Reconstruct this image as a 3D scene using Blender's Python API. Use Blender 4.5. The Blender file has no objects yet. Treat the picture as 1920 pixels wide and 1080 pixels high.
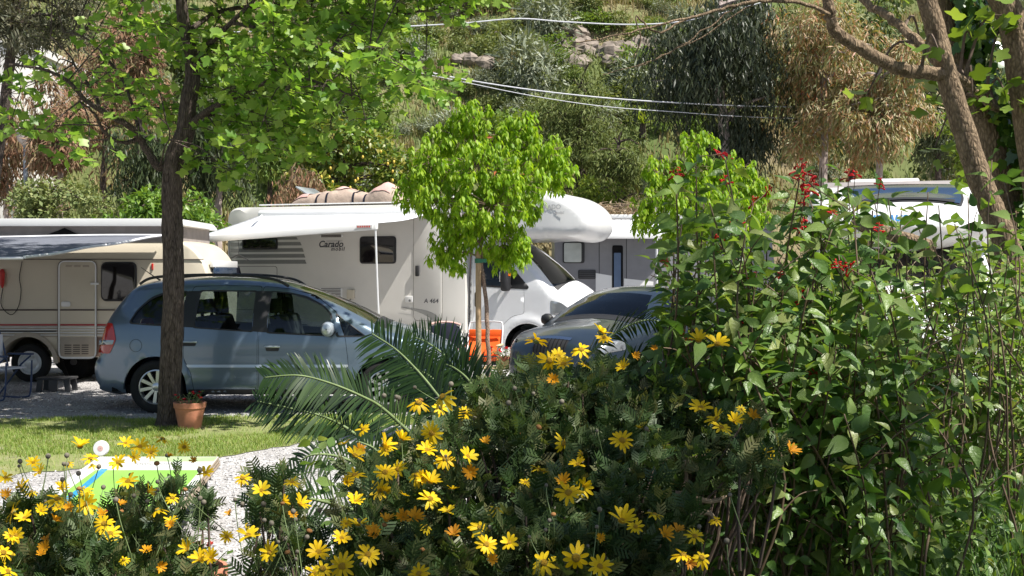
import bpy, bmesh, math, random
import numpy as np
from mathutils import Vector, Matrix, Quaternion
from mathutils.geometry import delaunay_2d_cdt

SC = bpy.context.scene
COL = SC.collection
rng = np.random.default_rng(7)
random.seed(7)

# ------------------------------------------------------------------ camera, sky, sun, exposure
CAM_H = 1.65          # eye height of a standing photographer
FPX = 2200.0          # focal length in photograph pixels (1920 wide)
cam = bpy.data.cameras.new('camera')
cam.lens = 36.0 * FPX / 1920.0
cam.sensor_width = 36.0
cam.shift_y = -28.0 / 1920.0
cam.clip_start = 0.05
cam.clip_end = 2000.0
cam_o = bpy.data.objects.new('camera', cam)
COL.objects.link(cam_o)
cam_o.location = (0, 0, CAM_H)
cam_o.rotation_euler = (math.radians(90), 0, 0)
SC.camera = cam_o

SUN_EL, SUN_AZ = math.radians(57), math.radians(120)   # azimuth measured from +Y towards +X
to_sun = Vector((math.cos(SUN_EL) * math.sin(SUN_AZ), math.cos(SUN_EL) * math.cos(SUN_AZ), math.sin(SUN_EL)))
world = bpy.data.worlds.new('World')
SC.world = world
world.use_nodes = True
wn = world.node_tree.nodes
wn.clear()
w_out = wn.new('ShaderNodeOutputWorld')
w_bg = wn.new('ShaderNodeBackground')
w_sky = wn.new('ShaderNodeTexSky')
w_sky.sky_type = 'NISHITA'
w_sky.sun_disc = False
w_sky.sun_elevation = SUN_EL
w_sky.sun_rotation = SUN_AZ
w_sky.air_density = 1.0
w_sky.dust_density = 1.0
w_bg.inputs['Strength'].default_value = 0.064
world.node_tree.links.new(w_sky.outputs[0], w_bg.inputs['Color'])
world.node_tree.links.new(w_bg.outputs[0], w_out.inputs['Surface'])

sun = bpy.data.lights.new('sun', 'SUN')
sun.energy = 5.0
sun.angle = math.radians(0.53)
sun.color = (1.0, 0.955, 0.88)
sun_o = bpy.data.objects.new('sun', sun)
COL.objects.link(sun_o)
sun_o.location = (8, -8, 14)
sun_o.rotation_euler = (-to_sun).to_track_quat('-Z', 'Y').to_euler()

SC.view_settings.view_transform = 'Standard'
SC.view_settings.look = 'None'
SC.view_settings.exposure = 0.82
SC.view_settings.gamma = 1.0
SC.render.engine = 'CYCLES'
SC.cycles.use_denoising = True
SC.cycles.max_bounces = 8
SC.cycles.diffuse_bounces = 3
SC.cycles.glossy_bounces = 3
SC.cycles.transmission_bounces = 4
SC.cycles.transparent_max_bounces = 12
SC.cycles.caustics_reflective = False
SC.cycles.caustics_refractive = False

# ------------------------------------------------------------------ helpers
def P(px, py, d):
    """point of the place that stands at depth d along photograph ray (px, py)"""
    return np.array([(px - 960.0) / FPX * d, d, CAM_H - (py - 512.0) / FPX * d])

def tag(o, label=None, cat=None, group=None, kind=None):
    if label: o['label'] = label
    if cat: o['category'] = cat
    if group: o['group'] = group
    if kind: o['kind'] = kind
    return o

def empty(name, loc=(0, 0, 0), rz=0.0, parent=None):
    o = bpy.data.objects.new(name, None)
    COL.objects.link(o)
    o.location = loc
    o.rotation_euler = (0, 0, rz)
    o.empty_display_size = 0.2
    if parent: o.parent = parent
    return o

def new_obj(name, me, parent=None, loc=None):
    o = bpy.data.objects.new(name, me)
    COL.objects.link(o)
    if parent: o.parent = parent
    if loc is not None: o.location = loc
    return o

def set_mat(me, mat):
    if mat is None: return
    for m in (mat if isinstance(mat, (list, tuple)) else [mat]):
        me.materials.append(m)

def mesh(name, V, F, mat, parent=None, smooth=False, loc=None, kind=None, sharp=None):
    me = bpy.data.meshes.new(name)
    me.from_pydata([tuple(float(c) for c in v) for v in V], [], [tuple(int(i) for i in f) for f in F])
    set_mat(me, mat)
    if smooth:
        me.polygons.foreach_set('use_smooth', np.ones(len(me.polygons), bool))
        if sharp is not None: me.set_sharp_from_angle(angle=math.radians(sharp))
    me.update()
    o = new_obj(name, me, parent, loc)
    if kind: o['kind'] = kind
    return o

def npmesh(name, V, F, mat, rnd=None, smooth=False):
    """fast triangle mesh from arrays"""
    V = np.asarray(V, np.float32); F = np.asarray(F, np.int32)
    me = bpy.data.meshes.new(name)
    me.vertices.add(len(V)); me.vertices.foreach_set('co', V.ravel())
    me.loops.add(F.size); me.loops.foreach_set('vertex_index', F.ravel())
    me.polygons.add(len(F)); me.polygons.foreach_set('loop_start', np.arange(0, F.size, F.shape[1], dtype=np.int32))
    if smooth: me.polygons.foreach_set('use_smooth', np.ones(len(F), bool))
    if rnd is not None:
        a = me.attributes.new('rnd', 'FLOAT', 'POINT')
        a.data.foreach_set('value', np.asarray(rnd, np.float32))
    set_mat(me, mat)
    me.update(calc_edges=True)
    me.validate()
    return me

class MB:
    """collects simple shapes and links them as one mesh object"""
    def __init__(s): s.V = []; s.F = []
    def add(s, V, F):
        b = len(s.V); s.V.extend([tuple(v) for v in V]); s.F.extend([tuple(i + b for i in f) for f in F]); return s
    def box(s, x0, x1, y0, y1, z0, z1):
        V = [(x, y, z) for z in (z0, z1) for y in (y0, y1) for x in (x0, x1)]
        return s.add(V, [(0, 2, 3, 1), (4, 5, 7, 6), (0, 1, 5, 4), (2, 6, 7, 3), (0, 4, 6, 2), (1, 3, 7, 5)])
    def tube(s, pts, r, n=8, cap=True):
        V, F = tube(pts, r, n, cap); return s.add(V, F)
    def lathe(s, prof, n=24, axis='z', c=(0, 0, 0)):
        V, F = lathe(prof, n, axis, c); return s.add(V, F)
    def build(s, name, mat, parent=None, smooth=False, bevel=0.0, sharp=40, loc=None, kind=None, seg=2):
        o = mesh(name, s.V, s.F, mat, parent, smooth, loc, kind, sharp if smooth else None)
        if bevel > 0:
            bm = bmesh.new(); bm.from_mesh(o.data)
            bmesh.ops.remove_doubles(bm, verts=bm.verts, dist=1e-6)
            es = [e for e in bm.edges if len(e.link_faces) == 2 and e.calc_face_angle(0) > 0.5]
            bmesh.ops.bevel(bm, geom=es, offset=bevel, segments=seg, profile=0.5, affect='EDGES', clamp_overlap=True)
            bm.to_mesh(o.data); bm.free()
            o.data.polygons.foreach_set('use_smooth', np.ones(len(o.data.polygons), bool))
            o.data.set_sharp_from_angle(angle=math.radians(50))
        return o

def tube(pts, r, n=8, cap=True):
    pts = np.asarray(pts, float); m = len(pts)
    r = np.full(m, r, float) if np.isscalar(r) else np.asarray(r, float)
    T = np.gradient(pts, axis=0) if m > 2 else np.repeat((pts[1:] - pts[:1]), 2, 0)
    T /= np.linalg.norm(T, axis=1)[:, None] + 1e-12
    up = np.array([0, 0, 1.0]) if abs(T[0][2]) < 0.9 else np.array([1.0, 0, 0])
    u = np.cross(T[0], up); u /= np.linalg.norm(u)
    V = []
    ang = np.arange(n) * 2 * math.pi / n
    for i in range(m):
        u = u - T[i] * np.dot(u, T[i]); u /= np.linalg.norm(u) + 1e-12
        w = np.cross(T[i], u)
        V.append(pts[i] + r[i] * (np.cos(ang)[:, None] * u + np.sin(ang)[:, None] * w))
    V = np.concatenate(V)
    F = []
    for i in range(m - 1):
        for k in range(n):
            a, b = i * n + k, i * n + (k + 1) % n
            F.append((a, b, b + n, a + n))
    if cap:
        F.append(tuple(range(n - 1, -1, -1))); F.append(tuple((m - 1) * n + k for k in range(n)))
    return V, F

def lathe(prof, n=24, axis='z', c=(0, 0, 0)):
    V = []; F = []
    for (r, h) in prof:
        for k in range(n):
            a = 2 * math.pi * k / n
            if axis == 'z': p = (r * math.cos(a), r * math.sin(a), h)
            elif axis == 'y': p = (r * math.cos(a), h, r * math.sin(a))
            else: p = (h, r * math.cos(a), r * math.sin(a))
            V.append((p[0] + c[0], p[1] + c[1], p[2] + c[2]))
    for i in range(len(prof) - 1):
        for k in range(n):
            a, b = i * n + k, i * n + (k + 1) % n
            F.append((a, b, b + n, a + n))
    return V, F

def catmull(pts, n=8, closed=False):
    pts = [np.asarray(p, float) for p in pts]; out = []; m = len(pts)
    for i in range(m if closed else m - 1):
        if closed: p0, p1, p2, p3 = pts[(i - 1) % m], pts[i], pts[(i + 1) % m], pts[(i + 2) % m]
        else: p0, p1, p2, p3 = pts[max(i - 1, 0)], pts[i], pts[i + 1], pts[min(i + 2, m - 1)]
        for k in range(n):
            t = k / n
            out.append(0.5 * (2 * p1 + (p2 - p0) * t + (2 * p0 - 5 * p1 + 4 * p2 - p3) * t * t + (3 * p1 - p0 - 3 * p2 + p3) * t ** 3))
    if not closed: out.append(pts[-1])
    return np.array(out)

def round_poly(pts, r, n=5):
    """polygon with rounded corners (r scalar or per corner)"""
    pts = [np.asarray(p, float) for p in pts]; m = len(pts); out = []
    for i in range(m):
        a, b, c = pts[i - 1], pts[i], pts[(i + 1) % m]
        ri = r if np.isscalar(r) else r[i]
        u = a - b; v = c - b; lu, lv = np.linalg.norm(u), np.linalg.norm(v)
        ri = min(ri, 0.48 * lu, 0.48 * lv)
        if ri < 1e-4: out.append(b); continue
        p, q = b + u / lu * ri, b + v / lv * ri
        for k in range(n + 1):
            t = k / n; out.append((1 - t) ** 2 * p + 2 * t * (1 - t) * b + t * t * q)
    return np.array(out)

def rrect(x0, x1, z0, z1, r, n=5):
    return round_poly([(x0, z0), (x1, z0), (x1, z1), (x0, z1)], r, n)

def inside(poly, q):
    poly = np.asarray(poly); x, y = q[:, 0], q[:, 1]; res = np.zeros(len(q), bool)
    xj, yj = poly[-1]
    for xi, yi in poly:
        if yi != yj:
            c = ((yi > y) != (yj > y)) & (x < (xj - xi) * (y - yi) / (yj - yi) + xi)
            res ^= c
        xj, yj = xi, yi
    return res

def poly_dist(poly, q, closed=True):
    poly = np.asarray(poly, float); d = np.full(len(q), 1e9)
    n = len(poly)
    for i in range(n if closed else n - 1):
        a, b = poly[i], poly[(i + 1) % n]
        ab = b - a; L = ab @ ab + 1e-12
        t = np.clip(((q - a) @ ab) / L, 0, 1)
        d = np.minimum(d, np.linalg.norm(q - (a + t[:, None] * ab), axis=1))
    return d

def patch2d(poly, holes=(), res=0.06, extra=None):
    """triangulated flat patch: outline exact, interior sampled"""
    def fine(L):
        L = np.asarray(L, float); out = []
        for i in range(len(L)):
            a, b = L[i], L[(i + 1) % len(L)]; k = max(1, int(np.linalg.norm(b - a) / max(res, .04) + .5))
            out.extend(a + (b - a) * t / k for t in range(k))
        return np.array(out)
    poly = fine(poly); holes = [fine(h) for h in holes]
    loops = [poly] + list(holes)
    pts = []; edges = []
    for L in loops:
        b = len(pts); n = len(L)
        pts.extend(L.tolist()); edges.extend((b + i, b + (i + 1) % n) for i in range(n))
    lo, hi = poly.min(0), poly.max(0)
    gx, gy = np.meshgrid(np.arange(lo[0] + res * .5, hi[0], res), np.arange(lo[1] + res * .5, hi[1], res))
    g = np.stack([gx.ravel(), gy.ravel()], 1)
    if extra is not None: g = np.concatenate([g, extra])
    if len(g):
        ok = inside(poly, g)
        for h in holes: ok &= ~inside(h, g)
        g = g[ok]
        if len(g):
            d = np.min([poly_dist(L, g) for L in loops], axis=0)
            g = g[d > res * 0.12]
            pts.extend(g.tolist())
    r = delaunay_2d_cdt([Vector(p) for p in pts], edges, [], 0, 1e-6)
    V = np.array([tuple(v) for v in r[0]]); F = np.array([tuple(f) for f in r[2]])
    c = V[F].mean(1)
    ok = inside(poly, c)
    for h in holes: ok &= ~inside(h, c)
    F = F[ok]
    a, b, cc = V[F[:, 0]], V[F[:, 1]], V[F[:, 2]]
    ar = (b[:, 0] - a[:, 0]) * (cc[:, 1] - a[:, 1]) - (b[:, 1] - a[:, 1]) * (cc[:, 0] - a[:, 0])
    F[ar < 0] = F[ar < 0][:, ::-1]
    return V, F

def extrude(name, poly, y0, y1, mat, parent=None, bevel=0.0, plane='xz', smooth=True):
    """prism from a polygon in the xz plane (along y), 'xy' (along z) or 'yz' (along x)"""
    poly = np.asarray(poly, float); n = len(poly)
    def mk(p, t):
        if plane == 'xz': return (p[0], t, p[1])
        if plane == 'xy': return (p[0], p[1], t)
        return (t, p[0], p[1])
    V = [mk(p, y0) for p in poly] + [mk(p, y1) for p in poly]
    F = [tuple(range(n)), tuple(range(2 * n - 1, n - 1, -1))]
    F += [(i, (i + 1) % n, (i + 1) % n + n, i + n)[::-1] for i in range(n)]
    me = bpy.data.meshes.new(name)
    bm = bmesh.new()
    vs = [bm.verts.new(v) for v in V]
    for f in F: bm.faces.new([vs[i] for i in f])
    bmesh.ops.recalc_face_normals(bm, faces=bm.faces)
    if bevel > 0:
        es = [e for e in bm.edges if e.calc_face_angle(0) > 0.6]
        bmesh.ops.bevel(bm, geom=es, offset=bevel, segments=3, profile=0.5, affect='EDGES', clamp_overlap=True)
    bm.to_mesh(me); bm.free()
    set_mat(me, mat)
    me.polygons.foreach_set('use_smooth', np.ones(len(me.polygons), bool))
    me.set_sharp_from_angle(angle=math.radians(35))
    return new_obj(name, me, parent)

def text_mesh(name, s, size, mat, parent, M, shear=0.0, bold=0.0, space=1.0):
    cu = bpy.data.curves.new(name, 'FONT')
    cu.body = s; cu.size = size; cu.shear = shear; cu.offset = bold; cu.space_character = space
    cu.extrude = 0.0015; cu.align_x = 'CENTER'; cu.align_y = 'CENTER'; cu.resolution_u = 4
    tmp = bpy.data.objects.new(name, cu); COL.objects.link(tmp)
    dg = bpy.context.evaluated_depsgraph_get()
    me = bpy.data.meshes.new_from_object(tmp.evaluated_get(dg))
    bpy.data.objects.remove(tmp); bpy.data.curves.remove(cu)
    me.materials.clear(); me.materials.append(mat)
    o = new_obj(name, me, parent)
    o.matrix_local = M
    return o

# text upright on a face looking towards -y
def face_my(x, y, z): return Matrix.Translation((x, y, z)) @ Matrix.Rotation(math.radians(90), 4, 'X')

# ------------------------------------------------------------------ materials
def lin(c): return tuple(((v / 12.92) if v <= 0.04045 else ((v + 0.055) / 1.055) ** 2.4) for v in c)
def rgba(c): return (c[0], c[1], c[2], 1.0)

def base_mat(name):
    m = bpy.data.materials.new(name); m.use_nodes = True
    nt = m.node_tree; b = nt.nodes['Principled BSDF']
    return m, nt, b

def mat(name, col, rough=0.5, metal=0.0, spec=0.5, coat=0.0, var=0.12, vscale=6.0, bump=0.0, bscale=60.0, col2=None, detail=5.0, emit=None):
    m, nt, b = base_mat(name)
    b.inputs['Roughness'].default_value = rough
    b.inputs['Metallic'].default_value = metal
    b.inputs['Specular IOR Level'].default_value = spec
    b.inputs['Coat Weight'].default_value = coat
    b.inputs['Coat Roughness'].default_value = 0.06
    tc = nt.nodes.new('ShaderNodeTexCoord')
    n1 = nt.nodes.new('ShaderNodeTexNoise'); n1.inputs['Scale'].default_value = vscale; n1.inputs['Detail'].default_value = detail
    nt.links.new(tc.outputs['Object'], n1.inputs['Vector'])
    cr = nt.nodes.new('ShaderNodeValToRGB')
    c2 = col2 if col2 is not None else tuple(v * (1 - var) for v in col)
    c1 = col if col2 is not None else tuple(min(1, v * (1 + var * 0.6)) for v in col)
    cr.color_ramp.elements[0].position = 0.32; cr.color_ramp.elements[0].color = rgba(c2)
    cr.color_ramp.elements[1].position = 0.68; cr.color_ramp.elements[1].color = rgba(c1)
    nt.links.new(n1.outputs['Fac'], cr.inputs['Fac'])
    nt.links.new(cr.outputs['Color'], b.inputs['Base Color'])
    if bump > 0:
        n2 = nt.nodes.new('ShaderNodeTexNoise'); n2.inputs['Scale'].default_value = bscale; n2.inputs['Detail'].default_value = 6
        nt.links.new(tc.outputs['Object'], n2.inputs['Vector'])
        bp = nt.nodes.new('ShaderNodeBump'); bp.inputs['Strength'].default_value = bump; bp.inputs['Distance'].default_value = 0.02
        nt.links.new(n2.outputs['Fac'], bp.inputs['Height'])
        nt.links.new(bp.outputs['Normal'], b.inputs['Normal'])
    if emit:
        b.inputs['Emission Color'].default_value = rgba(emit[0]); b.inputs['Emission Strength'].default_value = emit[1]
    return m

def leaf_mat(name, cols, rough=0.5, trans=0.35, spec=0.4, tcol=None, vein=0.0):
    """foliage: colour picked per leaf from a ramp; part of the light passes through"""
    m, nt, b = base_mat(name)
    N, L = nt.nodes, nt.links
    at = N.new('ShaderNodeAttribute'); at.attribute_name = 'rnd'
    oi = N.new('ShaderNodeObjectInfo')
    ad = N.new('ShaderNodeMath'); ad.operation = 'ADD'; L.new(at.outputs['Fac'], ad.inputs[0]); L.new(oi.outputs['Random'], ad.inputs[1])
    fr = N.new('ShaderNodeMath'); fr.operation = 'FRACT'; L.new(ad.outputs[0], fr.inputs[0])
    cr = N.new('ShaderNodeValToRGB'); e = cr.color_ramp.elements
    while len(e) < len(cols): e.new(0.5)
    for i, c in enumerate(cols):
        e[i].position = i / max(1, len(cols) - 1); e[i].color = rgba(c)
    L.new(fr.outputs[0], cr.inputs['Fac'])
    L.new(cr.outputs['Color'], b.inputs['Base Color'])
    b.inputs['Roughness'].default_value = rough; b.inputs['Specular IOR Level'].default_value = spec
    tr = N.new('ShaderNodeBsdfTranslucent')
    hs = N.new('ShaderNodeMix'); hs.data_type = 'RGBA'; hs.blend_type = 'MULTIPLY'; hs.inputs[0].default_value = 1.0
    L.new(cr.outputs['Color'], hs.inputs[6]); hs.inputs[7].default_value = rgba(tcol or (1.55, 1.5, 0.55))
    L.new(hs.outputs[2], tr.inputs['Color'])
    mx = N.new('ShaderNodeMixShader'); mx.inputs[0].default_value = trans
    out = N['Material Output']
    L.new(b.outputs[0], mx.inputs[1]); L.new(tr.outputs[0], mx.inputs[2]); L.new(mx.outputs[0], out.inputs['Surface'])
    if vein > 0:
        tc = N.new('ShaderNodeTexCoord'); nz = N.new('ShaderNodeTexNoise'); nz.inputs['Scale'].default_value = 140; L.new(tc.outputs['Object'], nz.inputs['Vector'])
        bp = N.new('ShaderNodeBump'); bp.inputs['Strength'].default_value = vein; bp.inputs['Distance'].default_value = 0.004
        L.new(nz.outputs['Fac'], bp.inputs['Height']); L.new(bp.outputs['Normal'], b.inputs['Normal'])
    return m

def bark_mat(name, c1, c2, scale=18.0, stretch=0.25, bump=0.8):
    m, nt, b = base_mat(name); N, L = nt.nodes, nt.links
    tc = N.new('ShaderNodeTexCoord'); mp = N.new('ShaderNodeMapping'); mp.inputs['Scale'].default_value = (1, 1, stretch)
    L.new(tc.outputs['Object'], mp.inputs['Vector'])
    n1 = N.new('ShaderNodeTexNoise'); n1.inputs['Scale'].default_value = scale; n1.inputs['Detail'].default_value = 9; n1.inputs['Roughness'].default_value = 0.65
    v1 = N.new('ShaderNodeTexVoronoi'); v1.feature = 'DISTANCE_TO_EDGE'; v1.inputs['Scale'].default_value = scale * 2.2
    L.new(mp.outputs[0], n1.inputs['Vector']); L.new(mp.outputs[0], v1.inputs['Vector'])
    mu = N.new('ShaderNodeMath'); mu.operation = 'MULTIPLY_ADD'; mu.inputs[1].default_value = 0.9; L.new(v1.outputs['Distance'], mu.inputs[0]); L.new(n1.outputs['Fac'], mu.inputs[2])
    cr = N.new('ShaderNodeValToRGB'); cr.color_ramp.elements[0].position = 0.38; cr.color_ramp.elements[1].position = 0.85
    cr.color_ramp.elements[0].color = rgba(c2); cr.color_ramp.elements[1].color = rgba(c1)
    L.new(mu.outputs[0], cr.inputs['Fac']); L.new(cr.outputs['Color'], b.inputs['Base Color'])
    b.inputs['Roughness'].default_value = 0.85; b.inputs['Specular IOR Level'].default_value = 0.2
    bp = N.new('ShaderNodeBump'); bp.inputs['Strength'].default_value = bump; bp.inputs['Distance'].default_value = 0.03
    L.new(mu.outputs[0], bp.inputs['Height']); L.new(bp.outputs['Normal'], b.inputs['Normal'])
    return m

def glass_mat(name, tint=(0.55, 0.62, 0.6), refl=1.0, ior=1.5):
    m, nt, b = base_mat(name); N, L = nt.nodes, nt.links
    N.remove(b)
    tr = N.new('ShaderNodeBsdfTransparent'); tr.inputs['Color'].default_value = rgba(tint)
    gl = N.new('ShaderNodeBsdfGlossy'); gl.inputs['Roughness'].default_value = 0.02; gl.inputs['Color'].default_value = (refl, refl, refl, 1)
    fr = N.new('ShaderNodeFresnel'); fr.inputs['IOR'].default_value = ior
    nz = N.new('ShaderNodeTexNoise'); nz.inputs['Scale'].default_value = 3.0
    tc = N.new('ShaderNodeTexCoord'); L.new(tc.outputs['Object'], nz.inputs['Vector'])
    bp = N.new('ShaderNodeBump'); bp.inputs['Strength'].default_value = 0.04; L.new(nz.outputs['Fac'], bp.inputs['Height']); L.new(bp.outputs['Normal'], gl.inputs['Normal'])
    mx = N.new('ShaderNodeMixShader'); L.new(fr.outputs[0], mx.inputs[0]); L.new(tr.outputs[0], mx.inputs[1]); L.new(gl.outputs[0], mx.inputs[2])
    L.new(mx.outputs[0], N['Material Output'].inputs['Surface'])
    return m

M = {}
M['rv_white'] = mat('rv_white', (0.74, 0.74, 0.735), 0.28, spec=0.5, coat=0.3, var=0.04, vscale=2.0)
M['rv_side'] = mat('rv_side', (0.66, 0.64, 0.60), 0.35, coat=0.2, var=0.06, vscale=1.5)
M['cab_white'] = mat('cab_white', (0.78, 0.79, 0.81), 0.2, coat=0.8, var=0.03)
M['silver'] = mat('silver', (0.50, 0.55, 0.60), 0.3, metal=0.45, coat=0.8, var=0.05, vscale=1.2)
M['carblue'] = mat('carblue', (0.135, 0.185, 0.245), 0.30, metal=0.5, coat=0.8, var=0.06, vscale=0.9)
M['cardark'] = mat('cardark', (0.028, 0.042, 0.062), 0.28, metal=0.35, coat=0.7, var=0.06)
M['black'] = mat('black_plastic', (0.018, 0.018, 0.02), 0.55, var=0.2)
M['rubber'] = mat('rubber', (0.022, 0.022, 0.022), 0.8, spec=0.2, bump=0.15, bscale=90)
M['void'] = mat('dark_interior', (0.012, 0.012, 0.013), 0.9, spec=0.1)
M['seat'] = mat('seat_fabric', (0.045, 0.047, 0.05), 0.95, spec=0.1, bump=0.2)
M['alloy'] = mat('alloy', (0.62, 0.63, 0.64), 0.3, metal=0.8, var=0.04)
M['chrome'] = mat('chrome', (0.75, 0.76, 0.78), 0.12, metal=1.0, var=0.03)
M['steel'] = mat('painted_steel', (0.70, 0.71, 0.72), 0.35, metal=0.2, var=0.05)
M['glass'] = glass_mat('clear_glass', (0.70, 0.80, 0.78))
M['glass_tint'] = glass_mat('tinted_glass', (0.45, 0.52, 0.52))
M['glass_dark'] = mat('dark_acrylic', (0.012, 0.010, 0.011), 0.06, spec=0.7, var=0.3)
M['glass_blue'] = mat('panorama_window', (0.025, 0.045, 0.085), 0.07, spec=0.9, var=0.2)
M['red_lens'] = mat('red_lens', (0.45, 0.02, 0.015), 0.12, coat=0.6)
M['amber'] = mat('amber_lens', (0.75, 0.16, 0.02), 0.15)
M['lamp'] = mat('headlamp', (0.30, 0.32, 0.34), 0.12, metal=0.5, coat=1.0)
M['grey_stripe'] = mat('grey_decal', (0.22, 0.22, 0.21), 0.4, var=0.05)
M['ink'] = mat('dark_decal', (0.06, 0.06, 0.07), 0.4)
M['ink_pale'] = mat('pale_decal', (0.50, 0.50, 0.50), 0.4)
M['blue_decal'] = mat('blue_decal', (0.05, 0.25, 0.55), 0.4)
M['red_decal'] = mat('red_decal', (0.42, 0.03, 0.04), 0.4)
M['orange_print'] = mat('orange_print', (0.65, 0.08, 0.05), 0.5)
M['cream'] = mat('cream_enamel', (0.60, 0.54, 0.43), 0.4, coat=0.15, var=0.05, vscale=1.2, bump=0.03, bscale=300)
M['cream_low'] = mat('beige_enamel', (0.42, 0.36, 0.29), 0.45, var=0.1)
M['brown_skirt'] = mat('brown_skirt', (0.20, 0.13, 0.10), 0.5, var=0.12)
M['trim'] = mat('trim_brown', (0.10, 0.08, 0.07), 0.5)
M['awning'] = mat('awning_cloth', (0.66, 0.67, 0.70), 0.8, spec=0.15, var=0.05, vscale=3, bump=0.05)
M['grey_cloth'] = mat('grey_cloth', (0.15, 0.16, 0.19), 0.85, spec=0.1, var=0.12)
M['bellows'] = mat('bellows_cloth', (0.30, 0.27, 0.26), 0.9, spec=0.1, var=0.12, bump=0.2, bscale=25)
M['white_cloth'] = mat('white_cloth', (0.75, 0.76, 0.80), 0.85, spec=0.1)
M['dark_cloth'] = mat('navy_cloth', (0.018, 0.02, 0.032), 0.9, spec=0.1)
M['tarp'] = mat('tarp_beige', (0.40, 0.31, 0.25), 0.75, var=0.12, bump=0.6, bscale=14)
M['tarp_pink'] = mat('tarp_pink', (0.58, 0.36, 0.32), 0.75, var=0.12, bump=0.4, bscale=14)
M['acrylic'] = mat('acrylic_lid', (0.30, 0.33, 0.34), 0.15, spec=0.8)
M['terracotta'] = mat('terracotta', (0.50, 0.20, 0.12), 0.8, var=0.15, vscale=9, bump=0.1)
M['soil'] = mat('soil', (0.05, 0.035, 0.025), 0.95, var=0.4, vscale=20, bump=0.6, bscale=30)
M['stake'] = mat('stake_wood', (0.36, 0.25, 0.14), 0.8, var=0.25, vscale=14, bump=0.3, bscale=40)
M['orange'] = mat('orange_sling', (0.85, 0.13, 0.02), 0.7, spec=0.2, var=0.1)
M['pale_wood'] = mat('pale_wood', (0.62, 0.46, 0.27), 0.6, var=0.15)
M['tie'] = mat('green_tie', (0.03, 0.16, 0.09), 0.6)
M['plaster'] = mat('white_plaster', (0.72, 0.70, 0.66), 0.85, var=0.06, vscale=2, bump=0.1)
M['pole'] = mat('galvanised_pole', (0.22, 0.25, 0.29), 0.5, metal=0.4)
M['cable'] = mat('pale_cable', (0.55, 0.56, 0.60), 0.5)
M['grey_rv'] = mat('grey_rv_side', (0.20, 0.20, 0.215), 0.4, coat=0.2, var=0.06)
M['board_green'] = mat('board_green', (0.30, 0.62, 0.11), 0.35, var=0.05, coat=0.3)
M['board_white'] = mat('board_white', (0.75, 0.77, 0.74), 0.35, coat=0.3, var=0.04)
M['board_blue'] = mat('board_blue', (0.03, 0.33, 0.65), 0.35, coat=0.3)
M['board_pale'] = mat('board_pale_green', (0.50, 0.68, 0.35), 0.35, coat=0.3)
M['board_edge'] = mat('board_edge', (0.30, 0.24, 0.18), 0.8, var=0.25, vscale=30)
M['red_plastic'] = mat('red_plastic', (0.55, 0.03, 0.03), 0.4)
M['stool'] = mat('grey_plastic', (0.06, 0.06, 0.065), 0.6)
M['rockm'] = mat('hill_rock', (0.30, 0.25, 0.21), 0.9, col2=(0.14, 0.115, 0.09), vscale=2.5, bump=0.9, bscale=6)
M['bark_main'] = bark_mat('bark_grey_brown', (0.16, 0.125, 0.105), (0.03, 0.022, 0.018), 26, 0.2, 1.0)
M['bark_near'] = bark_mat('bark_tan', (0.30, 0.22, 0.14), (0.10, 0.07, 0.045), 30, 0.4, 0.6)
M['bark_young'] = bark_mat('bark_young', (0.40, 0.29, 0.22), (0.16, 0.11, 0.08), 40, 0.4, 0.7)
M['bark_pale'] = bark_mat('bark_pale', (0.50, 0.42, 0.38), (0.24, 0.19, 0.17), 8, 0.3, 0.4)
M['twig'] = mat('twig', (0.13, 0.09, 0.065), 0.85, var=0.3, vscale=40)
M['cane'] = mat('cane_stem', (0.26, 0.19, 0.12), 0.75, var=0.35, vscale=30)
M['sagestem'] = mat('sage_stem', (0.13, 0.085, 0.05), 0.7, var=0.35, vscale=30)
M['greenstem'] = mat('green_stem', (0.16, 0.22, 0.08), 0.6, var=0.2, vscale=30)
# ------------------------------------------------------------------ ground, path, lawn, planting bank, hillside
def fbm(x, y, seed=0, oct=5, lac=2.0, gain=0.5):
    r = np.random.default_rng(seed); s = np.zeros_like(x); a = 1.0
    for o in range(oct):
        th, p1, p2 = r.uniform(0, 6.28), r.uniform(0, 6.28), r.uniform(0, 6.28)
        c, q = math.cos(th), math.sin(th)
        s = s + a * np.sin((x * c + y * q) + p1 + 1.3 * np.sin(0.7 * (x * q - y * c) + p2)) * np.cos((-x * q + y * c) * 0.9 + p2)
        x = x * lac; y = y * lac; a *= gain
    return s

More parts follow.
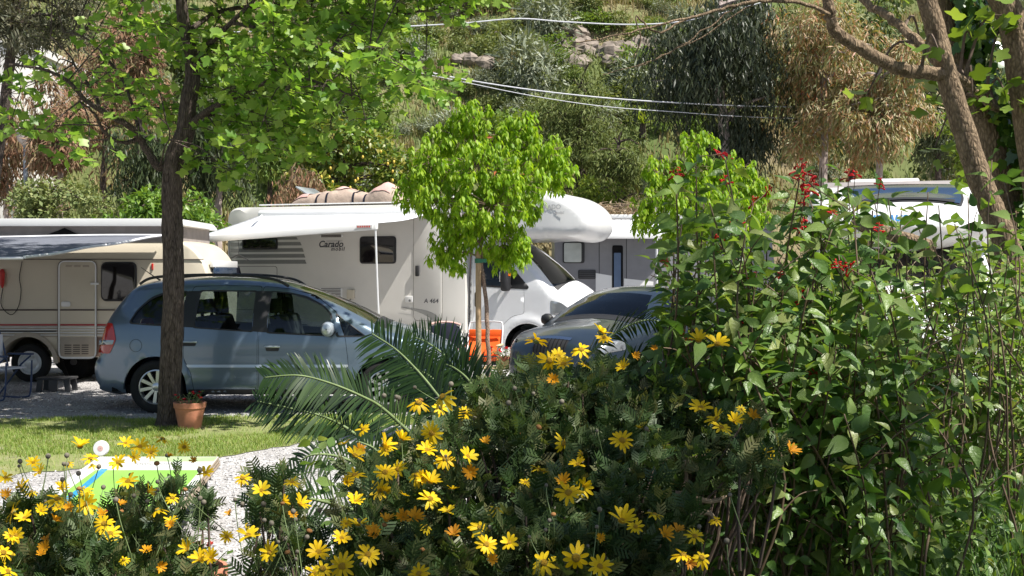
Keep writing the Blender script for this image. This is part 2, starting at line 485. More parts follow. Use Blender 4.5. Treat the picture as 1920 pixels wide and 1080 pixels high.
def ramp_mat(name, stops, scale, detail=8, rough=0.9, bump=0.5, bscale=40, voro=None, second=None):
    m, nt, b = base_mat(name); N, L = nt.nodes, nt.links
    tc = N.new('ShaderNodeTexCoord'); n1 = N.new('ShaderNodeTexNoise')
    n1.inputs['Scale'].default_value = scale; n1.inputs['Detail'].default_value = detail; n1.inputs['Roughness'].default_value = 0.62
    L.new(tc.outputs['Object'], n1.inputs['Vector'])
    cr = N.new('ShaderNodeValToRGB'); e = cr.color_ramp.elements
    while len(e) < len(stops): e.new(0.5)
    for i, (p, c) in enumerate(stops): e[i].position = p; e[i].color = rgba(c)
    L.new(n1.outputs['Fac'], cr.inputs['Fac'])
    colr = cr.outputs['Color']
    h = n1.outputs['Fac']
    if voro:
        v = N.new('ShaderNodeTexVoronoi'); v.inputs['Scale'].default_value = voro; L.new(tc.outputs['Object'], v.inputs['Vector'])
        mr = N.new('ShaderNodeMapRange'); mr.inputs['From Min'].default_value = 0.0; mr.inputs['From Max'].default_value = 1.0
        mr.inputs['To Min'].default_value = 0.55; mr.inputs['To Max'].default_value = 1.2
        sp = N.new('ShaderNodeSeparateColor'); L.new(v.outputs['Color'], sp.inputs[0]); L.new(sp.outputs[0], mr.inputs['Value'])
        mx = N.new('ShaderNodeMix'); mx.data_type = 'RGBA'; mx.blend_type = 'MULTIPLY'; mx.inputs[0].default_value = 1.0
        L.new(colr, mx.inputs[6]); L.new(mr.outputs[0], mx.inputs[7]); colr = mx.outputs[2]
        h = v.outputs['Distance']
    else:
        n2 = N.new('ShaderNodeTexNoise'); n2.inputs['Scale'].default_value = bscale; n2.inputs['Detail'].default_value = 6
        L.new(tc.outputs['Object'], n2.inputs['Vector']); h = n2.outputs['Fac']
    L.new(colr, b.inputs['Base Color'])
    b.inputs['Roughness'].default_value = rough; b.inputs['Specular IOR Level'].default_value = 0.15
    bp = N.new('ShaderNodeBump'); bp.inputs['Strength'].default_value = bump; bp.inputs['Distance'].default_value = 0.02
    L.new(h, bp.inputs['Height']); L.new(bp.outputs['Normal'], b.inputs['Normal'])
    return m

M['gravel'] = ramp_mat('white_gravel', [(0.3, (0.30, 0.285, 0.275)), (0.5, (0.46, 0.445, 0.44)), (0.72, (0.58, 0.565, 0.56))], 1.1, voro=55, bump=0.7)
M['lawn'] = ramp_mat('lawn_soil', [(0.30, (0.30, 0.27, 0.20)), (0.44, (0.24, 0.25, 0.11)), (0.7, (0.14, 0.20, 0.05))], 1.6, bump=0.6, bscale=60)
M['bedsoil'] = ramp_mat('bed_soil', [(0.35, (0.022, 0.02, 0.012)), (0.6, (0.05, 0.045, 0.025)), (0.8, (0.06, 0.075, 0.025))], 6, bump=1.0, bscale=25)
M['hill'] = ramp_mat('hill_grass_and_earth', [(0.30, (0.21, 0.16, 0.11)), (0.42, (0.24, 0.20, 0.115)), (0.52, (0.14, 0.16, 0.06)), (0.64, (0.095, 0.135, 0.04)), (0.78, (0.24, 0.21, 0.12))], 0.22, detail=12, bump=1.0, bscale=3)

g = MB(); S = 700.0
g.add([(-S, -S, 0), (S, -S, 0), (S, S, 0), (-S, S, 0)], [(0, 1, 2, 3)])
ground = g.build('ground', M['gravel']); tag(ground, kind='structure')

def gpt(px, py):
    d = CAM_H * FPX / (py - 512.0); return np.array([(px - 960) / FPX * d, d])
near_edge = [gpt(-260, 905), gpt(0, 900), gpt(60, 886), gpt(130, 882), gpt(300, 866), gpt(420, 856), gpt(560, 832), gpt(640, 820), gpt(700, 803), gpt(770, 797)]
far_edge = [gpt(820, 785), gpt(640, 779), gpt(470, 781), gpt(300, 786), gpt(180, 783), gpt(60, 786), gpt(-260, 784)]
lawn_poly = catmull(near_edge + far_edge, 6, closed=True)
lawn_poly += rng.normal(0, 0.035, lawn_poly.shape)
lv, lf = patch2d(lawn_poly, res=0.25)
tag(mesh('lawn', [(p[0], p[1], 0.006) for p in lv], lf, M['lawn']), kind='structure')

# grass blades: nobody could count them
def make_blades(n, sampler, hmin, hmax, wid, lean, zfun):
    q = sampler(n); n = len(q)
    h = rng.uniform(hmin, hmax, n) ; az = rng.uniform(0, 6.283, n); ln = rng.uniform(0.1, lean, n) * h
    bx, by = np.cos(az), np.sin(az); wx, wy = -by * wid, bx * wid
    z0 = zfun(q[:, 0], q[:, 1])
    base = np.stack([q[:, 0], q[:, 1], z0], 1)
    V = np.empty((n, 5, 3))
    V[:, 0] = base + np.stack([wx, wy, 0 * h], 1); V[:, 1] = base - np.stack([wx, wy, 0 * h], 1)
    mid = base + np.stack([bx * ln * .35, by * ln * .35, h * .6], 1)
    V[:, 2] = mid - np.stack([wx, wy, 0 * h], 1) * .7; V[:, 3] = mid + np.stack([wx, wy, 0 * h], 1) * .7
    V[:, 4] = base + np.stack([bx * ln, by * ln, h], 1)
    F = np.array([[0, 1, 2], [0, 2, 3], [3, 2, 4]])
    F = (F[None] + 5 * np.arange(n)[:, None, None]).reshape(-1, 3)
    return V.reshape(-1, 3), F, np.repeat(rng.uniform(0, 1, n), 5)

M['grass'] = leaf_mat('grass_blade', [(0.12, 0.20, 0.035), (0.20, 0.30, 0.06), (0.27, 0.35, 0.09), (0.42, 0.40, 0.20)], 0.6, 0.35, 0.25)
def lawn_sampler(n):
    lo, hi = lawn_poly.min(0), lawn_poly.max(0); lo[0] = -7.2
    q = np.stack([rng.uniform(lo[0], hi[0], n), rng.uniform(lo[1], hi[1], n)], 1)
    ok = inside(lawn_poly, q)
    bare = fbm(q[:, 0] * 1.6, q[:, 1] * 2.2, 3)          # worn patches
    worn = (bare > 0.45) | ((bare > -0.35) & (q[:, 0] < -3.7) & (fbm(q[:, 0] * 3, q[:, 1] * 3, 9) > 0.0))
    return q[ok & (~worn | (rng.uniform(0, 1, n) < 0.10)) & (fbm(q[:, 0] * 5, q[:, 1] * 5, 19) > -1.0 + 1.2 * rng.uniform(-1, .6, n))]
V, F, r = make_blades(150000, lawn_sampler, 0.015, 0.05, 0.0028, 1.3, lambda x, y: 0 * x + 0.005)
tag(new_obj('lawn_grass', npmesh('lawn_grass', V, F, M['grass'], r)), 'short sunlit green grass of the lawn in front of the blue car', 'grass', kind='stuff')

# loose stones on the gravel path
ico = np.array([[1, 0, 0], [-1, 0, 0], [0, 1, 0], [0, -1, 0], [0, 0, 1], [0, 0, -1]], float)
icf = np.array([[0, 2, 4], [2, 1, 4], [1, 3, 4], [3, 0, 4], [2, 0, 5], [1, 2, 5], [3, 1, 5], [0, 3, 5]])
n = 26000
q = np.stack([rng.uniform(-7.5, 1.8, n), 5.0 + 16.0 * rng.uniform(0, 1, n) ** 1.5], 1)
q = q[~inside(lawn_poly, q)]; n = len(q)
sc = rng.uniform(0.006, 0.017, (n, 1, 3)) * np.array([1, 1, 0.6])
th = rng.uniform(0, 6.283, n); c, s = np.cos(th), np.sin(th)
V = (ico[None] + rng.normal(0, 0.18, (n, 6, 3))) * sc
V = np.stack([V[..., 0] * c[:, None] - V[..., 1] * s[:, None], V[..., 0] * s[:, None] + V[..., 1] * c[:, None], V[..., 2]], 2)
V += np.concatenate([q, np.full((n, 1), 0.004)], 1)[:, None]
M['stone'] = leaf_mat('pebble', [(0.20, 0.19, 0.18), (0.42, 0.41, 0.40), (0.58, 0.565, 0.56), (0.70, 0.69, 0.68)], 0.8, 0.0, 0.2)
tag(new_obj('gravel', npmesh('gravel', V.reshape(-1, 3), (icf[None] + 6 * np.arange(n)[:, None, None]).reshape(-1, 3), M['stone'], np.repeat(rng.uniform(0, 1, n), 6))), 'loose white gravel of the path and the pitch', 'gravel', kind='stuff')

# raised planting bank the foreground shrubs grow on
def sstep(a, b, x):
    t = np.clip((x - a) / (b - a), 0, 1); return t * t * (3 - 2 * t)
def bank_z(x, y):
    x = np.asarray(x, float); y = np.asarray(y, float)
    edge = 3.6 + 3.4 * sstep(-0.4, 1.2, x)
    top = 0.42 + 0.26 * sstep(-0.2, 1.5, x)
    z = top * (1 - sstep(edge - 1.0, edge + 0.5, y)) + 0.03 * fbm(x * 2.1, y * 2.1, 5) * (1 - sstep(edge - 1, edge, y))
    return np.where(z < 0.004, -0.02, z)
gx, gy = np.meshgrid(np.linspace(-6, 9, 110), np.linspace(-6, 8.2, 110))
gz = bank_z(gx, gy)
V = np.stack([gx.ravel(), gy.ravel(), gz.ravel()], 1)
idx = np.arange(110 * 110).reshape(110, 110)
F = np.stack([idx[:-1, :-1], idx[:-1, 1:], idx[1:, 1:], idx[1:, :-1]], -1).reshape(-1, 4)
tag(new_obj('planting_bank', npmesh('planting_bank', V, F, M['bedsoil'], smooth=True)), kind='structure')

# hillside
def hill_z(x, y):
    x = np.asarray(x, float); y = np.asarray(y, float)
    t = np.maximum(y - 31.0 - 2.0 * np.sin(x * 0.07), 0)
    z = 0.62 * t + 0.02 * np.minimum(t, 12) ** 1.6
    ter = 3.2; k = z / ter; fr = k - np.floor(k)
    z = ter * (np.floor(k) + 0.45 * fr + 0.55 * sstep(0.55, 0.95, fr)) * sstep(0, 3, t)
    z = z + sstep(2, 9, t) * (0.55 * fbm(x * 0.23, y * 0.23, 11) + 0.25 * fbm(x * 0.8, y * 0.8, 12, 4))
    return np.where(t <= 0.01, -0.05, z)
xs = np.concatenate([np.linspace(-150, -32, 28), np.linspace(-31, 31, 190), np.linspace(32, 150, 28)])
ys = np.concatenate([np.linspace(29, 72, 150), np.linspace(73, 190, 40)])
gx, gy = np.meshgrid(xs, ys); gz = hill_z(gx, gy)
V = np.stack([gx.ravel(), gy.ravel(), gz.ravel()], 1)
idx = np.arange(gx.size).reshape(gx.shape)
F = np.stack([idx[:-1, :-1], idx[:-1, 1:], idx[1:, 1:], idx[1:, :-1]], -1).reshape(-1, 4)
tag(new_obj('hillside', npmesh('hillside', V, F, M['hill'], smooth=True)), kind='structure')
# ------------------------------------------------------------------ vehicle building
def rounded_w(q, outline, wfun, r, closed=True):
    d = np.minimum(poly_dist(outline, q, closed), r)
    return wfun(q[:, 0], q[:, 1]) - r * (1 - np.sqrt(np.maximum(0, 1 - (1 - d / r) ** 2)))

def ring_points(outline, r):
    o = np.asarray(outline); t = np.roll(o, -1, 0) - np.roll(o, 1, 0)
    t /= np.linalg.norm(t, axis=1)[:, None] + 1e-9
    nrm = np.stack([-t[:, 1], t[:, 0]], 1)
    ar = np.sum(o[:, 0] * np.roll(o[:, 1], -1) - np.roll(o[:, 0], -1) * o[:, 1])
    if ar < 0: nrm = -nrm
    return np.concatenate([o + nrm * r * k for k in (0.04, 0.14, 0.3, 0.55, 0.85)])

class Shell:
    """vehicle body: a side outline, a half width over that side view and rounded edges between sides and top"""
    def __init__(s, outline, wfun, r, crown=0.05):
        s.o = np.asarray(outline); s.w = wfun; s.r = r; s.crown = crown; s.rings = ring_points(s.o, r)
    def y(s, q): return rounded_w(np.asarray(q, float), s.o, s.w, s.r)
    def side(s, name, poly, mat, parent, holes=(), off=0.0, res=0.07, sides=(-1, 1), use_rings=True):
        V2, F = patch2d(poly, holes, res, s.rings if use_rings else None)
        yy = s.y(V2) + off
        out = []
        for sd in sides:
            V = np.stack([V2[:, 0], sd * yy, V2[:, 1]], 1)
            out.append(mesh(name, V, F if sd < 0 else F[:, ::-1], mat, parent, smooth=True))
        return out
    def both(s, name, poly, mat, parent, holes=(), off=0.0, res=0.07, bands=()):
        """one mesh: the two side skins and the given band ranges"""
        V2, F = patch2d(poly, holes, res, s.rings); yy = s.y(V2) + off
        b = MB()
        b.add(np.stack([V2[:, 0], -yy, V2[:, 1]], 1), F); b.add(np.stack([V2[:, 0], yy, V2[:, 1]], 1), F[:, ::-1])
        for (i0, i1, c0, c1) in bands: b.add(*s.band_vf(i0, i1, c0, c1))
        o = b.build(name, mat, parent, smooth=True, sharp=50)
        return o
    def band_vf(s, i0, i1, c0=-1.0, c1=1.0, off=0.0, ny=18, crown=None):
        n = len(s.o); idx = [i % n for i in range(i0, i1 + 1)]
        pts = s.o[idx]
        t = s.o[[(i + 1) % n for i in range(i0, i1 + 1)]] - s.o[[(i - 1) % n for i in range(i0, i1 + 1)]]
        t /= np.linalg.norm(t, axis=1)[:, None] + 1e-9
        ar = np.sum(s.o[:, 0] * np.roll(s.o[:, 1], -1) - np.roll(s.o[:, 0], -1) * s.o[:, 1])
        nr = np.stack([t[:, 1], -t[:, 0]], 1) * (1 if ar > 0 else -1)
        hw = s.w(pts[:, 0], pts[:, 1]) - s.r
        cr = s.crown if crown is None else crown
        cf = cr if callable(cr) else (lambda x, z: 0 * x + cr)
        cw = cf(pts[:, 0], pts[:, 1])
        u = np.linspace(c0, c1, ny)
        V = []
        for k in u:
            o2 = pts + nr * (cw * (1 - k * k) + off)[:, None]
            V.append(np.stack([o2[:, 0], hw * k, o2[:, 1]], 1))
        V = np.concatenate(V); m = len(pts); F = []
        for a in range(ny - 1):
            for b in range(m - 1):
                F.append((a * m + b, a * m + b + 1, (a + 1) * m + b + 1, (a + 1) * m + b))
        return V, F
    def band(s, name, i0, i1, mat, parent, c0=-1.0, c1=1.0, off=0.0, ny=18, crown=None):
        V, F = s.band_vf(i0, i1, c0, c1, off, ny, crown)
        return mesh(name, V, F, mat, parent, smooth=True)

def circle_poly(cx, cz, r, n=32, a0=0, a1=2 * math.pi):
    a = np.linspace(a0, a1, n, endpoint=abs(a1 - a0) < 6.28)
    return np.stack([cx + r * np.cos(a), cz + r * np.sin(a)], 1)

def arch_poly(cx, cz, r, zb):
    a = np.linspace(math.pi, 0, 22)
    top = np.stack([cx + r * np.cos(a), cz + r * np.sin(a)], 1)
    return np.concatenate([[(cx - r, zb)], top, [(cx + r, zb)]])[::-1]

def wheel(parent, x, y, r, width, side, spokes=9, rim_mat=None, rim_r=0.66, steel=False):
    """tyre and rim; side -1 faces -y"""
    rim_mat = rim_mat or M['alloy']
    w = empty('wheel', (x, y, r), 0, parent)
    h = width / 2; R = r; ri = r * rim_r
    prof = [(ri, -h * .8), (ri * 1.06, -h * .95), (R * .86, -h), (R * .96, -h * .86), (R, -h * .6), (R, h * .6), (R * .96, h * .86), (R * .86, h), (ri * 1.06, h * .95), (ri, h * .8), (ri, -h * .8)]
    MB().lathe(prof, 40, 'y').build('tyre', M['rubber'], w, smooth=True, sharp=60)
    b = MB(); f = side * h * 0.78
    b.lathe([(ri, f), (ri * .93, f + side * .004), (ri * .90, f - side * .02), (ri * .88, -f * .6), (ri, -f * .6)], 40, 'y')
    if steel:
        b.lathe([(ri * .9, f - side * .03), (ri * .75, f - side * .02), (ri * .55, f - side * .035), (ri * .3, f - side * .005), (0.004, f)], 40, 'y')
    else:
        b.lathe([(ri * .24, f - side * .05), (ri * .24, f - side * .012), (ri * .18, f - side * .004), (0.004, f - side * .004)], 24, 'y')
        for k in range(spokes):
            a = 2 * math.pi * k / spokes + 0.2
            for (ra, rb, wa, wb) in [(ri * .18, ri * .93, ri * .075, ri * .10)]:
                V = []
                for (rr, ww) in ((ra, wa), (rb, wb)):
                    for sgn in (-1, 1):
                        for yy in (f - side * .012 - (0 if rr == ra else -side * .006), f - side * .045):
                            ca, sa = math.cos(a), math.sin(a)
                            V.append((rr * ca - sgn * ww * sa, yy, rr * sa + sgn * ww * ca))
                b.add(V, [(0, 1, 3, 2), (4, 6, 7, 5), (0, 2, 6, 4), (1, 5, 7, 3), (0, 4, 5, 1), (2, 3, 7, 6)])
    b.build('rim', rim_mat, w, smooth=True, sharp=35)
    MB().lathe([(0.004, f - side * .075), (ri * .9, f - side * .075)], 32, 'y').build('brake_disc', M['void'], w)
    return w

def car_seat(name, x, y, z, parent, wid=0.5, back=0.62, rz=0):
    b = MB()
    V, F = tube([(x - .02, y, z + .05), (x + .46, y, z + .09)], [.2, .17], 8); b.add(V, F)
    prof = round_poly([(x - .02, z), (x + .13, z), (x - .05, z + back), (x - .19, z + back)], .05)
    n = len(prof)
    V = [(p[0], y - wid / 2, p[1]) for p in prof] + [(p[0], y + wid / 2, p[1]) for p in prof]
    b.add(V, [tuple(range(n)), tuple(range(2 * n - 1, n - 1, -1))] + [(i, i + n, (i + 1) % n + n, (i + 1) % n) for i in range(n)])
    b.box(x - .2, x - .1, y - .13, y + .13, z + back + .03, z + back + .2)
    b.box(x - .16, x - .14, y - .05, y + .05, z + back - .03, z + back + .05)
    return b.build(name, M['seat'], parent, bevel=0.018)

# ------------------------------------------------------------------ blue people carrier
def build_mpv():
    root = empty('people_carrier', (-4.97, 14.62, 0))
    tag(root, 'silver-blue people carrier parked sideways behind the potted tree trunk', 'car')
    ctrl = [(0.20, .235), (0.05, .32), (0.0, .45), (0.01, .60), (0.07, .68), (0.08, .82), (0.13, 1.03), (0.25, 1.26), (0.40, 1.45), (0.55, 1.515),
            (.8, 1.545), (1.3, 1.57), (1.8, 1.56), (2.2, 1.515), (2.5, 1.425), (2.85, 1.27), (3.2, 1.095), (3.42, .985), (3.7, .905), (4.0, .80),
            (4.17, .71), (4.27, .60), (4.317, .45), (4.28, .30), (4.13, .225), (3.0, .215), (1.4, .215)]
    NS = 6; out = catmull(ctrl, NS, closed=True)
    def w(x, z):
        a = .875 - .02 * sstep(.35, .2, z) - .30 * sstep(.93, 1.62, z) ** 1.15 - .02 * sstep(.8, .98, z)
        a = a - .26 * sstep(3.45, 4.4, x) ** 1.6 - .15 * sstep(.75, -0.05, x) ** 1.6
        a = a + .012 * np.exp(-((z - .555) / .02) ** 2) * sstep(1.15, 1.25, x) * sstep(3.05, 2.95, x)
        for cx in (.79, 3.484):
            dd = np.hypot(x - cx, z - .31); a = a + .02 * np.exp(-((dd - .39) / .035) ** 2)
        return a
    S = Shell(out, w, .11, lambda x, z: .035 + .05 * sstep(2.3, 3.2, x) + .05 * sstep(.5, .1, x))
    archr = arch_poly(.79, .31, .365, .16); archf = arch_poly(3.484, .31, .365, .16)
    fd = round_poly([(2.0, .25), (3.0, .25), (3.055, .58), (3.02, .88), (2.905, 1.19), (2.62, 1.385), (2.32, 1.465), (2.0, 1.495)], .04)
    rd = round_poly([(1.985, .25), (1.985, 1.497), (1.55, 1.505), (1.16, 1.49), (1.12, 1.0), (1.115, .66), (1.21, .46), (1.24, .25)], .04)
    gf = round_poly([(2.10, .955), (2.86, .918), (2.83, 1.17), (2.72, 1.265), (2.52, 1.355), (2.33, 1.405), (2.10, 1.43)], .035)
    gr = round_poly([(1.235, 1.015), (1.92, .968), (1.92, 1.43), (1.26, 1.435)], .035)
    gq = round_poly([(.47, 1.065), (1.07, 1.025), (1.10, 1.432), (.83, 1.405), (.69, 1.345), (.56, 1.22)], .05)
    gt = round_poly([(2.925, .915), (3.25, .912), (2.905, 1.165)], .025)
    tl = round_poly([(.055, .70), (.23, .70), (.31, .86), (.255, 1.06), (.145, 1.06)], .03)
    hl = round_poly([(3.92, .63), (4.24, .60), (4.16, .705), (3.96, .785)], .03)
    def arches_cut(poly):
        return poly
    # main skin: outline with the arches bitten out of its lower edge
    lower = [p for p in out if True]
    body_poly = out
    holes = [arch_hole for arch_hole in (arch_poly(.79, .31, .365, .1), arch_poly(3.484, .31, .365, .1))]
    S.both('body', body_poly, M['carblue'], root, holes=holes + [rd, fd, gq, gt, tl, hl], bands=[
        (0, 6 * NS, -1, 1), (8 * NS + 2, 14 * NS - 2, -1, 1), (6 * NS, 8 * NS + 2, -1, -.8), (6 * NS, 8 * NS + 2, .8, 1), (14 * NS - 2, 17 * NS, -1, -.88), (14 * NS - 2, 17 * NS, .88, 1)])
    S.band('bonnet', 17 * NS, 20 * NS, M['carblue'], root)
    S.band('front_bumper', 20 * NS, 24 * NS, M['carblue'], root)
    S.band('underbody', 24 * NS, 27 * NS, M['void'], root, crown=0.0)
    S.band('windscreen', 14 * NS - 2, 17 * NS, M['glass'], root, -.88, .88)
    S.band('rear_window', 6 * NS, 8 * NS + 2, M['glass_tint'], root, -.8, .8)
    S.band('wiper_cowl', 17 * NS - 3, 17 * NS + 1, M['black'], root, -.86, .86, off=.004)
    for sd in (-1, 1):
        ins = lambda p, k: p.mean(0) + (p - p.mean(0)) * k
        d1 = S.side('front_door', round_poly([(2.004, .254), (2.997, .254), (3.05, .58), (3.015, .88), (2.90, 1.186), (2.618, 1.38), (2.32, 1.460), (2.004, 1.49)], .04), M['carblue'], root, holes=[gf], sides=(sd,))[0]
        d2 = S.side('rear_door', round_poly([(1.981, .254), (1.981, 1.492), (1.55, 1.50), (1.164, 1.485), (1.125, 1.0), (1.12, .66), (1.214, .463), (1.244, .254)], .04), M['carblue'], root, holes=[gr], sides=(sd,))[0]
        for dpoly, dd in ((fd, d1), (rd, d2)):
            c = dpoly.mean(0); nn = np.linalg.norm(dpoly - c, axis=1)[:, None]
            S.side('door_seam', c + (dpoly - c) * (1 + .006 / nn), M['void'], dd, holes=[c + (dpoly - c) * (1 - .022 / nn)], off=-.007, sides=(sd,))
        S.side('window', gf, M['glass_tint'], d1, off=-.008, sides=(sd,))
        S.side('window', gr, M['glass_tint'], d2, off=-.008, sides=(sd,))
        S.side('quarter_window', gq, M['glass_tint'], root, off=-.008, sides=(sd,))
        S.side('quarter_window', gt, M['glass_tint'], root, off=-.008, sides=(sd,))
        # black frames round the glass and the door pillar
        S.side('pillar_trim', round_poly([(1.925, .965), (2.095, .953), (2.095, 1.435), (1.925, 1.437)], .01), M['black'], root, off=.0025, sides=(sd,))
        S.side('pillar_trim', round_poly([(1.08, 1.02), (1.245, 1.01), (1.265, 1.437), (1.105, 1.435)], .01), M['black'], root, off=.0025, sides=(sd,))
        for nm, gp in (('window_seal', gf), ('window_seal', gr), ('window_seal', gq), ('window_seal', gt)):
            p = gp; c = p.mean(0)
            big = c + (p - c) * (1 + .022 / np.maximum(np.linalg.norm(p - c, axis=1), .05))[:, None]
            S.side(nm, big, M['black'], root, holes=[c + (p - c) * (1 - .006 / np.linalg.norm(p - c, axis=1))[:, None]], off=.003, sides=(sd,), use_rings=False, res=.2)
        S.side('tail_light', tl, M['red_lens'], root, off=.006, sides=(sd,))
        S.side('indicator_lens', round_poly([(.06, .80), (.27, .81), (.285, .86), (.075, .86)], .01), M['lamp'], root, off=.010, sides=(sd,))
        S.side('headlight', hl, M['lamp'], root, off=.002, sides=(sd,))
        S.side('moulding_highlight', round_poly([(1.17, .545), (3.05, .545), (3.05, .578), (1.155, .578)], .012), M['silver'], root, off=.008, sides=(sd,))  # side moulding; its silver colour stands for the highlight along the crease
        S.side('sill', round_poly([(1.17, .222), (3.1, .222), (3.1, .285), (1.17, .285)], .01), M['black'], root, off=.004, sides=(sd,))
        fc = circle_poly(.56, .80, .075); S.side('fuel_flap', fc, M['black'], root, holes=[circle_poly(.56, .80, .070)], off=.002, sides=(sd,), use_rings=False, res=.2)
        for (x0, x1, z0, z1, dd) in ((2.085, 2.24, .735, .80, d1), (1.10, 1.265, .795, .855, d2)):
            hp = rrect(x0, x1, z0, z1, .02); S.side('handle_recess', hp, M['black'], dd, off=.003, sides=(sd,), use_rings=False, res=.2)
            yy = float(S.y(np.array([[x0, z1]]))[0])
            MB().tube([(x0 - .005, sd * (yy + .004), z1 - .012), (x0 + .02, sd * (yy + .028), z1 - .012), (x1 - .02, sd * (yy + .03), z1 - .012), (x1 + .008, sd * (yy + .004), z1 - .012)], .013, 8).build('handle', M['silver'], dd, smooth=True)
        S.side('repeater_lamp', rrect(3.40, 3.47, .745, .772, .01), M['lamp'], root, off=.010, sides=(sd,), use_rings=False, res=.2)
        # mirror
        mb = MB(); V, F = lathe([(0.01, -.12), (.07, -.105), (.10, -.05), (.105, .02), (.09, .075), (.05, .09), (0.01, .09)], 20, 'y')
        V = np.array(V); V[:, 0] *= .75; V[:, 2] *= .85; V += np.array([2.83, 0, 1.0]); V[:, 1] = V[:, 1] * 1.0 - .99
        V[:, 1] *= -sd; mb.add(V, F)
        mir = mb.build('door_mirror', M['silver'], root, smooth=True)
        MB().box(2.80, 2.90, min(sd * .82, sd * .95), max(sd * .82, sd * .95), .94, .975).build('mirror_arm', M['black'], mir, bevel=.008)
        # roof rail
        rail = catmull([(.52, 1.50), (.68, 1.575), (1.1, 1.605), (1.7, 1.605), (2.12, 1.555), (2.3, 1.47)], 6)
        yr = .585
        MB().tube([(p[0], sd * (yr + .02 * math.sin(i / 8)), p[1] + .02) for i, p in enumerate(rail)], .017, 8).build('roof_rail', M['black'], root, smooth=True)
        for cx in (.79, 3.484):
            wheel(root, cx, sd * .765, .312, .2, sd, 10)
            a = np.linspace(math.pi * 1.02, -math.pi * .02, 20)
            V = []; yi = .45
            for k, (rr) in enumerate((.372,)):
                for yv in (sd * .5, sd * .868):
                    V += [(cx + rr * math.cos(t), yv, .31 + rr * math.sin(t)) for t in a]
            MB().add(V, [(i, i + 1, i + 21, i + 20) for i in range(19)]).build('wheel_arch_liner', M['void'], root)
    # cabin
    MB().box(.25, 3.9, -.78, .78, .25, .33).build('floor', M['void'], root)
    MB().box(3.05, 3.5, -.68, .68, .72, .94).build('dashboard', M['black'], root, bevel=.05)
    for y in (-.36, .36): car_seat('seat', 2.25, y, .52, root)
    for y in (-.45, 0, .45): car_seat('seat', 1.38, y, .55, root, .42, .58)
    a = np.linspace(0, 2 * math.pi, 25)
    MB().tube([(2.87 + .07 * math.sin(t), .36 + .18 * math.cos(t), .93 + .17 * math.sin(t)) for t in a], .014, 6, False).build('steering_wheel', M['black'], root, smooth=True)
    # folded map and a cloth on the dashboard
    MB().tube([(3.03, -.60, .965), (3.09, -.58, .99), (3.17, -.56, .96)], [.05, .055, .035], 8).build('dashboard_cloth', M['tarp_pink'], root, smooth=True)
    # aerial
    MB().tube([(.62, -.1, 1.56), (.55, -.1, 1.60), (.38, -.1, 1.72)], [.012, .008, .003], 6).build('aerial', M['black'], root)
    MB().box(-.04, .02, -.62, .62, .40, .44).build('bumper_strip', M['black'], root, bevel=.008)
    return root
build_mpv()

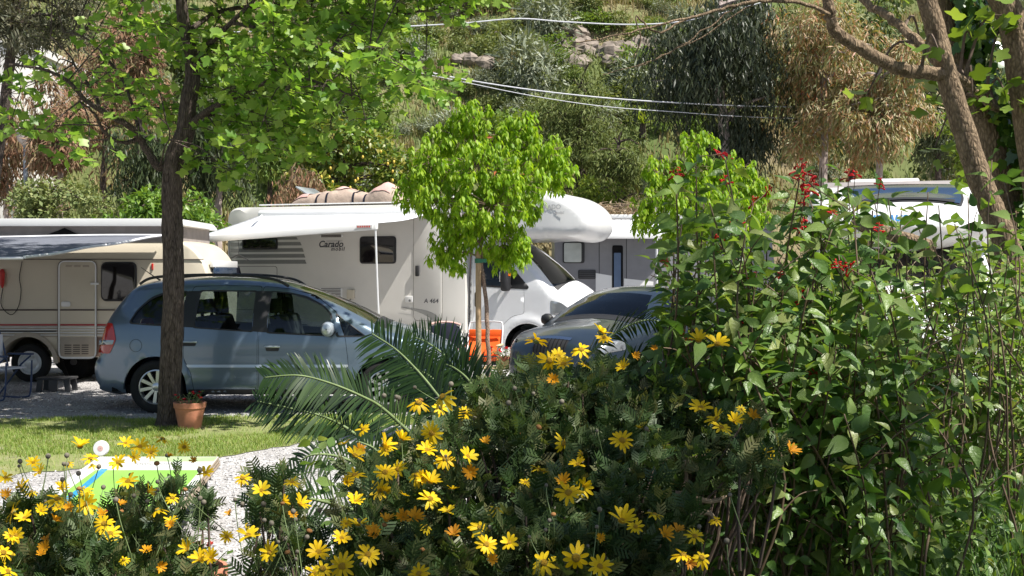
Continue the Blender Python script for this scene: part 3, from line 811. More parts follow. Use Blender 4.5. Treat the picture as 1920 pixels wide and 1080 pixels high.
# ------------------------------------------------------------------ dark hatchback, front turned to the camera
def build_hatch():
    fw = Vector((-math.cos(math.radians(57)), -math.sin(math.radians(57)), 0))
    front = Vector((0.50, 15.2, 0)); root_loc = front - fw * 4.5
    root = empty('dark_hatchback', root_loc, math.atan2(fw.y, fw.x))
    tag(root, 'dark blue-grey hatchback with green badge, parked in front of the white motorhome', 'car')
    ctrl = [(0.20, .22), (0.03, .32), (0.0, .45), (0.02, .62), (0.08, .75), (0.12, .95), (0.3, 1.1), (0.62, 1.27), (1.0, 1.385), (1.5, 1.425), (2.0, 1.425),
            (2.4, 1.37), (2.75, 1.22), (3.05, 1.06), (3.3, .945), (3.6, .895), (4.0, .84), (4.3, .755), (4.42, .68), (4.47, .56), (4.5, .42), (4.45, .27), (4.3, .20), (3.0, .2), (1.4, .2)]
    NS = 6; out = catmull(ctrl, NS, closed=True)
    def w(x, z):
        a = .865 - .28 * sstep(.88, 1.48, z) ** 1.15 - .02 * sstep(.35, .2, z)
        return a - .20 * sstep(3.6, 4.6, x) ** 1.7 - .12 * sstep(.8, -0.05, x) ** 1.6
    S = Shell(out, w, .10, lambda x, z: .035 + .06 * sstep(2.3, 3.1, x) + .02 * sstep(4.2, 4.5, x))
    gs = round_poly([(.85, .98), (1.95, .95), (3.12, .925), (2.5, 1.27), (2.1, 1.335), (1.5, 1.345), (1.05, 1.29)], .04)
    hl = round_poly([(4.0, .66), (4.40, .62), (4.36, .745), (4.2, .775), (4.02, .775)], .03)
    holes = [arch_poly(.85, .31, .36, .1), arch_poly(3.42, .31, .36, .1)]
    S.both('body', out, M['cardark'], root, holes=holes + [gs, hl], bands=[(0, 5 * NS, -1, 1), (8 * NS, 11 * NS + 2, -1, 1), (11 * NS + 2, 14 * NS, -1, -.9), (11 * NS + 2, 14 * NS, .9, 1)])
    S.band('tailgate', 5 * NS, 8 * NS, M['cardark'], root)
    S.band('windscreen', 11 * NS + 2, 14 * NS, M['glass'], root, -.9, .9)
    S.band('bonnet', 14 * NS, 17 * NS + 3, M['cardark'], root)
    S.band('front_bumper', 17 * NS + 3, 22 * NS, M['cardark'], root)
    S.band('underbody', 22 * NS, 25 * NS, M['void'], root, crown=0.0)
    S.band('cowl', 14 * NS - 3, 14 * NS + 1, M['black'], root, -.88, .88, off=.004)
    gi0, gi1 = 17 * NS + 3, 19 * NS
    gr = S.band('grille', gi0, gi1, M['black'], root, -.42, .42, off=.006)
    for k in range(9):
        c = -.38 + .095 * k
        S.band('grille_slat', gi0 + 1, gi1 - 1, M['void'], gr, c - .012, c + .012, off=.016, ny=2)
    S.band('grille_trim', gi0 - 1, gi0 + 1, M['chrome'], root, -.44, .44, off=.01)
    MB().lathe([(.045, 0), (.045, .012), (.03, .018), (.004, .02)], 20, 'x', (4.455, 0, .745)).build('badge', M['tie'], root, smooth=True)
    MB().lathe([(.045, 0), (.052, .004), (.052, .016), (.043, .018)], 24, 'x', (4.455, 0, .745)).build('badge_ring', M['chrome'], root, smooth=True)
    MB().box(4.55, 4.562, -.26, .26, .42, .53).build('number_plate', M['rv_white'], root, bevel=.004)
    MB().box(4.561, 4.565, -.26, -.215, .422, .528).build('plate_band', M['blue_decal'], root)
    S.band('lower_intake', 20 * NS, 21 * NS, M['void'], root, -.6, .6, off=.005)
    for sd in (-1, 1):
        S.side('side_window', gs, M['glass_tint'], root, off=-.006, sides=(sd,))
        S.side('pillar_trim', round_poly([(1.93, .95), (2.02, .95), (2.02, 1.335), (1.93, 1.338)], .01), M['black'], root, off=.002, sides=(sd,))
        S.side('headlight', hl, M['lamp'], root, off=.003, sides=(sd,))
        S.side('bumper_strip', rrect(3.85, 4.44, .47, .53, .02), M['black'], root, off=.01, sides=(sd,), use_rings=False)
        V, F = lathe([(0.01, -.1), (.06, -.09), (.085, -.04), (.085, .03), (.05, .07), (0.01, .075)], 16, 'y')
        V = np.array(V); V[:, 0] *= .8; V += np.array([3.0, 0, .98]); V[:, 1] = (V[:, 1] - .95) * -sd
        mir = MB().add(V, F).build('door_mirror', M['black'], root, smooth=True)
        MB().tube([(2.98, sd * .80, .93), (3.0, sd * .9, .96)], .02, 6).build('mirror_arm', M['black'], mir)
        for cx in (.85, 3.42):
            wheel(root, cx, sd * .76, .31, .2, sd, 7)
        # wiper
    MB().tube([(3.33, .2, .985), (3.22, -.1, 1.055), (3.12, -.4, 1.085)], .008, 6).build('wiper', M['black'], root)
    MB().box(.3, 3.9, -.76, .76, .25, .33).build('floor', M['void'], root)
    MB().box(2.9, 3.3, -.66, .66, .7, .92).build('dashboard', M['black'], root, bevel=.05)
    for y in (-.36, .36): car_seat('seat', 2.0, y, .45, root)
    for y in (-.4, .4): car_seat('seat', 1.1, y, .45, root, .5, .55)
    a = np.linspace(0, 2 * math.pi, 21)
    MB().tube([(2.72 + .07 * math.sin(t), .36 + .18 * math.cos(t), .88 + .16 * math.sin(t)) for t in a], .014, 6, False).build('steering_wheel', M['black'], root, smooth=True)
build_hatch()

# ------------------------------------------------------------------ van cab used by the motorhomes (x = 0 at the front wheel)
def build_cab(root, cabmat):
    ctrl = [(-1.12, .42), (-1.12, .9), (-1.12, 1.6), (-1.12, 2.05), (-1.05, 2.24), (-.75, 2.27), (-.45, 2.2), (-.18, 2.04), (.10, 1.76), (.34, 1.47), (.46, 1.33), (.62, 1.25), (.78, 1.13), (.88, .97), (.93, .75), (.96, .5), (.92, .33), (.8, .26), (.1, .26), (-.8, .30)]
    NS = 6; out = catmull(ctrl, NS, closed=True)
    def w(x, z):
        a = 1.0 - .13 * sstep(1.3, 2.35, z) - .03 * sstep(.4, .25, z) - .22 * sstep(.25, 1.05, x) ** 1.6
        dd = np.hypot(x, z - .34); return a + .035 * np.exp(-((dd - .47) / .06) ** 2)
    S = Shell(out, w, .13, lambda x, z: .05 + .19 * sstep(-.3, .5, x))
    door = round_poly([(-1.02, .55), (-.52, .55), (-.47, .72), (-.28, .88), (-.06, .93), (-.06, 1.36), (-.55, 2.06), (-.66, 2.12), (-1.02, 2.12)], .05)
    win = round_poly([(-.96, 1.45), (-.93, 1.41), (.0, 1.36), (.03, 1.40), (-.53, 2.02), (-.62, 2.06), (-.94, 2.06)], .05)
    hl = round_poly([(.42, .93), (.78, .86), (.74, 1.02), (.6, 1.13), (.42, 1.17)], .03)
    S.both('cab_body', out, cabmat, root, holes=[arch_poly(0, .34, .42, .1), door, hl], bands=[(4 * NS, 6 * NS + 3, -1, 1), (6 * NS + 3, 10 * NS, -1, -.93), (6 * NS + 3, 10 * NS, .93, 1)])
    S.band('windscreen', 6 * NS + 3, 10 * NS, M['glass'], root, -.93, .93, ny=24)
    S.band('bonnet', 10 * NS, 13 * NS, cabmat, root, ny=24)
    S.band('front_panel', 13 * NS, 17 * NS, cabmat, root, ny=24)
    S.band('grille', 14 * NS - 3, 15 * NS + 2, M['black'], root, -.55, .55, off=.006)
    S.band('scuttle', 10 * NS - 3, 10 * NS + 1, M['black'], root, -.93, .93, off=.004, ny=24)
    for sd in (-1, 1):
        dp = door.copy(); c = dp.mean(0); dp = c + (dp - c) * (1 - .006 / np.linalg.norm(dp - c, axis=1))[:, None]
        d = S.side('cab_door', dp, cabmat, root, holes=[round_poly([(-.94, 1.47), (-.91, 1.43), (-.30, 1.40), (-.30, 1.75), (-.55, 1.98), (-.62, 2.03), (-.92, 2.03)], .04)], sides=(sd,))[0]
        S.side('window', round_poly([(-.94, 1.47), (-.91, 1.43), (-.30, 1.40), (-.30, 1.75), (-.55, 1.98), (-.62, 2.03), (-.92, 2.03)], .04), M['glass_tint'], d, off=-.006, sides=(sd,))
        inner = round_poly([(-.93, 1.48), (-.905, 1.44), (-.315, 1.41), (-.315, 1.745), (-.555, 1.965), (-.625, 2.015), (-.915, 2.015)], .04)
        S.side('window_trim', win, M['black'], d, holes=[inner], off=.004, sides=(sd,))
        S.side('handle', rrect(-.99, -.90, 1.04, 1.31, .04), M['black'], d, off=.014, sides=(sd,), use_rings=False)
        S.side('headlight', hl, M['lamp'], root, off=.003, sides=(sd,))
        y0 = sd * .98
        mb = MB(); mb.box(-.42, -.28, min(sd * 1.05, sd * 1.29), max(sd * 1.05, sd * 1.29), 1.33, 1.72)
        mir = mb.build('door_mirror', M['black'], root, bevel=.05, seg=3)
        MB().box(-.44, -.415, min(sd * 1.08, sd * 1.26), max(sd * 1.08, sd * 1.26), 1.50, 1.68).build('mirror_glass', M['chrome'], mir, bevel=.01)
        for zz in (1.42, 1.62): MB().tube([(-.3, sd * .93, zz - .02), (-.35, sd * 1.08, zz)], .03, 8).build('mirror_arm', M['black'], mir, smooth=True)
        MB().box(-.285, -.272, min(sd * 1.10, sd * 1.24), max(sd * 1.10, sd * 1.24), 1.60, 1.65).build('mirror_indicator', M['amber'], mir)
        wheel(root, 0, sd * .87, .34, .225, sd, 8, M['steel'], .58, steel=True)
        a = np.linspace(math.pi * 1.02, -math.pi * .02, 20); V = []
        for yv in (sd * .55, sd * .985): V += [(.425 * math.cos(t), yv, .34 + .425 * math.sin(t)) for t in a]
        MB().add(V, [(i, i + 1, i + 21, i + 20) for i in range(19)]).build('wheel_arch_liner', M['void'], root)
        car_seat('seat', -.95, sd * .42, .85, root, .5, .68)
    for (a0, a1) in ((-.1, -.62), (.62, .12)):
        MB().tube([(.44, a0, 1.36), (.40, (a0 + a1) / 2, 1.42), (.36, a1, 1.46)], .011, 6).build('wiper', M['black'], root)
    MB().box(-.15, .3, -.82, .82, 1.0, 1.3).build('dashboard', M['black'], root, bevel=.06)
    MB().box(-1.1, .4, -.85, .85, .5, .58).build('floor', M['void'], root)
    MB().box(-1.15, -1.12, -.85, .85, .6, 2.2).build('bulkhead_curtain', M['tarp_pink'], root)
    a = np.linspace(0, 2 * math.pi, 25)
    MB().tube([(-.28 + .13 * math.sin(t), .42 + .21 * math.cos(t), 1.29 + .15 * math.sin(t)) for t in a], .016, 6, False).build('steering_wheel', M['black'], root, smooth=True)
    return S

# ------------------------------------------------------------------ white motorhome with awning
TH = math.radians(18); CT, ST = math.cos(TH), math.sin(TH)
MH_NEAR = (0.23, 20.6)                       # ground point under the near front wheel
def mx(px): a = (px - 960) / FPX; return (a * 20.6 - .23) / (CT + ST * a)
def mz(py, x): return CAM_H + (512 - py) * (20.6 - ST * x) / FPX
def build_motorhome():
    HW = 1.14
    root = empty('awning_motorhome', (MH_NEAR[0] + HW * ST, MH_NEAR[1] + HW * CT, 0), -TH)
    tag(root, 'large white motorhome with overcab bed, open pale awning and tarpaulin on its roof', 'motorhome')
    x0, x1 = mx(425), mx(846)
    ZR = 2.90; zb = .52
    # living box
    box_o = round_poly([(x0, zb), (x1 + .25, zb), (x1 + .25, ZR), (x0, ZR)], [.06, .02, .02, .28], 8)
    S = Shell(box_o, lambda x, z: 0 * x + HW, .045, .01)
    n = len(box_o)
    whole = MB(); V2, F = patch2d(box_o, [arch_poly(-3.45, .34, .43, .1)], .3, S.rings); yy = S.y(V2)
    whole.add(np.stack([V2[:, 0], -yy, V2[:, 1]], 1), F); whole.add(np.stack([V2[:, 0], yy, V2[:, 1]], 1), F[:, ::-1])
    whole.add(*S.band_vf(0, n)); whole.build('living_box', M['rv_side'], root, smooth=True, sharp=40)
    ya = -HW
    def rectpart(name, pxa, pxb, pya, pyb, mat_, r=.02, off=.004, par=None, hole=None, yin=None):
        xa, xb = mx(pxa), mx(pxb); za, zb2 = mz(pyb, (xa + xb) / 2), mz(pya, (xa + xb) / 2)
        poly = rrect(xa, xb, za, zb2, r)
        return extrude(name, poly, ya - off, ya + .003, mat_, par or root, bevel=min(.004, off * .4))
    # overcab bed
    al = [(mx(735), 2.89), (mx(735), 2.905), (mx(765), 2.99), (-1.0, 3.10), (-.3, 3.135), (.25, 3.11), (.72, 2.98), (1.03, 2.76), (1.12, 2.55), (1.06, 2.38), (.88, 2.285), (.3, 2.255), (-1.0, 2.25), (-1.05, 2.5), (-1.25, 2.86)]
    alo = catmull(al[2:14], 5, closed=False); alo = np.concatenate([np.array(al[:2]), alo, np.array(al[14:])])
    A = Shell(alo, lambda x, z: 1.13 - .10 * sstep(.3, 1.2, x) ** 1.5 + 0 * z, .17, lambda x, z: .02 + .09 * sstep(.5, 1.1, x))
    a_b = A.both('overcab_bed', alo, M['rv_white'], root, bands=[(0, len(alo), -1, 1)])
    # seam and logo on the overcab
    text_mesh('lettering', 'CARADO', .11, M['ink_pale'], a_b, face_my(.42, -1.137, 2.80), 0.0, .002)
    text_mesh('lettering', 'mobil', .075, M['ink_pale'], a_b, face_my(.62, -1.130, 2.70), 0.15, .001)
    # cab
    cabroot = root
    build_cab(cabroot, M['cab_white'])
    # filler panel behind the cab door
    extrude('cab_joint_panel', round_poly([(mx(846), .5), (mx(868), .5), (mx(868), 2.3), (mx(846), 2.3)], .02), -1.10, 1.10, M['rv_white'], root, bevel=.01)
    # cassette and awning
    cx0, cx1 = mx(490), mx(812)
    extrude('awning_box', round_poly([(-HW - .12, 2.70), (-HW - .002, 2.70), (-HW - .002, 2.83), (-HW - .05, 2.84), (-HW - .12, 2.80)], .03), cx0, cx1, M['rv_white'], root, bevel=.004, plane='yz')
    EXT = 2.3
    zl, zr_ = 2.20, 2.40
    aw = empty('awning', (0, 0, 0), 0, root)
    nu, nv = 22, 14; V = []
    for j in range(nv + 1):
        v = j / nv
        for i in range(nu + 1):
            u = i / nu
            zf = zl + (zr_ - zl) * u
            z = 2.72 + (zf + .05 - 2.72) * v - .05 * math.sin(math.pi * v) * (0.6 + .4 * math.sin(math.pi * u)) + .006 * math.sin(u * 40 + v * 5) * math.sin(math.pi * v)
            V.append((cx0 + (cx1 - cx0) * u, -HW - .11 - EXT * v, z))
    F = [(j * (nu + 1) + i, j * (nu + 1) + i + 1, (j + 1) * (nu + 1) + i + 1, (j + 1) * (nu + 1) + i) for j in range(nv) for i in range(nu)]
    fab = mesh('awning_cloth', V, F, M['awning_st'], aw, smooth=True)
    md = fab.modifiers.new('thick', 'SOLIDIFY'); md.thickness = .004; md.offset = -1
    yf = -HW - .11 - EXT
    b = MB(); pr = [(-.045, -.055), (.05, -.05), (.05, .05), (-.03, .06)]
    b.add([(cx0, yf + p[0], zl + p[1]) for p in pr] + [(cx1, yf + p[0], zr_ + p[1]) for p in pr], [(0, 1, 2, 3), (7, 6, 5, 4)] + [(i, i + 4, (i + 1) % 4 + 4, (i + 1) % 4) for i in range(4)])
    b.build('front_rail', M['rv_white'], aw, bevel=.012)
    MB().box(cx1 - .34, cx1 - .06, yf - .062, yf - .046, zr_ - .03, zr_ + .02).build('maker_mark', M['rv_white'], aw)
    for k in range(6): MB().box(cx1 - .32 + .04 * k, cx1 - .295 + .04 * k, yf - .065, yf - .0615, zr_ - .018, zr_ + .010).build('mark_letter', M['orange_print'], aw)
    MB().tube([(cx1 - .03, yf, zr_ - .02), (cx1 + .02, yf - .02, 1.3), (cx1 + .10, yf - .05, .012)], .017, 8).build('support_leg', M['steel'], aw, smooth=True)
    MB().tube([(cx0 + .03, yf, zl - .02), (cx0 + .02, yf - .02, 1.2), (cx0 - .02, yf - .05, .012)], .017, 8).build('support_leg', M['steel'], aw, smooth=True)
    MB().box(cx1 + .05, cx1 + .15, yf - .10, yf, 0, .012).build('leg_foot', M['black'], aw)
    for xx in (cx0 + .06, cx1 - .06):
        MB().tube([(xx, -HW - .08, 2.74), (xx + (.5 if xx < 0 and xx == cx0 + .06 else -.5), -HW - .08 - EXT * .5, 2.55), (xx, yf, (zl if xx < -4 else zr_))], .02, 6).build('folding_arm', M['steel'], aw, smooth=True)
    # windows
    def window(name, pxa, pxb, pya, pyb, r):
        w_ = rectpart(name, pxa, pxb, pya, pyb, M['black'], r, .02)
        xa, xb = mx(pxa), mx(pxb); za, z2 = mz(pyb, (xa + xb) / 2), mz(pya, (xa + xb) / 2)
        extrude('pane', rrect(xa + .025, xb - .025, za + .025, z2 - .025, r * .7), ya - .026, ya - .02, M['glass_dark'], w_, bevel=.002)
        return w_
    window('window', 675, 743, 443, 494.5, .07)
    window('rear_window', 455, 521, 446, 468, .05)
    # stripes
    for k, (pa, pb, pe) in enumerate([(444, 449, 556), (453.5, 460, 563), (465, 472, 567), (476, 483, 570), (487, 494.5, 572)]):
        xe = mx(pe); xs = mx(432)
        za, z2 = mz(pb, -4.2), mz(pa, -4.2)
        extrude('decal_stripe', [(xs, za), (xe + .03, za), (xe, z2), (xs, z2)], ya - .0035, ya + .001, M['grey_stripe'], root)
    # lettering
    zt = mz(458, mx(620))
    text_mesh('lettering', 'Carado', .165, M['ink'], root, face_my(mx(620), ya - .003, zt), 0.25, .004, 1.02)
    text_mesh('lettering', 'mobil', .10, M['ink'], root, face_my(mx(633), ya - .003, mz(467, mx(633))), 0.25, .002, 1.25)
    MB().box(mx(600), mx(640), ya - .003, ya - .001, mz(463.6, mx(620)), mz(463, mx(620))).build('lettering_underline', M['ink'], root)
    MB().box(mx(612), mx(642), ya - .003, ya - .001, mz(452.2, mx(620)), mz(451.6, mx(620))).build('lettering_overline', M['ink'], root)
    text_mesh('lettering', 'A 464', .115, M['ink'], root, face_my(mx(809), ya - .016, mz(564.5, mx(809))), 0.12, .001)
    # vents
    for (a, b_, c, d, n_) in ((600, 643, 440, 445, 3), (600, 642, 540, 562, 8)):
        vp = rectpart('vent', a, b_, c, d, M['rv_white'], .02, .012)
        xa, xb = mx(a), mx(b_); za, z2 = mz(d, (xa + xb) / 2), mz(c, (xa + xb) / 2)
        for k in range(n_):
            z = za + (z2 - za) * (k + .5) / n_
            MB().box(xa + .03, xb - .03, ya - .0155, ya - .011, z - .007, z + .006).build('slat_gap', M['trim'], vp)
    pb = rectpart('power_socket_box', 653, 665.5, 543, 560, M['cream'], .015, .07)
    MB().tube([(mx(659), ya - .05, mz(560, -3.1)), (mx(657), ya - .06, 1.0), (mx(655), ya - .08, .5)], .008, 6).build('power_cable', M['rubber'], root)
    # service flap
    xa, xb = mx(436), mx(520); za, z2 = 0.95, mz(499, -4.6)
    fl = rrect(xa, xb, za, z2, .06); c = fl.mean(0)
    b = MB(); V2, F = patch2d(fl, [c + (fl - c) * (1 - .012 / np.linalg.norm(fl - c, axis=1))[:, None]], 2.0); b.add(np.stack([V2[:, 0], 0 * V2[:, 0] + ya - .003, V2[:, 1]], 1), F); b.build('flap_seam', M['trim'], root)
    # habitation door
    dx0, dx1 = mx(776), mx(829); dz0, dz1 = mz(601, mx(800)), mz(405, mx(800))
    dr = extrude('entrance_door', rrect(dx0, dx1, dz0, dz1, .09), ya - .012, ya + .002, M['rv_side'], root, bevel=.004)
    fl = rrect(dx0 - .008, dx1 + .008, dz0 - .008, dz1 + .008, .095); c = fl.mean(0)
    V2, F = patch2d(fl, [rrect(dx0, dx1, dz0, dz1, .09)], 2.0); MB().add(np.stack([V2[:, 0], 0 * V2[:, 0] + ya - .004, V2[:, 1]], 1), F).build('door_seal', M['trim'], dr)
    MB().box(mx(780), mx(786.5), ya - .05, ya - .012, mz(518, mx(783)), mz(498, mx(783))).build('door_handle', M['black'], dr, bevel=.012)
    lk = rectpart('lock_plate', 760, 774, 555, 567, M['rv_white'], .02, .018)
    MB().lathe([(.02, -.004), (.02, 0.0), (.004, 0)], 12, 'y', (mx(769), ya - .018, mz(563.5, mx(769)))).build('key_cylinder', M['black'], lk)
    sw = catmull([(mx(752), mz(576, -2)), (mx(775), mz(578, -2)), (mx(800), mz(582, -2)), (mx(818), mz(590, -2)), (mx(824), mz(600, -2)), (mx(812), mz(600, -2)), (mx(800), mz(592, -2)), (mx(780), mz(583.5, -2))], 5, closed=True)
    V2, F = patch2d(sw, (), .3); MB().add(np.stack([V2[:, 0], 0 * V2[:, 0] + ya - .0145, V2[:, 1]], 1), F).build('swoosh_decal', M['grey_stripe'], root)
    # skirt, red rail lamp
    extrude('skirt', rrect(-2.95, mx(866), .40, .62, .02), ya - .012, ya + .05, M['rv_side'], root, bevel=.006)
    extrude('skirt', rrect(x0 + .1, -3.92, .40, .62, .02), ya - .012, ya + .05, M['rv_side'], root, bevel=.006)
    MB().box(mx(852), mx(878), -HW - .03, -HW - .002, 2.60, 2.63).build('marker_strip', M['red_lens'], root)
    MB().box(x0 + .3, x1, -.8, .8, .3, .5).build('chassis', M['void'], root)
    for sd in (-1, 1): wheel(root, -3.45, sd * .92, .34, .225, sd, 8, M['steel'], .58, steel=True)
    # rear cycle carrier
    b = MB()
    for y in (-.7, .7): b.tube([(x0 - .01, y, 2.3), (x0 - .10, y, 2.2), (x0 - .12, y, 1.2), (x0 - .5, y, 1.15)], .015, 6)
    for xx in (-.25, -.45): b.tube([(x0 + xx, -1.0, 1.17), (x0 + xx, 1.0, 1.17)], .02, 6)
    b.build('cycle_carrier', M['steel'], root, smooth=True)
    # roof fittings
    b = MB()
    for yy_ in (-.95, .95): b.tube([(x0 + .6, yy_, 2.95), (mx(730), yy_, 2.95)], .014, 6)
    b.build('roof_rail', M['steel'], root, smooth=True)
    for (xa, sx) in ((mx(505) - .35, .8), (mx(715), .55)):
        fr = MB(); fr.box(xa + .25, xa + .25 + sx, -.2, .5, 2.90, 2.945); hatch = fr.build('roof_hatch', M['rv_white'], root, bevel=.01)
        c, s_ = math.cos(.62), math.sin(.62)
        V = []
        for (u, v, t) in [(u, v, t) for t in (0, .03) for v in (-.25, .55) for u in (0, sx)]:
            V.append((xa + .28 + sx - u * c - t * s_, v, 2.96 + u * s_ * .85 - t * c))
        MB().add(V, [(0, 2, 3, 1), (4, 5, 7, 6), (0, 1, 5, 4), (2, 6, 7, 3), (0, 4, 6, 2), (1, 3, 7, 5)]).build('hatch_lid', M['acrylic'], hatch, bevel=.008)
    return root, x0, x1

m = mat('awning_striped', (0.66, 0.67, 0.70), 0.8, spec=0.15)
nt = m.node_tree; b_ = nt.nodes['Principled BSDF']; tcn = nt.nodes.new('ShaderNodeTexCoord'); wv = nt.nodes.new('ShaderNodeTexWave')
wv.bands_direction = 'Y'; wv.inputs['Scale'].default_value = 1.4; wv.inputs['Distortion'].default_value = 0.15
nt.links.new(tcn.outputs['Object'], wv.inputs['Vector']); crn = nt.nodes.new('ShaderNodeValToRGB')
crn.color_ramp.elements[0].color = (0.50, 0.52, 0.57, 1); crn.color_ramp.elements[0].position = 0.0; crn.color_ramp.elements[1].color = (0.68, 0.69, 0.71, 1); crn.color_ramp.elements[1].position = 0.22
nt.links.new(wv.outputs['Fac'], crn.inputs['Fac']); nt.links.new(crn.outputs['Color'], b_.inputs['Base Color'])
M['awning_st'] = m
build_motorhome()

def mh_world(x, y, z):
    """point of the white motorhome's frame in the place (y measured from its middle, camera side negative)"""
    ox, oy = MH_NEAR[0] + 1.14 * ST, MH_NEAR[1] + 1.14 * CT
    return np.array([ox + x * CT + y * ST, oy - x * ST + y * CT, z])

# tarpaulin bundle strapped on the roof
def build_bundle():
    xa, xb = mx(531), mx(736)
    base = mh_world((xa + xb) / 2, -.45, 2.965)
    root = empty('roof_bundle', base, -TH)
    tag(root, 'beige and pink folded tarpaulin bundle strapped on the motorhome roof', 'bundle')
    L = xb - xa; n, k = 46, 18; V = []
    hs = catmull([(0, .05), (.06, .17), (.15, .20), (.28, .24), (.42, .30), (.52, .27), (.6, .22), (.68, .20), (.78, .33), (.86, .35), (.93, .24), (1, .06)], 8)
    for i in range(n + 1):
        u = i / n; h = float(np.interp(u, hs[:, 0], hs[:, 1])); wdt = .36 + .04 * math.sin(u * 9)
        for sx_ in (.24, .33, .58, .68):
            h -= .035 * math.exp(-((u - sx_) / .012) ** 2)
        for j in range(k + 1):
            a = math.pi * j / k
            wob = 1 + .05 * math.sin(u * 31 + 5 * a) + .04 * math.sin(u * 57 - 7 * a)
            V.append(((u - .5) * L, -wdt * math.copysign(abs(math.cos(a)) ** .7, math.cos(a)), max(0, h * wob * abs(math.sin(a)) ** .75)))
    F = [(i * (k + 1) + j, i * (k + 1) + j + 1, (i + 1) * (k + 1) + j + 1, (i + 1) * (k + 1) + j) for i in range(n) for j in range(k)]
    mesh('tarpaulin', V, F, M['tarp'], root, smooth=True)
    Varr = np.array(V).reshape(n + 1, k + 1, 3)
    for (u0, u1, j0, j1) in ((0.0, .16, 3, 11), (.38, .52, 6, 12), (.74, .92, 3, 12)):
        i0, i1 = int(u0 * n), int(u1 * n)
        sub = Varr[i0:i1 + 1, j0:j1 + 1] + np.array([0, -.006, .018])
        nu, nv = sub.shape[:2]
        mesh('pink_fold', sub.reshape(-1, 3), [(i * nv + j, i * nv + j + 1, (i + 1) * nv + j + 1, (i + 1) * nv + j) for i in range(nu - 1) for j in range(nv - 1)], M['tarp_pink'], root, smooth=True)
    for s_ in (.24, .33, .58, .68):
        i = int(s_ * n); V = []
        for j in range(k + 1):
            for dx in (-.02, .02): V.append((Varr[i, j, 0] + dx, Varr[i, j, 1] * 1.03, Varr[i, j, 2] + .012))
        mesh('strap', V, [(2 * j, 2 * j + 1, 2 * j + 3, 2 * j + 2) for j in range(k)], M['dark_cloth'], root, smooth=True)
build_bundle()

# bicycle on the rear carrier
def build_bike():
    x0 = mx(425)
    base = mh_world(x0 - .30, 0, 1.19)
    root = empty('bicycle', base, -TH + math.pi / 2)
    tag(root, 'dark bicycle hung on the rear carrier of the awning motorhome', 'bicycle')
    for cx in (-.52, .52):
        w_ = empty('wheel', (cx, 0, .33), 0, root)
        a = np.linspace(0, 2 * math.pi, 29)
        MB().tube([(.32 * math.cos(t), 0, .32 * math.sin(t)) for t in a], .02, 6, False).build('tyre', M['rubber'], w_, smooth=True)
        MB().tube([(.295 * math.cos(t), 0, .295 * math.sin(t)) for t in a], .012, 6, False).build('rim', M['alloy'], w_, smooth=True)
        for k in range(12):
            t = k * math.pi / 6; MB().tube([(0, 0, 0), (.295 * math.cos(t), 0, .295 * math.sin(t))], .0025, 4).build('spoke', M['alloy'], w_)
    pts = dict(bb=(-.08, 0, .30), rear=(-.52, 0, .33), seat=(-.22, 0, .82), head=(.33, 0, .85), headl=(.37, 0, .70), front=(.52, 0, .33))
    b = MB()
    for (p, q) in (('bb', 'seat'), ('bb', 'headl'), ('seat', 'head'), ('bb', 'rear'), ('seat', 'rear'), ('head', 'front')): b.tube([pts[p], pts[q]], .017, 8)
    b.build('frame', M['dark_cloth'], root, smooth=True)
    MB().tube([(-.36, 0, .94), (-.2, 0, .945), (-.08, 0, .93)], [.06, .05, .02], 8).build('saddle', M['black'], root, smooth=True)
    MB().tube([(-.22, 0, .8), (-.24, 0, .93)], .013, 6).build('seat_post', M['steel'], root)
    MB().tube([(.33, 0, .85), (.30, 0, .97), (.30, .28, 1.0), (.22, .3, 1.0)], .012, 6).build('handlebar', M['black'], root, smooth=True)
    MB().tube([(.30, 0, .97), (.30, -.28, 1.0), (.22, -.3, 1.0)], .012, 6).build('handlebar', M['black'], root, smooth=True)
    MB().lathe([(.09, -.01), (.095, 0), (.09, .01), (.03, .01), (.03, -.01), (.09, -.01)], 20, 'y', (-.08, .05, .30)).build('chainring', M['steel'], root)
build_bike()
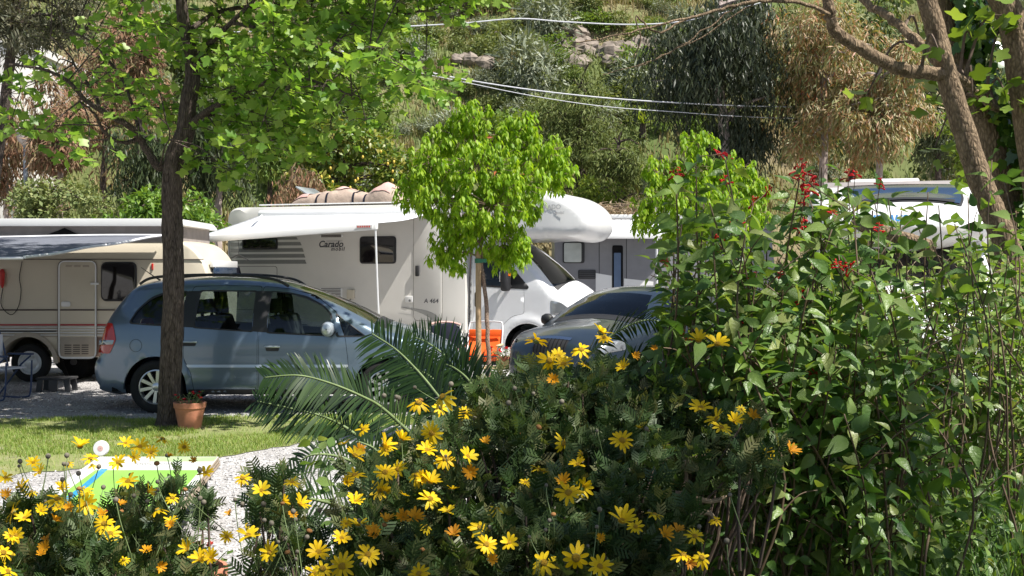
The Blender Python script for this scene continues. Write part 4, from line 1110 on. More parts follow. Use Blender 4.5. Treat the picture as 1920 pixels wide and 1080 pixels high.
# ------------------------------------------------------------------ old cream caravan with raised roof
def build_caravan():
    D = 17.7; K = FPX / D
    X = lambda px: (px - 960) / K
    Z = lambda py: CAM_H + (512 - py) / K
    xr = X(392); W = 1.9
    root = empty('poptop_caravan', (xr, D + W / 2, 0))
    tag(root, 'old cream caravan with raised pop-top roof and red stripe at the left edge', 'caravan')
    x = lambda px: X(px) - xr
    xl = -5.2
    zb = Z(670)
    ctrl = round_poly([(xl, zb), (-.22, zb), (-.03, zb + .35), (0.0, 1.45), (-.03, 1.72), (-.17, 1.97), (-.38, 2.13), (xl + .3, 2.13), (xl, 1.8)], [.05, .12, .1, .2, .15, .12, .1, .1, .3], 6)
    S = Shell(ctrl, lambda a, z: 0 * a + W / 2, .06, .015); n = len(ctrl)
    wx = x(52)
    b = MB(); V2, F = patch2d(ctrl, [arch_poly(wx, .29, .42, .1)], .25, S.rings); yy = S.y(V2)
    b.add(np.stack([V2[:, 0], -yy, V2[:, 1]], 1), F); b.add(np.stack([V2[:, 0], yy, V2[:, 1]], 1), F[:, ::-1]); b.add(*S.band_vf(0, n))
    b.build('body', M['cream'], root, smooth=True, sharp=40)
    y = -W / 2
    # pop-top roof and bellows
    xp = x(346)
    extrude('raised_roof', round_poly([(xl + .1, Z(424)), (xp + .02, Z(424)), (xp - .06, Z(410)), (xl + .2, Z(410))], .04), -W / 2 - .04, W / 2 + .04, M['rv_white'], root, bevel=.02)
    n_ = 40; V = []
    for i in range(n_ + 1):
        u = i / n_; xx = xl + .2 + (xp - .1 - xl - .2) * u
        for j, (zz, of) in enumerate(((2.12, 0), (2.2, .02), (2.28, .025), (2.37, 0))):
            V.append((xx, y + .05 + of * (1 + .6 * math.sin(u * 60 + j)), zz))
    bl = mesh('canvas_wall', V, [(4 * i + j, 4 * i + j + 1, 4 * i + j + 5, 4 * i + j + 4) for i in range(n_) for j in range(3)], M['bellows'], root, smooth=True)
    MB().add([(x(62), y + .03, Z(449.5)), (x(166), y + .03, Z(449.5)), (x(120), y + .03, Z(427))], [(0, 1, 2)]).build('canvas_window', M['void'], bl)
    MB().add([(xp - .1, y + .05, 2.12), (xp - .1, -y - .05, 2.12), (xp - .1, -y - .05, 2.37), (xp - .1, y + .05, 2.37)], [(0, 1, 2, 3)]).build('canvas_wall', M['bellows'], root)
    def strip(name, z0, z1, m, off, xa=None, xb=None, par=None):
        xa = xl + .06 if xa is None else xa; xb = -.08 if xb is None else xb
        return MB().box(xa, xb, y - off, y + .002, z0, z1).build(name, m, par or root, bevel=.003)
    strip('lower_panel', zb + .012, Z(632), M['brown_skirt'], .004, wx + .46)
    strip('ribbed_panel', Z(632), Z(611), M['cream_low'], .004)
    for k in range(4): strip('rib', Z(629 - 5 * k), Z(627.2 - 5 * k), M['steel'], .012)
    strip('stripe', Z(610.5), Z(607.5), M['red_decal'], .008)
    strip('trim_line', Z(582.6), Z(579.6), M['trim'], .012)
    strip('trim_rail', Z(487), Z(485.4), M['trim'], .016)
    strip('trim_line', Z(622), Z(620), M['void'], .014, x(0), x(106))
    # wheel arch
    a = np.linspace(math.pi, 0, 22); V = []
    for rr in (.40, .47):
        V += [(wx + rr * math.cos(t), y - .03, .29 + rr * math.sin(t)) for t in a]
    V += [(wx + .40 * math.cos(t), y + .3, .29 + .40 * math.sin(t)) for t in a]
    MB().add(V, [(i, i + 1, i + 23, i + 22) for i in range(21)] + [(i, i + 44, i + 45, i + 1) for i in range(21)]).build('wheel_arch', M['cream_low'], root, smooth=True)
    wheel(root, wx, y + .14, .29, .17, -1, 8, M['steel'], .62, steel=True)
    wheel(root, wx, -y - .14, .29, .17, 1, 8, M['steel'], .62, steel=True)
    # door
    d = extrude('door', rrect(x(113), x(179), Z(670), Z(491), .08), y - .018, y + .001, M['cream'], root, bevel=.006)
    fr = rrect(x(109.5), x(182.5), Z(673), Z(488), .11)
    V2, F = patch2d(fr, [rrect(x(113), x(179), Z(669), Z(491), .08)], 2)
    MB().add(np.stack([V2[:, 0], 0 * V2[:, 0] + y - .022, V2[:, 1]], 1), F).build('door_frame', M['steel'], d)
    fi = rrect(x(109), x(183), Z(673.3), Z(487.5), .115)
    V2, F = patch2d(fi, [rrect(x(110.2), x(181.8), Z(672.5), Z(488.7), .11)], 2)
    MB().add(np.stack([V2[:, 0], 0 * V2[:, 0] + y - .0235, V2[:, 1]], 1), F).build('door_seal', M['trim'], d)
    strip('stripe', Z(610.5), Z(607.5), M['red_decal'], .024, x(114), x(178), d)
    strip('trim_line', Z(582.6), Z(579.6), M['trim'], .026, x(114), x(178), d)
    strip('kick_panel', Z(668), Z(632), M['cream_low'], .022, x(114), x(178), d)
    for k in range(4): strip('rib', Z(629 - 5 * k), Z(627.2 - 5 * k), M['steel'], .028, x(114), x(178), d)
    for i in range(3):
        for k in range(5): strip('vent_slot', Z(664 - 4 * k), Z(662 - 4 * k), M['trim'], .025, x(122 + 16 * i), x(135 + 16 * i), d)
        strip('vent_slot', Z(501), Z(497), M['cream_low'], .024, x(124 + 16 * i), x(136 + 16 * i), d)
    extrude('door_handle', rrect(x(116), x(133), Z(575), Z(565), .03), y - .035, y - .015, M['steel'], d, bevel=.006)
    MB().box(x(171), x(186), y - .04, y - .018, Z(534), Z(530)).build('door_latch', M['steel'], root, bevel=.005)
    # side window
    w_ = extrude('window', rrect(x(190), x(257), Z(565), Z(491), .1), y - .03, y + .001, M['black'], root, bevel=.012)
    extrude('pane', rrect(x(192.5), x(254.5), Z(562.5), Z(493.5), .085), y - .036, y - .028, M['glass_dark'], w_, bevel=.004)
    MB().box(x(284.5), x(288), y - .02, y, Z(506), Z(494)).build('marker_lamp', M['red_lens'], root, bevel=.004)
    # front window
    fw = S.band_vf
    MB().box(-.02, .03, -.7, .7, Z(520), Z(501)).build('front_window', M['glass_blue'], root, bevel=.015)
    MB().box(-.03, .026, -.78, .78, Z(501), Z(488)).build('front_trim', M['rv_white'], root, bevel=.008)
    # hook-up plug and its lead
    MB().tube([(x(6), y - .03, Z(505)), (x(6), y - .05, Z(512)), (x(6.5), y - .05, Z(532)), (x(7), y - .05, Z(540))], [.02, .05, .035, .012], 8).build('hookup_plug', M['red_plastic'], root, smooth=True)
    ld = catmull([(x(7), y - .03, Z(540)), (x(4), y - .03, Z(572)), (x(22), y - .03, Z(590)), (x(36), y - .03, Z(575)), (x(41), y - .03, Z(545)), (x(38), y - .03, Z(520)), (x(43), y - .03, Z(490))], 6)
    MB().tube(ld, .006, 6).build('hookup_lead', M['rubber'], root, smooth=True)
    MB().tube([(-.1, 0, .42), (1.0, 0, .42)], .04, 8).build('drawbar', M['void'], root)
    MB().tube([(x(100), y + .25, .36), (x(120), y + .2, .02)], .03, 6).build('corner_steady', M['void'], root)
    # sun sail from the roof rail
    sail = empty('sun_sail', P(305, 441, 17.6)); sb = np.array(P(305, 441, 17.6))
    tag(sail, 'grey sun sail with sunlit white hems drooping along the cream caravan', 'sun sail')
    xs_ = P(305, 0, 17.62)[0]; m_ = 25; V = []
    for i in range(m_):
        u = i / (m_ - 1)                      # along the caravan, right to left
        for j in range(13):
            v = j / 12                        # out from the caravan
            V.append(np.array([xs_ - 5.4 * u - .05 * v + .12 * math.sin(math.pi * v) * (1 - u) ** 8 * -1, 17.62 - 4.9 * v, 2.205 - .40 * v - .07 * math.sin(math.pi * v) * (.3 + u) - .05 * u + .008 * math.sin(9 * u + 14 * v)]) - sb)
    cl = mesh('cloth', V, [(13 * i + j, 13 * i + j + 1, 13 * i + j + 14, 13 * i + j + 13) for i in range(m_ - 1) for j in range(12)], M['grey_cloth'], sail, smooth=True)
    md = cl.modifiers.new('thick', 'SOLIDIFY'); md.thickness = .004
    MB().tube([V[j] + np.array([.01, 0, .01]) for j in range(13)], .018, 6).build('lit_hem', M['white_cloth'], sail, smooth=True)  # hems coloured white to stand for light catching the sail edges
    MB().tube([V[13 * i] + np.array([0, -.03, .01]) for i in range(m_)], .022, 6).build('lit_hem', M['white_cloth'], sail, smooth=True)
    MB().tube([V[13 * i + 3] + np.array([0, 0, -.008]) for i in range(m_)], .010, 6).build('seam', M['white_cloth'], sail, smooth=True)
    MB().tube([V[13 * i + 12] + np.array([0, -.01, 0]) for i in range(m_)], .016, 6).build('lit_hem', M['white_cloth'], sail, smooth=True)
    for i_ in (m_ - 1,): MB().tube([V[13 * i_ + 12], V[13 * i_ + 12] * np.array([1, 1, 0]) + np.array([0, -.3, -sb[2] + .01])], .015, 6).build('pole', M['steel'], sail)
build_caravan()

# ------------------------------------------------------------------ grey sided motorhome further back
def build_grey_mh():
    D = 27.0; K = FPX / D
    X = lambda px: (px - 960) / K
    Z = lambda py: CAM_H + (512 - py) / K
    xo = X(1040)
    root = empty('grey_motorhome', (xo, D + 1.1, 0)); tag(root, 'grey-sided motorhome with white roof edge standing behind the white motorhome', 'motorhome')
    x = lambda px: X(px) - xo
    y = -1.1; L = 4.9
    ol = round_poly([(0, .45), (L, .45), (L + .2, 1.6), (L + .05, 2.9), (0, 2.9)], [.05, .1, .3, .3, .2], 6)
    S = Shell(ol, lambda a, z: 0 * a + 1.1, .05, .01); n = len(ol)
    b = MB(); V2, F = patch2d(ol, [], .4, S.rings); yy = S.y(V2)
    b.add(np.stack([V2[:, 0], -yy, V2[:, 1]], 1), F); b.add(np.stack([V2[:, 0], yy, V2[:, 1]], 1), F[:, ::-1]); b.add(*S.band_vf(0, n))
    b.build('body', M['grey_rv'], root, smooth=True, sharp=40)
    MB().box(-.05, L, -1.08, 1.08, 2.88, 2.98).build('roof', M['rv_white'], root, bevel=.03)
    MB().box(.1, L - .9, y - .12, y - .002, Z(410), Z(402.5)).build('awning_box', M['rv_white'], root, bevel=.02)
    V = [(.1, y - .1, Z(412)), (L - 1.6, y - .1, Z(412)), (L - 2.5, y - .55, Z(441)), (.1, y - .55, Z(441))]
    aw = mesh('part_open_awning', V, [(0, 1, 2, 3)], M['awning'], root)
    MB().box(.1, L - 2.5, y - .60, y - .53, Z(449), Z(441)).build('awning_rail', M['rv_white'], aw, bevel=.01)
    w_ = extrude('window', rrect(x(1055), x(1096), Z(493.5), Z(453.5), .06), y - .03, y, M['black'], root, bevel=.01)
    extrude('blind', rrect(x(1057.5), x(1090), Z(491.5), Z(455.5), .04), y - .04, y - .028, M['board_pale_grey'], w_, bevel=.004)
    extrude('vent', rrect(x(1084), x(1117), Z(523), Z(506), .03), y - .02, y, M['black'], root, bevel=.006)
    for k in range(4): MB().box(x(1086), x(1115), y - .026, y - .019, Z(521 - 4 * k), Z(519.5 - 4 * k)).build('vent_slat', M['stool'], root)
    dr = extrude('door_opening', rrect(x(1148), x(1168), .5, Z(460), .05), y - .02, y, M['void'], root, bevel=.005)
    extrude('door_curtain', rrect(x(1151), x(1164), .55, Z(474), .02), y - .03, y - .018, M['blue_cloth'], dr, bevel=.004)
    extrude('white_flash', [(x(1117), .6), (x(1147), .6), (x(1147), Z(517)), (x(1117), Z(512))], y - .006, y, M['rv_white'], root)
    extrude('white_flash', [(x(1170), .6), (x(1225), .6), (x(1225), Z(528)), (x(1170), Z(522))], y - .006, y, M['rv_white'], root)
    for pxx in (1123, 1174): MB().box(x(pxx), x(pxx) + .012, y - .004, y, .6, 2.6).build('panel_joint', M['void'], root)
    MB().tube([(x(1217), y - 1.4, Z(447)), (x(1217), y - 1.4, .02)], .03, 6).build('awning_leg', M['steel'], aw)
    for cx in (.9, L - .8):
        for sd in (-1, 1): wheel(root, cx, sd * .95, .34, .22, sd, 8, M['steel'], .58, steel=True)
    MB().box(.2, L - .1, -.9, .9, .3, .5).build('chassis', M['void'], root)
    MB().box(L - 2.9, L - 1.5, -.4, .5, 2.97, 3.2).build('roof_box', M['rv_white'], root, bevel=.08, seg=4)
    # dry cuttings lying on the roof
    r = np.random.default_rng(5); b = MB()
    tw = empty('dry_brushwood', (xo + 1.1, D + .2, 2.98)); tag(tw, 'heap of dry brown twigs and leaves on the grey motorhome roof', 'brushwood')
    for k in range(150):
        p = r.uniform((-.95, -.3, .02), (1.1, .7, .28)); q = p + r.normal(0, .28, 3) * np.array([1, 1, .35]); q[2] = max(.01, q[2])
        b.tube([p, (p + q) / 2 + r.normal(0, .03, 3), q], [.009, .008, .004], 4)
    b.build('twigs', M['cane'], tw, kind='stuff')
    n = 900; T = r.uniform((-1, -.3, .01), (1.2, .7, .3), (n, 3)); T[:, 2] *= r.uniform(0.1, 1, n)
    A = r.normal(0, 1, (n, 3)); V = []
    B = np.cross(A, r.normal(0, 1, (n, 3))); A /= np.linalg.norm(A, axis=1)[:, None]; B /= np.linalg.norm(B, axis=1)[:, None]
    V = np.stack([T, T + A * .05 + B * .02, T + A * .1, T + A * .05 - B * .02], 1).reshape(-1, 3)
    F = (np.array([[0, 1, 2], [0, 2, 3]])[None] + 4 * np.arange(n)[:, None, None]).reshape(-1, 3)
    o = new_obj('dry_leaves', npmesh('dry_leaves', V, F, M['dryleaf'], np.repeat(r.uniform(0, 1, n), 4)), tw); o['kind'] = 'stuff'
M['board_pale_grey'] = mat('pale_blind', (0.42, 0.45, 0.43), 0.6)
M['blue_cloth'] = mat('blue_curtain', (0.10, 0.15, 0.25), 0.8)
M['dryleaf'] = leaf_mat('dry_leaf', [(0.18, 0.12, 0.07), (0.30, 0.22, 0.15), (0.40, 0.33, 0.25)], 0.8, 0.15, 0.1)
build_grey_mh()

# ------------------------------------------------------------------ white motorhome with panorama window, front turned to the camera
def build_knaus():
    fw = Vector((-.24, -.97, 0)).normalized()
    front = Vector(((1705 - 960) / FPX * 13.4, 13.4, 0))
    root = empty('panorama_motorhome', front - fw * .55, math.atan2(fw.y, fw.x))
    tag(root, 'white motorhome with dark panorama window facing the camera behind the near trees', 'motorhome')
    build_cab(root, M['cab_white'])
    pts = [(-1.3, 2.10), (-1.3, 2.70), (-1.1, 2.735), (-.78, 2.715), (-.45, 2.64), (-.10, 2.50), (.16, 2.38), (.36, 2.26), (.42, 2.17), (.36, 2.08), (.1, 2.05), (-.5, 2.06)]
    NS = 5; ol = catmull(pts, NS, closed=True)
    A = Shell(ol, lambda x, z: 1.10 - .20 * sstep(-.3, .55, x) ** 1.5 + 0 * z, .14, lambda x, z: .03 + .13 * sstep(-.4, .4, x))
    cap = A.both('roof_cap', ol, M['rv_white'], root, bands=[(0, len(ol), -1, 1)])
    A.band('window_frame', 3 * NS - 2, 6 * NS + 1, M['black'], root, -.70, .70, off=.006)
    A.band('panorama_window', 3 * NS - 1, 6 * NS, M['glass_blue'], root, -.67, .67, off=.016)
    A.band('wiper_strip', 5 * NS + 3, 6 * NS, M['black'], root, -.6, .6, off=.02)
    X_ = Vector((.12, .99, 0)).normalized(); Y_ = Vector((-.443, 0, .896)); Y_ = (Y_ - X_ * Y_.dot(X_)).normalized(); Z_ = X_.cross(Y_)
    Mt = Matrix(((X_.x, Y_.x, Z_.x, .575), (X_.y, Y_.y, Z_.y, -.22), (X_.z, Y_.z, Z_.z, 2.275), (0, 0, 0, 1)))
    text_mesh('lettering', 'KNAUS', .105, M['blue_decal'], cap, Mt, 0.2, .006, 1.15)
    A.band('lower_lip', 8 * NS, 9 * NS + 2, M['rv_side'], root, off=.004)
    # living part behind
    ol2 = round_poly([(-5.6, .5), (-1.15, .5), (-1.15, 2.72), (-5.6, 2.72)], [.05, .02, .1, .2], 5)
    S = Shell(ol2, lambda x, z: 0 * x + 1.13, .05, .01); n = len(ol2)
    b = MB(); V2, F = patch2d(ol2, [], .4, S.rings); yy = S.y(V2)
    b.add(np.stack([V2[:, 0], -yy, V2[:, 1]], 1), F); b.add(np.stack([V2[:, 0], yy, V2[:, 1]], 1), F[:, ::-1]); b.add(*S.band_vf(0, n))
    b.build('living_box', M['rv_white'], root, smooth=True, sharp=40)
    extrude('roof_box', round_poly([(-3.2, 2.722), (-1.9, 2.722), (-1.95, 2.86), (-2.1, 2.94), (-3.0, 2.94), (-3.15, 2.86)], .05), -.55, .35, M['rv_white'], root, bevel=.03)
    extrude('roof_spoiler', round_poly([(-1.85, 2.722), (-1.5, 2.722), (-1.7, 2.86), (-1.85, 2.88)], .02), -.9, .75, M['acrylic_grey'], root, bevel=.02)
    for sd in (-1, 1): wheel(root, -3.8, sd * .95, .34, .22, sd, 8, M['steel'], .58, steel=True)
    MB().box(-5.3, -1.2, -.8, .8, .3, .5).build('chassis', M['void'], root)
M['acrylic_grey'] = mat('grey_acrylic', (0.32, 0.29, 0.28), 0.3)
build_knaus()

# ------------------------------------------------------------------ camping things
def build_orange_chair():
    base = np.array([(905 - 960) / FPX * 17.4, 17.4, 0]); root = empty('orange_camp_chair', base, math.radians(-8))
    tag(root, 'orange folding camp chair with white tube frame beside the staked young tree', 'chair')
    for sd in (-1, 1):
        x = sd * .26
        MB().tube(catmull([(x, .42, .02), (x, .02, .34), (x, -.18, .50), (x, -.22, .56)], 4), .012, 8).build('leg', M['steel'], root, smooth=True)
        MB().tube([(x, -.30, .02), (x, .10, .40), (x, .13, .44)], .012, 8).build('leg', M['steel'], root, smooth=True)
        MB().tube([(x * 1.04, -.24, .56), (x * 1.04, .20, .57)], .013, 8).build('arm_frame', M['steel'], root)
        MB().box(x * 1.04 - .03, x * 1.04 + .03, -.28, .12, .575, .60).build('armrest', M['black'] if sd < 0 else M['pale_wood'], root, bevel=.008)
    MB().tube(catmull([(-.25, .10, .40), (-.26, .22, .66), (-.25, .31, .86), (-.19, .33, .915), (.19, .33, .915), (.25, .31, .86), (.26, .22, .66), (.25, .10, .40)], 5), .012, 8).build('back_frame', M['steel'], root, smooth=True)
    def sling(name, p0, p1, sag):
        V = []; k = 10
        for i in range(k + 1):
            u = i / k
            for j in range(9):
                v = j / 8 - .5; p = np.array(p0) * (1 - u) + np.array(p1) * u
                V.append((v * .49, p[1] + sag[0] * math.sin(math.pi * u) * (1 - 2 * v * v), p[2] + sag[1] * math.sin(math.pi * u) * (1 - 1.5 * v * v) + .004 * math.sin(17 * v + 9 * u)))
        o = mesh(name, V, [(9 * i + j, 9 * i + j + 1, 9 * i + j + 10, 9 * i + j + 9) for i in range(k) for j in range(8)], M['orange'], root, smooth=True)
        md = o.modifiers.new('thick', 'SOLIDIFY'); md.thickness = .006
        return o
    sling('backrest', (0, .10, .42), (0, .285, .80), (.04, -.01)); sling('seat', (0, -.22, .41), (0, .10, .39), (0, -.05))
    bk = MB(); bk.box(-.245, .245, .215, .225, .70, .80).build('backrest_band', M['orange'], root, bevel=.004)
build_orange_chair()

def build_draped_chair():
    base = np.array([(845 - 960) / FPX * 18.0, 18.0, 0]); root = empty('draped_camp_chair', base, math.radians(20))
    tag(root, 'dark jacket-covered camp chair left of the orange chair under the awning', 'chair')
    for sd in (-1, 1):
        x = sd * .24
        MB().tube([(x, .38, .02), (x, -.2, .52)], .012, 8).build('leg', M['steel'], root)
        MB().tube([(x, -.3, .02), (x, .1, .40), (x, .3, .84)], .012, 8).build('leg', M['steel'], root)
    MB().box(-.25, .25, -.2, .14, .40, .43).build('seat', M['dark_cloth'], root, bevel=.01)
    V = []; k = 16
    for i in range(k + 1):
        u = i / k
        for j in range(13):
            v = j / 12
            ang = (v - .5) * 2; w_ = .25 + .05 * u
            yb = .30 - .17 * u + .07 * abs(math.sin(j * 1.3 + 2 * u)) * u
            V.append((ang * w_ + .02 * math.sin(5 * u + j), yb - .05 * (1 - abs(ang)), .87 - .60 * u - .06 * ang * ang + (.012 * math.sin(j * 2.1))))
    o = mesh('jacket', V, [(13 * i + j, 13 * i + j + 1, 13 * i + j + 14, 13 * i + j + 13) for i in range(k) for j in range(12)], M['dark_cloth'], root, smooth=True)
    md = o.modifiers.new('thick', 'SOLIDIFY'); md.thickness = .02
    MB().tube(catmull([(-.24, .28, .86), (-.1, .30, .885), (.1, .3, .88), (.24, .26, .84)], 4), .018, 8).build('towel_edge', M['tarp_pink'], root, smooth=True)
build_draped_chair()

def build_small_table():
    base = np.array([(945 - 960) / FPX * 16.6, 16.6, 0]); root = empty('camp_table', base)
    tag(root, 'low pale camp table holding the red flowers by the orange chair', 'table')
    MB().box(-.3, .3, -.2, .2, .30, .325).build('table_top', M['pale_wood'], root, bevel=.006)
    for sx in (-1, 1):
        for sy in (-1, 1): MB().tube([(sx * .26, sy * .16, .30), (sx * .24, sy * .17, .0)], .012, 6).build('leg', M['steel'], root)
build_small_table()

def pot_shape(r0, r1, h):
    return [(.004, 0), (r0, 0), (r0 * 1.01, .01), (r0 + (r1 - r0) * .78, h * .78), (r1 * .985, h * .8), (r1 * .99, h * .80), (r1 * 1.02, h * .98), (r1 * 1.0, h), (r1 * .9, h), (r1 * .86, h * .86), (.004, h * .85)]

def flower_pot(name, loc, r1, h, label, seed, n=26, fl=(.5, .02, .02), spread=.12, tall=.12, fr=.026):
    r = np.random.default_rng(seed); root = empty(name, loc); tag(root, label, 'flower pot')
    MB().lathe(pot_shape(r1 * .68, r1, h), 32, 'z').build('pot', M['terracotta'], root, smooth=True, sharp=35)
    MB().lathe([(.004, h * .87), (r1 * .87, h * .865)], 24, 'z').build('soil', M['soil'], root)
    b = MB(); tips = []
    for k in range(n):
        a, q = r.uniform(0, 6.28), r.uniform(0, 1) ** .5
        p0 = np.array([math.cos(a) * q * r1 * .5, math.sin(a) * q * r1 * .5, h * .86]); p1 = np.array([math.cos(a) * q * (r1 + spread), math.sin(a) * q * (r1 + spread), h + r.uniform(.3, 1) * tall])
        b.tube([p0, (p0 + p1) / 2 + r.normal(0, .012, 3), p1], [.004, .003, .002], 4); tips.append(p1)
    b.build('stems', M['greenstem'], root, kind='stuff')
    V = []; F = []
    for p in tips:
        for q in range(5):
            a = r.uniform(0, 6.28); d = np.array([math.cos(a), math.sin(a), r.uniform(-.4, .5)]); s_ = np.cross(d, (0, 0, 1)); s_ /= np.linalg.norm(s_)
            c = p - np.array([0, 0, r.uniform(.0, tall * .7)]); L = r.uniform(.035, .06); k0 = len(V)
            V += [c, c + d * L * .5 + s_ * L * .35, c + d * L, c + d * L * .5 - s_ * L * .35]; F += [(k0, k0 + 1, k0 + 2), (k0, k0 + 2, k0 + 3)]
    o = new_obj('leaves', npmesh('leaves', np.array(V), np.array(F), M['potleaf'], np.repeat(r.uniform(0, 1, len(V) // 4), 4)), root); o['kind'] = 'stuff'
    m = mat('petal_' + name + str(seed), fl, 0.55, spec=0.2, var=0.25, vscale=30)
    me = None
    for p in tips:
        if r.uniform() < .62:
            if me is None:
                V = []; F = []
                for k in range(9):
                    a = 2 * math.pi * k / 9; el = .25 + .5 * (k % 3) / 2; d = np.array([math.cos(a) * math.cos(el), math.sin(a) * math.cos(el), math.sin(el)]); s_ = np.array([-math.sin(a), math.cos(a), 0])
                    k0 = len(V); V += [np.zeros(3), d * fr * .6 + s_ * fr * .42, d * fr + np.array([0, 0, fr * .1]), d * fr * .6 - s_ * fr * .42]; F += [(k0, k0 + 1, k0 + 2, k0 + 3)]
                fo = mesh('flower', V, F, m, root, smooth=True); me = fo.data
            else: fo = new_obj('flower', me, root)
            fo.location = p; fo.rotation_euler = (r.normal(0, .5), r.normal(0, .5), r.uniform(0, 6.28)); sc = r.uniform(.75, 1.3); fo.scale = (sc, sc, sc)
    return root
M['potleaf'] = leaf_mat('pot_leaf', [(0.05, 0.09, 0.02), (0.09, 0.15, 0.035), (0.14, 0.2, 0.05)], 0.5, 0.3)
flower_pot('terracotta_pot', (P(356, 0, 12.42)[0], 12.42, 0.0), .168, .285, 'terracotta pot with dark red flowers at the foot of the tulip tree', 3, 16, (.33, .012, .02), .02, .10)
flower_pot('red_geranium_pot', ((948 - 960) / FPX * 16.55, 16.55, .326), .11, .15, 'small pot of bright red flowers on the low camp table', 4, 24, (.72, .02, .03), .14, .12, .03)
flower_pot('path_flower_pot', ((352 - 960) / FPX * 5.15, 5.15, 0.0), .17, .36, 'terracotta pot with small red blooms by the path at bottom left', 8, 16, (.6, .06, .04), .06, .16, .02)

# stack of printed boards on a low trestle
def build_boards():
    zt = .36
    d0, d1 = (CAM_H - zt) * FPX / 345.0, (CAM_H - zt) * FPX / 470.0
    A, B = P(187, 857, d0), P(413, 857, d0); C = P(312, 982, d1); Dp = C + (A - B)
    ctr = (A + C) / 2; ux = (B - A); Wd = np.linalg.norm(ux); Ld = np.linalg.norm(A - Dp)
    ang = math.atan2(ux[1], ux[0])
    root = empty('board_stack', (ctr[0], ctr[1], 0), ang)
    tag(root, 'stack of flat boards with green and white printed top by the gravel path', 'boards')
    sk = (np.dot(A - Dp, np.array([math.cos(ang), math.sin(ang), 0]))) ; Ly = np.dot(A - Dp, np.array([-math.sin(ang), math.cos(ang), 0]))
    def q(u, v, z): return ((u - .5) * Wd + (v - .5) * sk, (v - .5) * Ly, z)
    def slab(name, u0, u1, v0, v1, z0, z1, m, par=root, bev=.003):
        V = [q(u0, v0, z0), q(u1, v0, z0), q(u1, v1, z0), q(u0, v1, z0), q(u0, v0, z1), q(u1, v0, z1), q(u1, v1, z1), q(u0, v1, z1)]
        return MB().add(V, [(0, 3, 2, 1), (4, 5, 6, 7), (0, 1, 5, 4), (1, 2, 6, 5), (2, 3, 7, 6), (3, 0, 4, 7)]).build(name, m, par, bevel=bev)
    t = .02
    for k in range(4):
        j = .012 * ((k * 7) % 3 - 1)
        slab('board', j, 1 + j * .8 - .004 * k, 0, 1, zt - t * (k + 1) + .003, zt - t * k - .001, M['board_edge'])
    slab('printed_sheet', 0.0, .985, 0.0, 1, zt, zt + .003, M['board_white'], bev=0)
    slab('green_print', .12, .93, .02, .74, zt + .003, zt + .0045, M['board_green'], bev=0)
    slab('pale_print', .45, .98, .90, .99, zt + .003, zt + .0045, M['board_pale'], bev=0)
    V = []
    for i in range(13):
        v = .10 + .66 * i / 12; u = .13 + .10 * (1 - v) * math.sin(2.5 * v); V += [q(u, v, zt + .006), q(u + .055, v, zt + .006)]
    mesh('blue_print', V, [(2 * i, 2 * i + 1, 2 * i + 3, 2 * i + 2) for i in range(12)], M['board_blue'], root)
    slab('red_print', .55, .72, .12, .17, zt + .0045, zt + .006, M['red_plastic'], bev=0)
    r = np.random.default_rng(2)
    for k, (u0, u1) in enumerate(((.36, .50), (.56, .68))):     # handwriting-like script, not legible in the photograph
        pts = [q(u0 + (u1 - u0) * i / 26, .86 + .018 * math.sin(i * 1.7) + .008 * math.sin(i * .9), zt + .006) for i in range(27)]
        MB().tube(pts, .0035, 4).build('script_print', M['ink_pale'], root)
    for u in (.12, .86):
        for v in (.06, .9): slab('leg', u, u + .06, v, v + .035, 0, zt - 4 * t, M['black'])
    for v in (.06, .9): slab('crossbar', .05, .95, v + .005, v + .03, zt - 4 * t - .045, zt - 4 * t + .001, M['black'])
    # white reel standing at the far edge
    rp = P(187, 851, d0 + .02)
    reel = empty('tape_reel', (rp[0], rp[1] + .03, zt + .055)); tag(reel, 'small white round reel standing at the far corner of the boards', 'reel')
    MB().lathe([(.02, -.02), (.05, -.02), (.054, -.012), (.054, .012), (.05, .02), (.02, .02), (.02, -.02)], 24, 'y').build('spool', M['board_white'], reel, smooth=True, sharp=40)
    MB().lathe([(.003, -.021), (.02, -.021), (.02, .021), (.003, .021)], 16, 'y').build('hub', M['tarp_pink'], reel)
build_boards()

# folding chair and step at the left edge
def build_left_chair():
    base = np.array([(4 - 960) / FPX * 15.3, 15.3, 0]); root = empty('blue_folding_chair', base, math.radians(75))
    tag(root, 'pale folding chair with blue tube frame at the left edge', 'chair')
    m = M['blue_frame']
    for sd in (-1, 1):
        x = sd * .25
        MB().tube(catmull([(x, -.26, .5), (x, -.24, .1), (x, -.16, .015), (x, .2, .012)], 5), .012, 8).build('leg', m, root, smooth=True)
        MB().tube([(x, .26, .02), (x, -.1, .45), (x, -.24, .56)], .012, 8).build('leg', m, root)
        MB().box(x - .025, x + .025, -.28, .1, .57, .595).build('armrest', m, root, bevel=.008)
    MB().tube(catmull([(-.24, .1, .42), (-.24, .22, .84), (-.18, .235, .88), (.18, .235, .88), (.24, .22, .84), (.24, .1, .42)], 5), .012, 8).build('back_frame', m, root, smooth=True)
    MB().box(-.23, .23, .17, .19, .46, .84).build('backrest', M['white_cloth'], root, bevel=.006)
    MB().box(-.23, .23, -.2, .14, .40, .42).build('seat', M['white_cloth'], root, bevel=.006)
M['blue_frame'] = mat('blue_frame', (0.04, 0.07, 0.16), 0.4, metal=0.2)
build_left_chair()
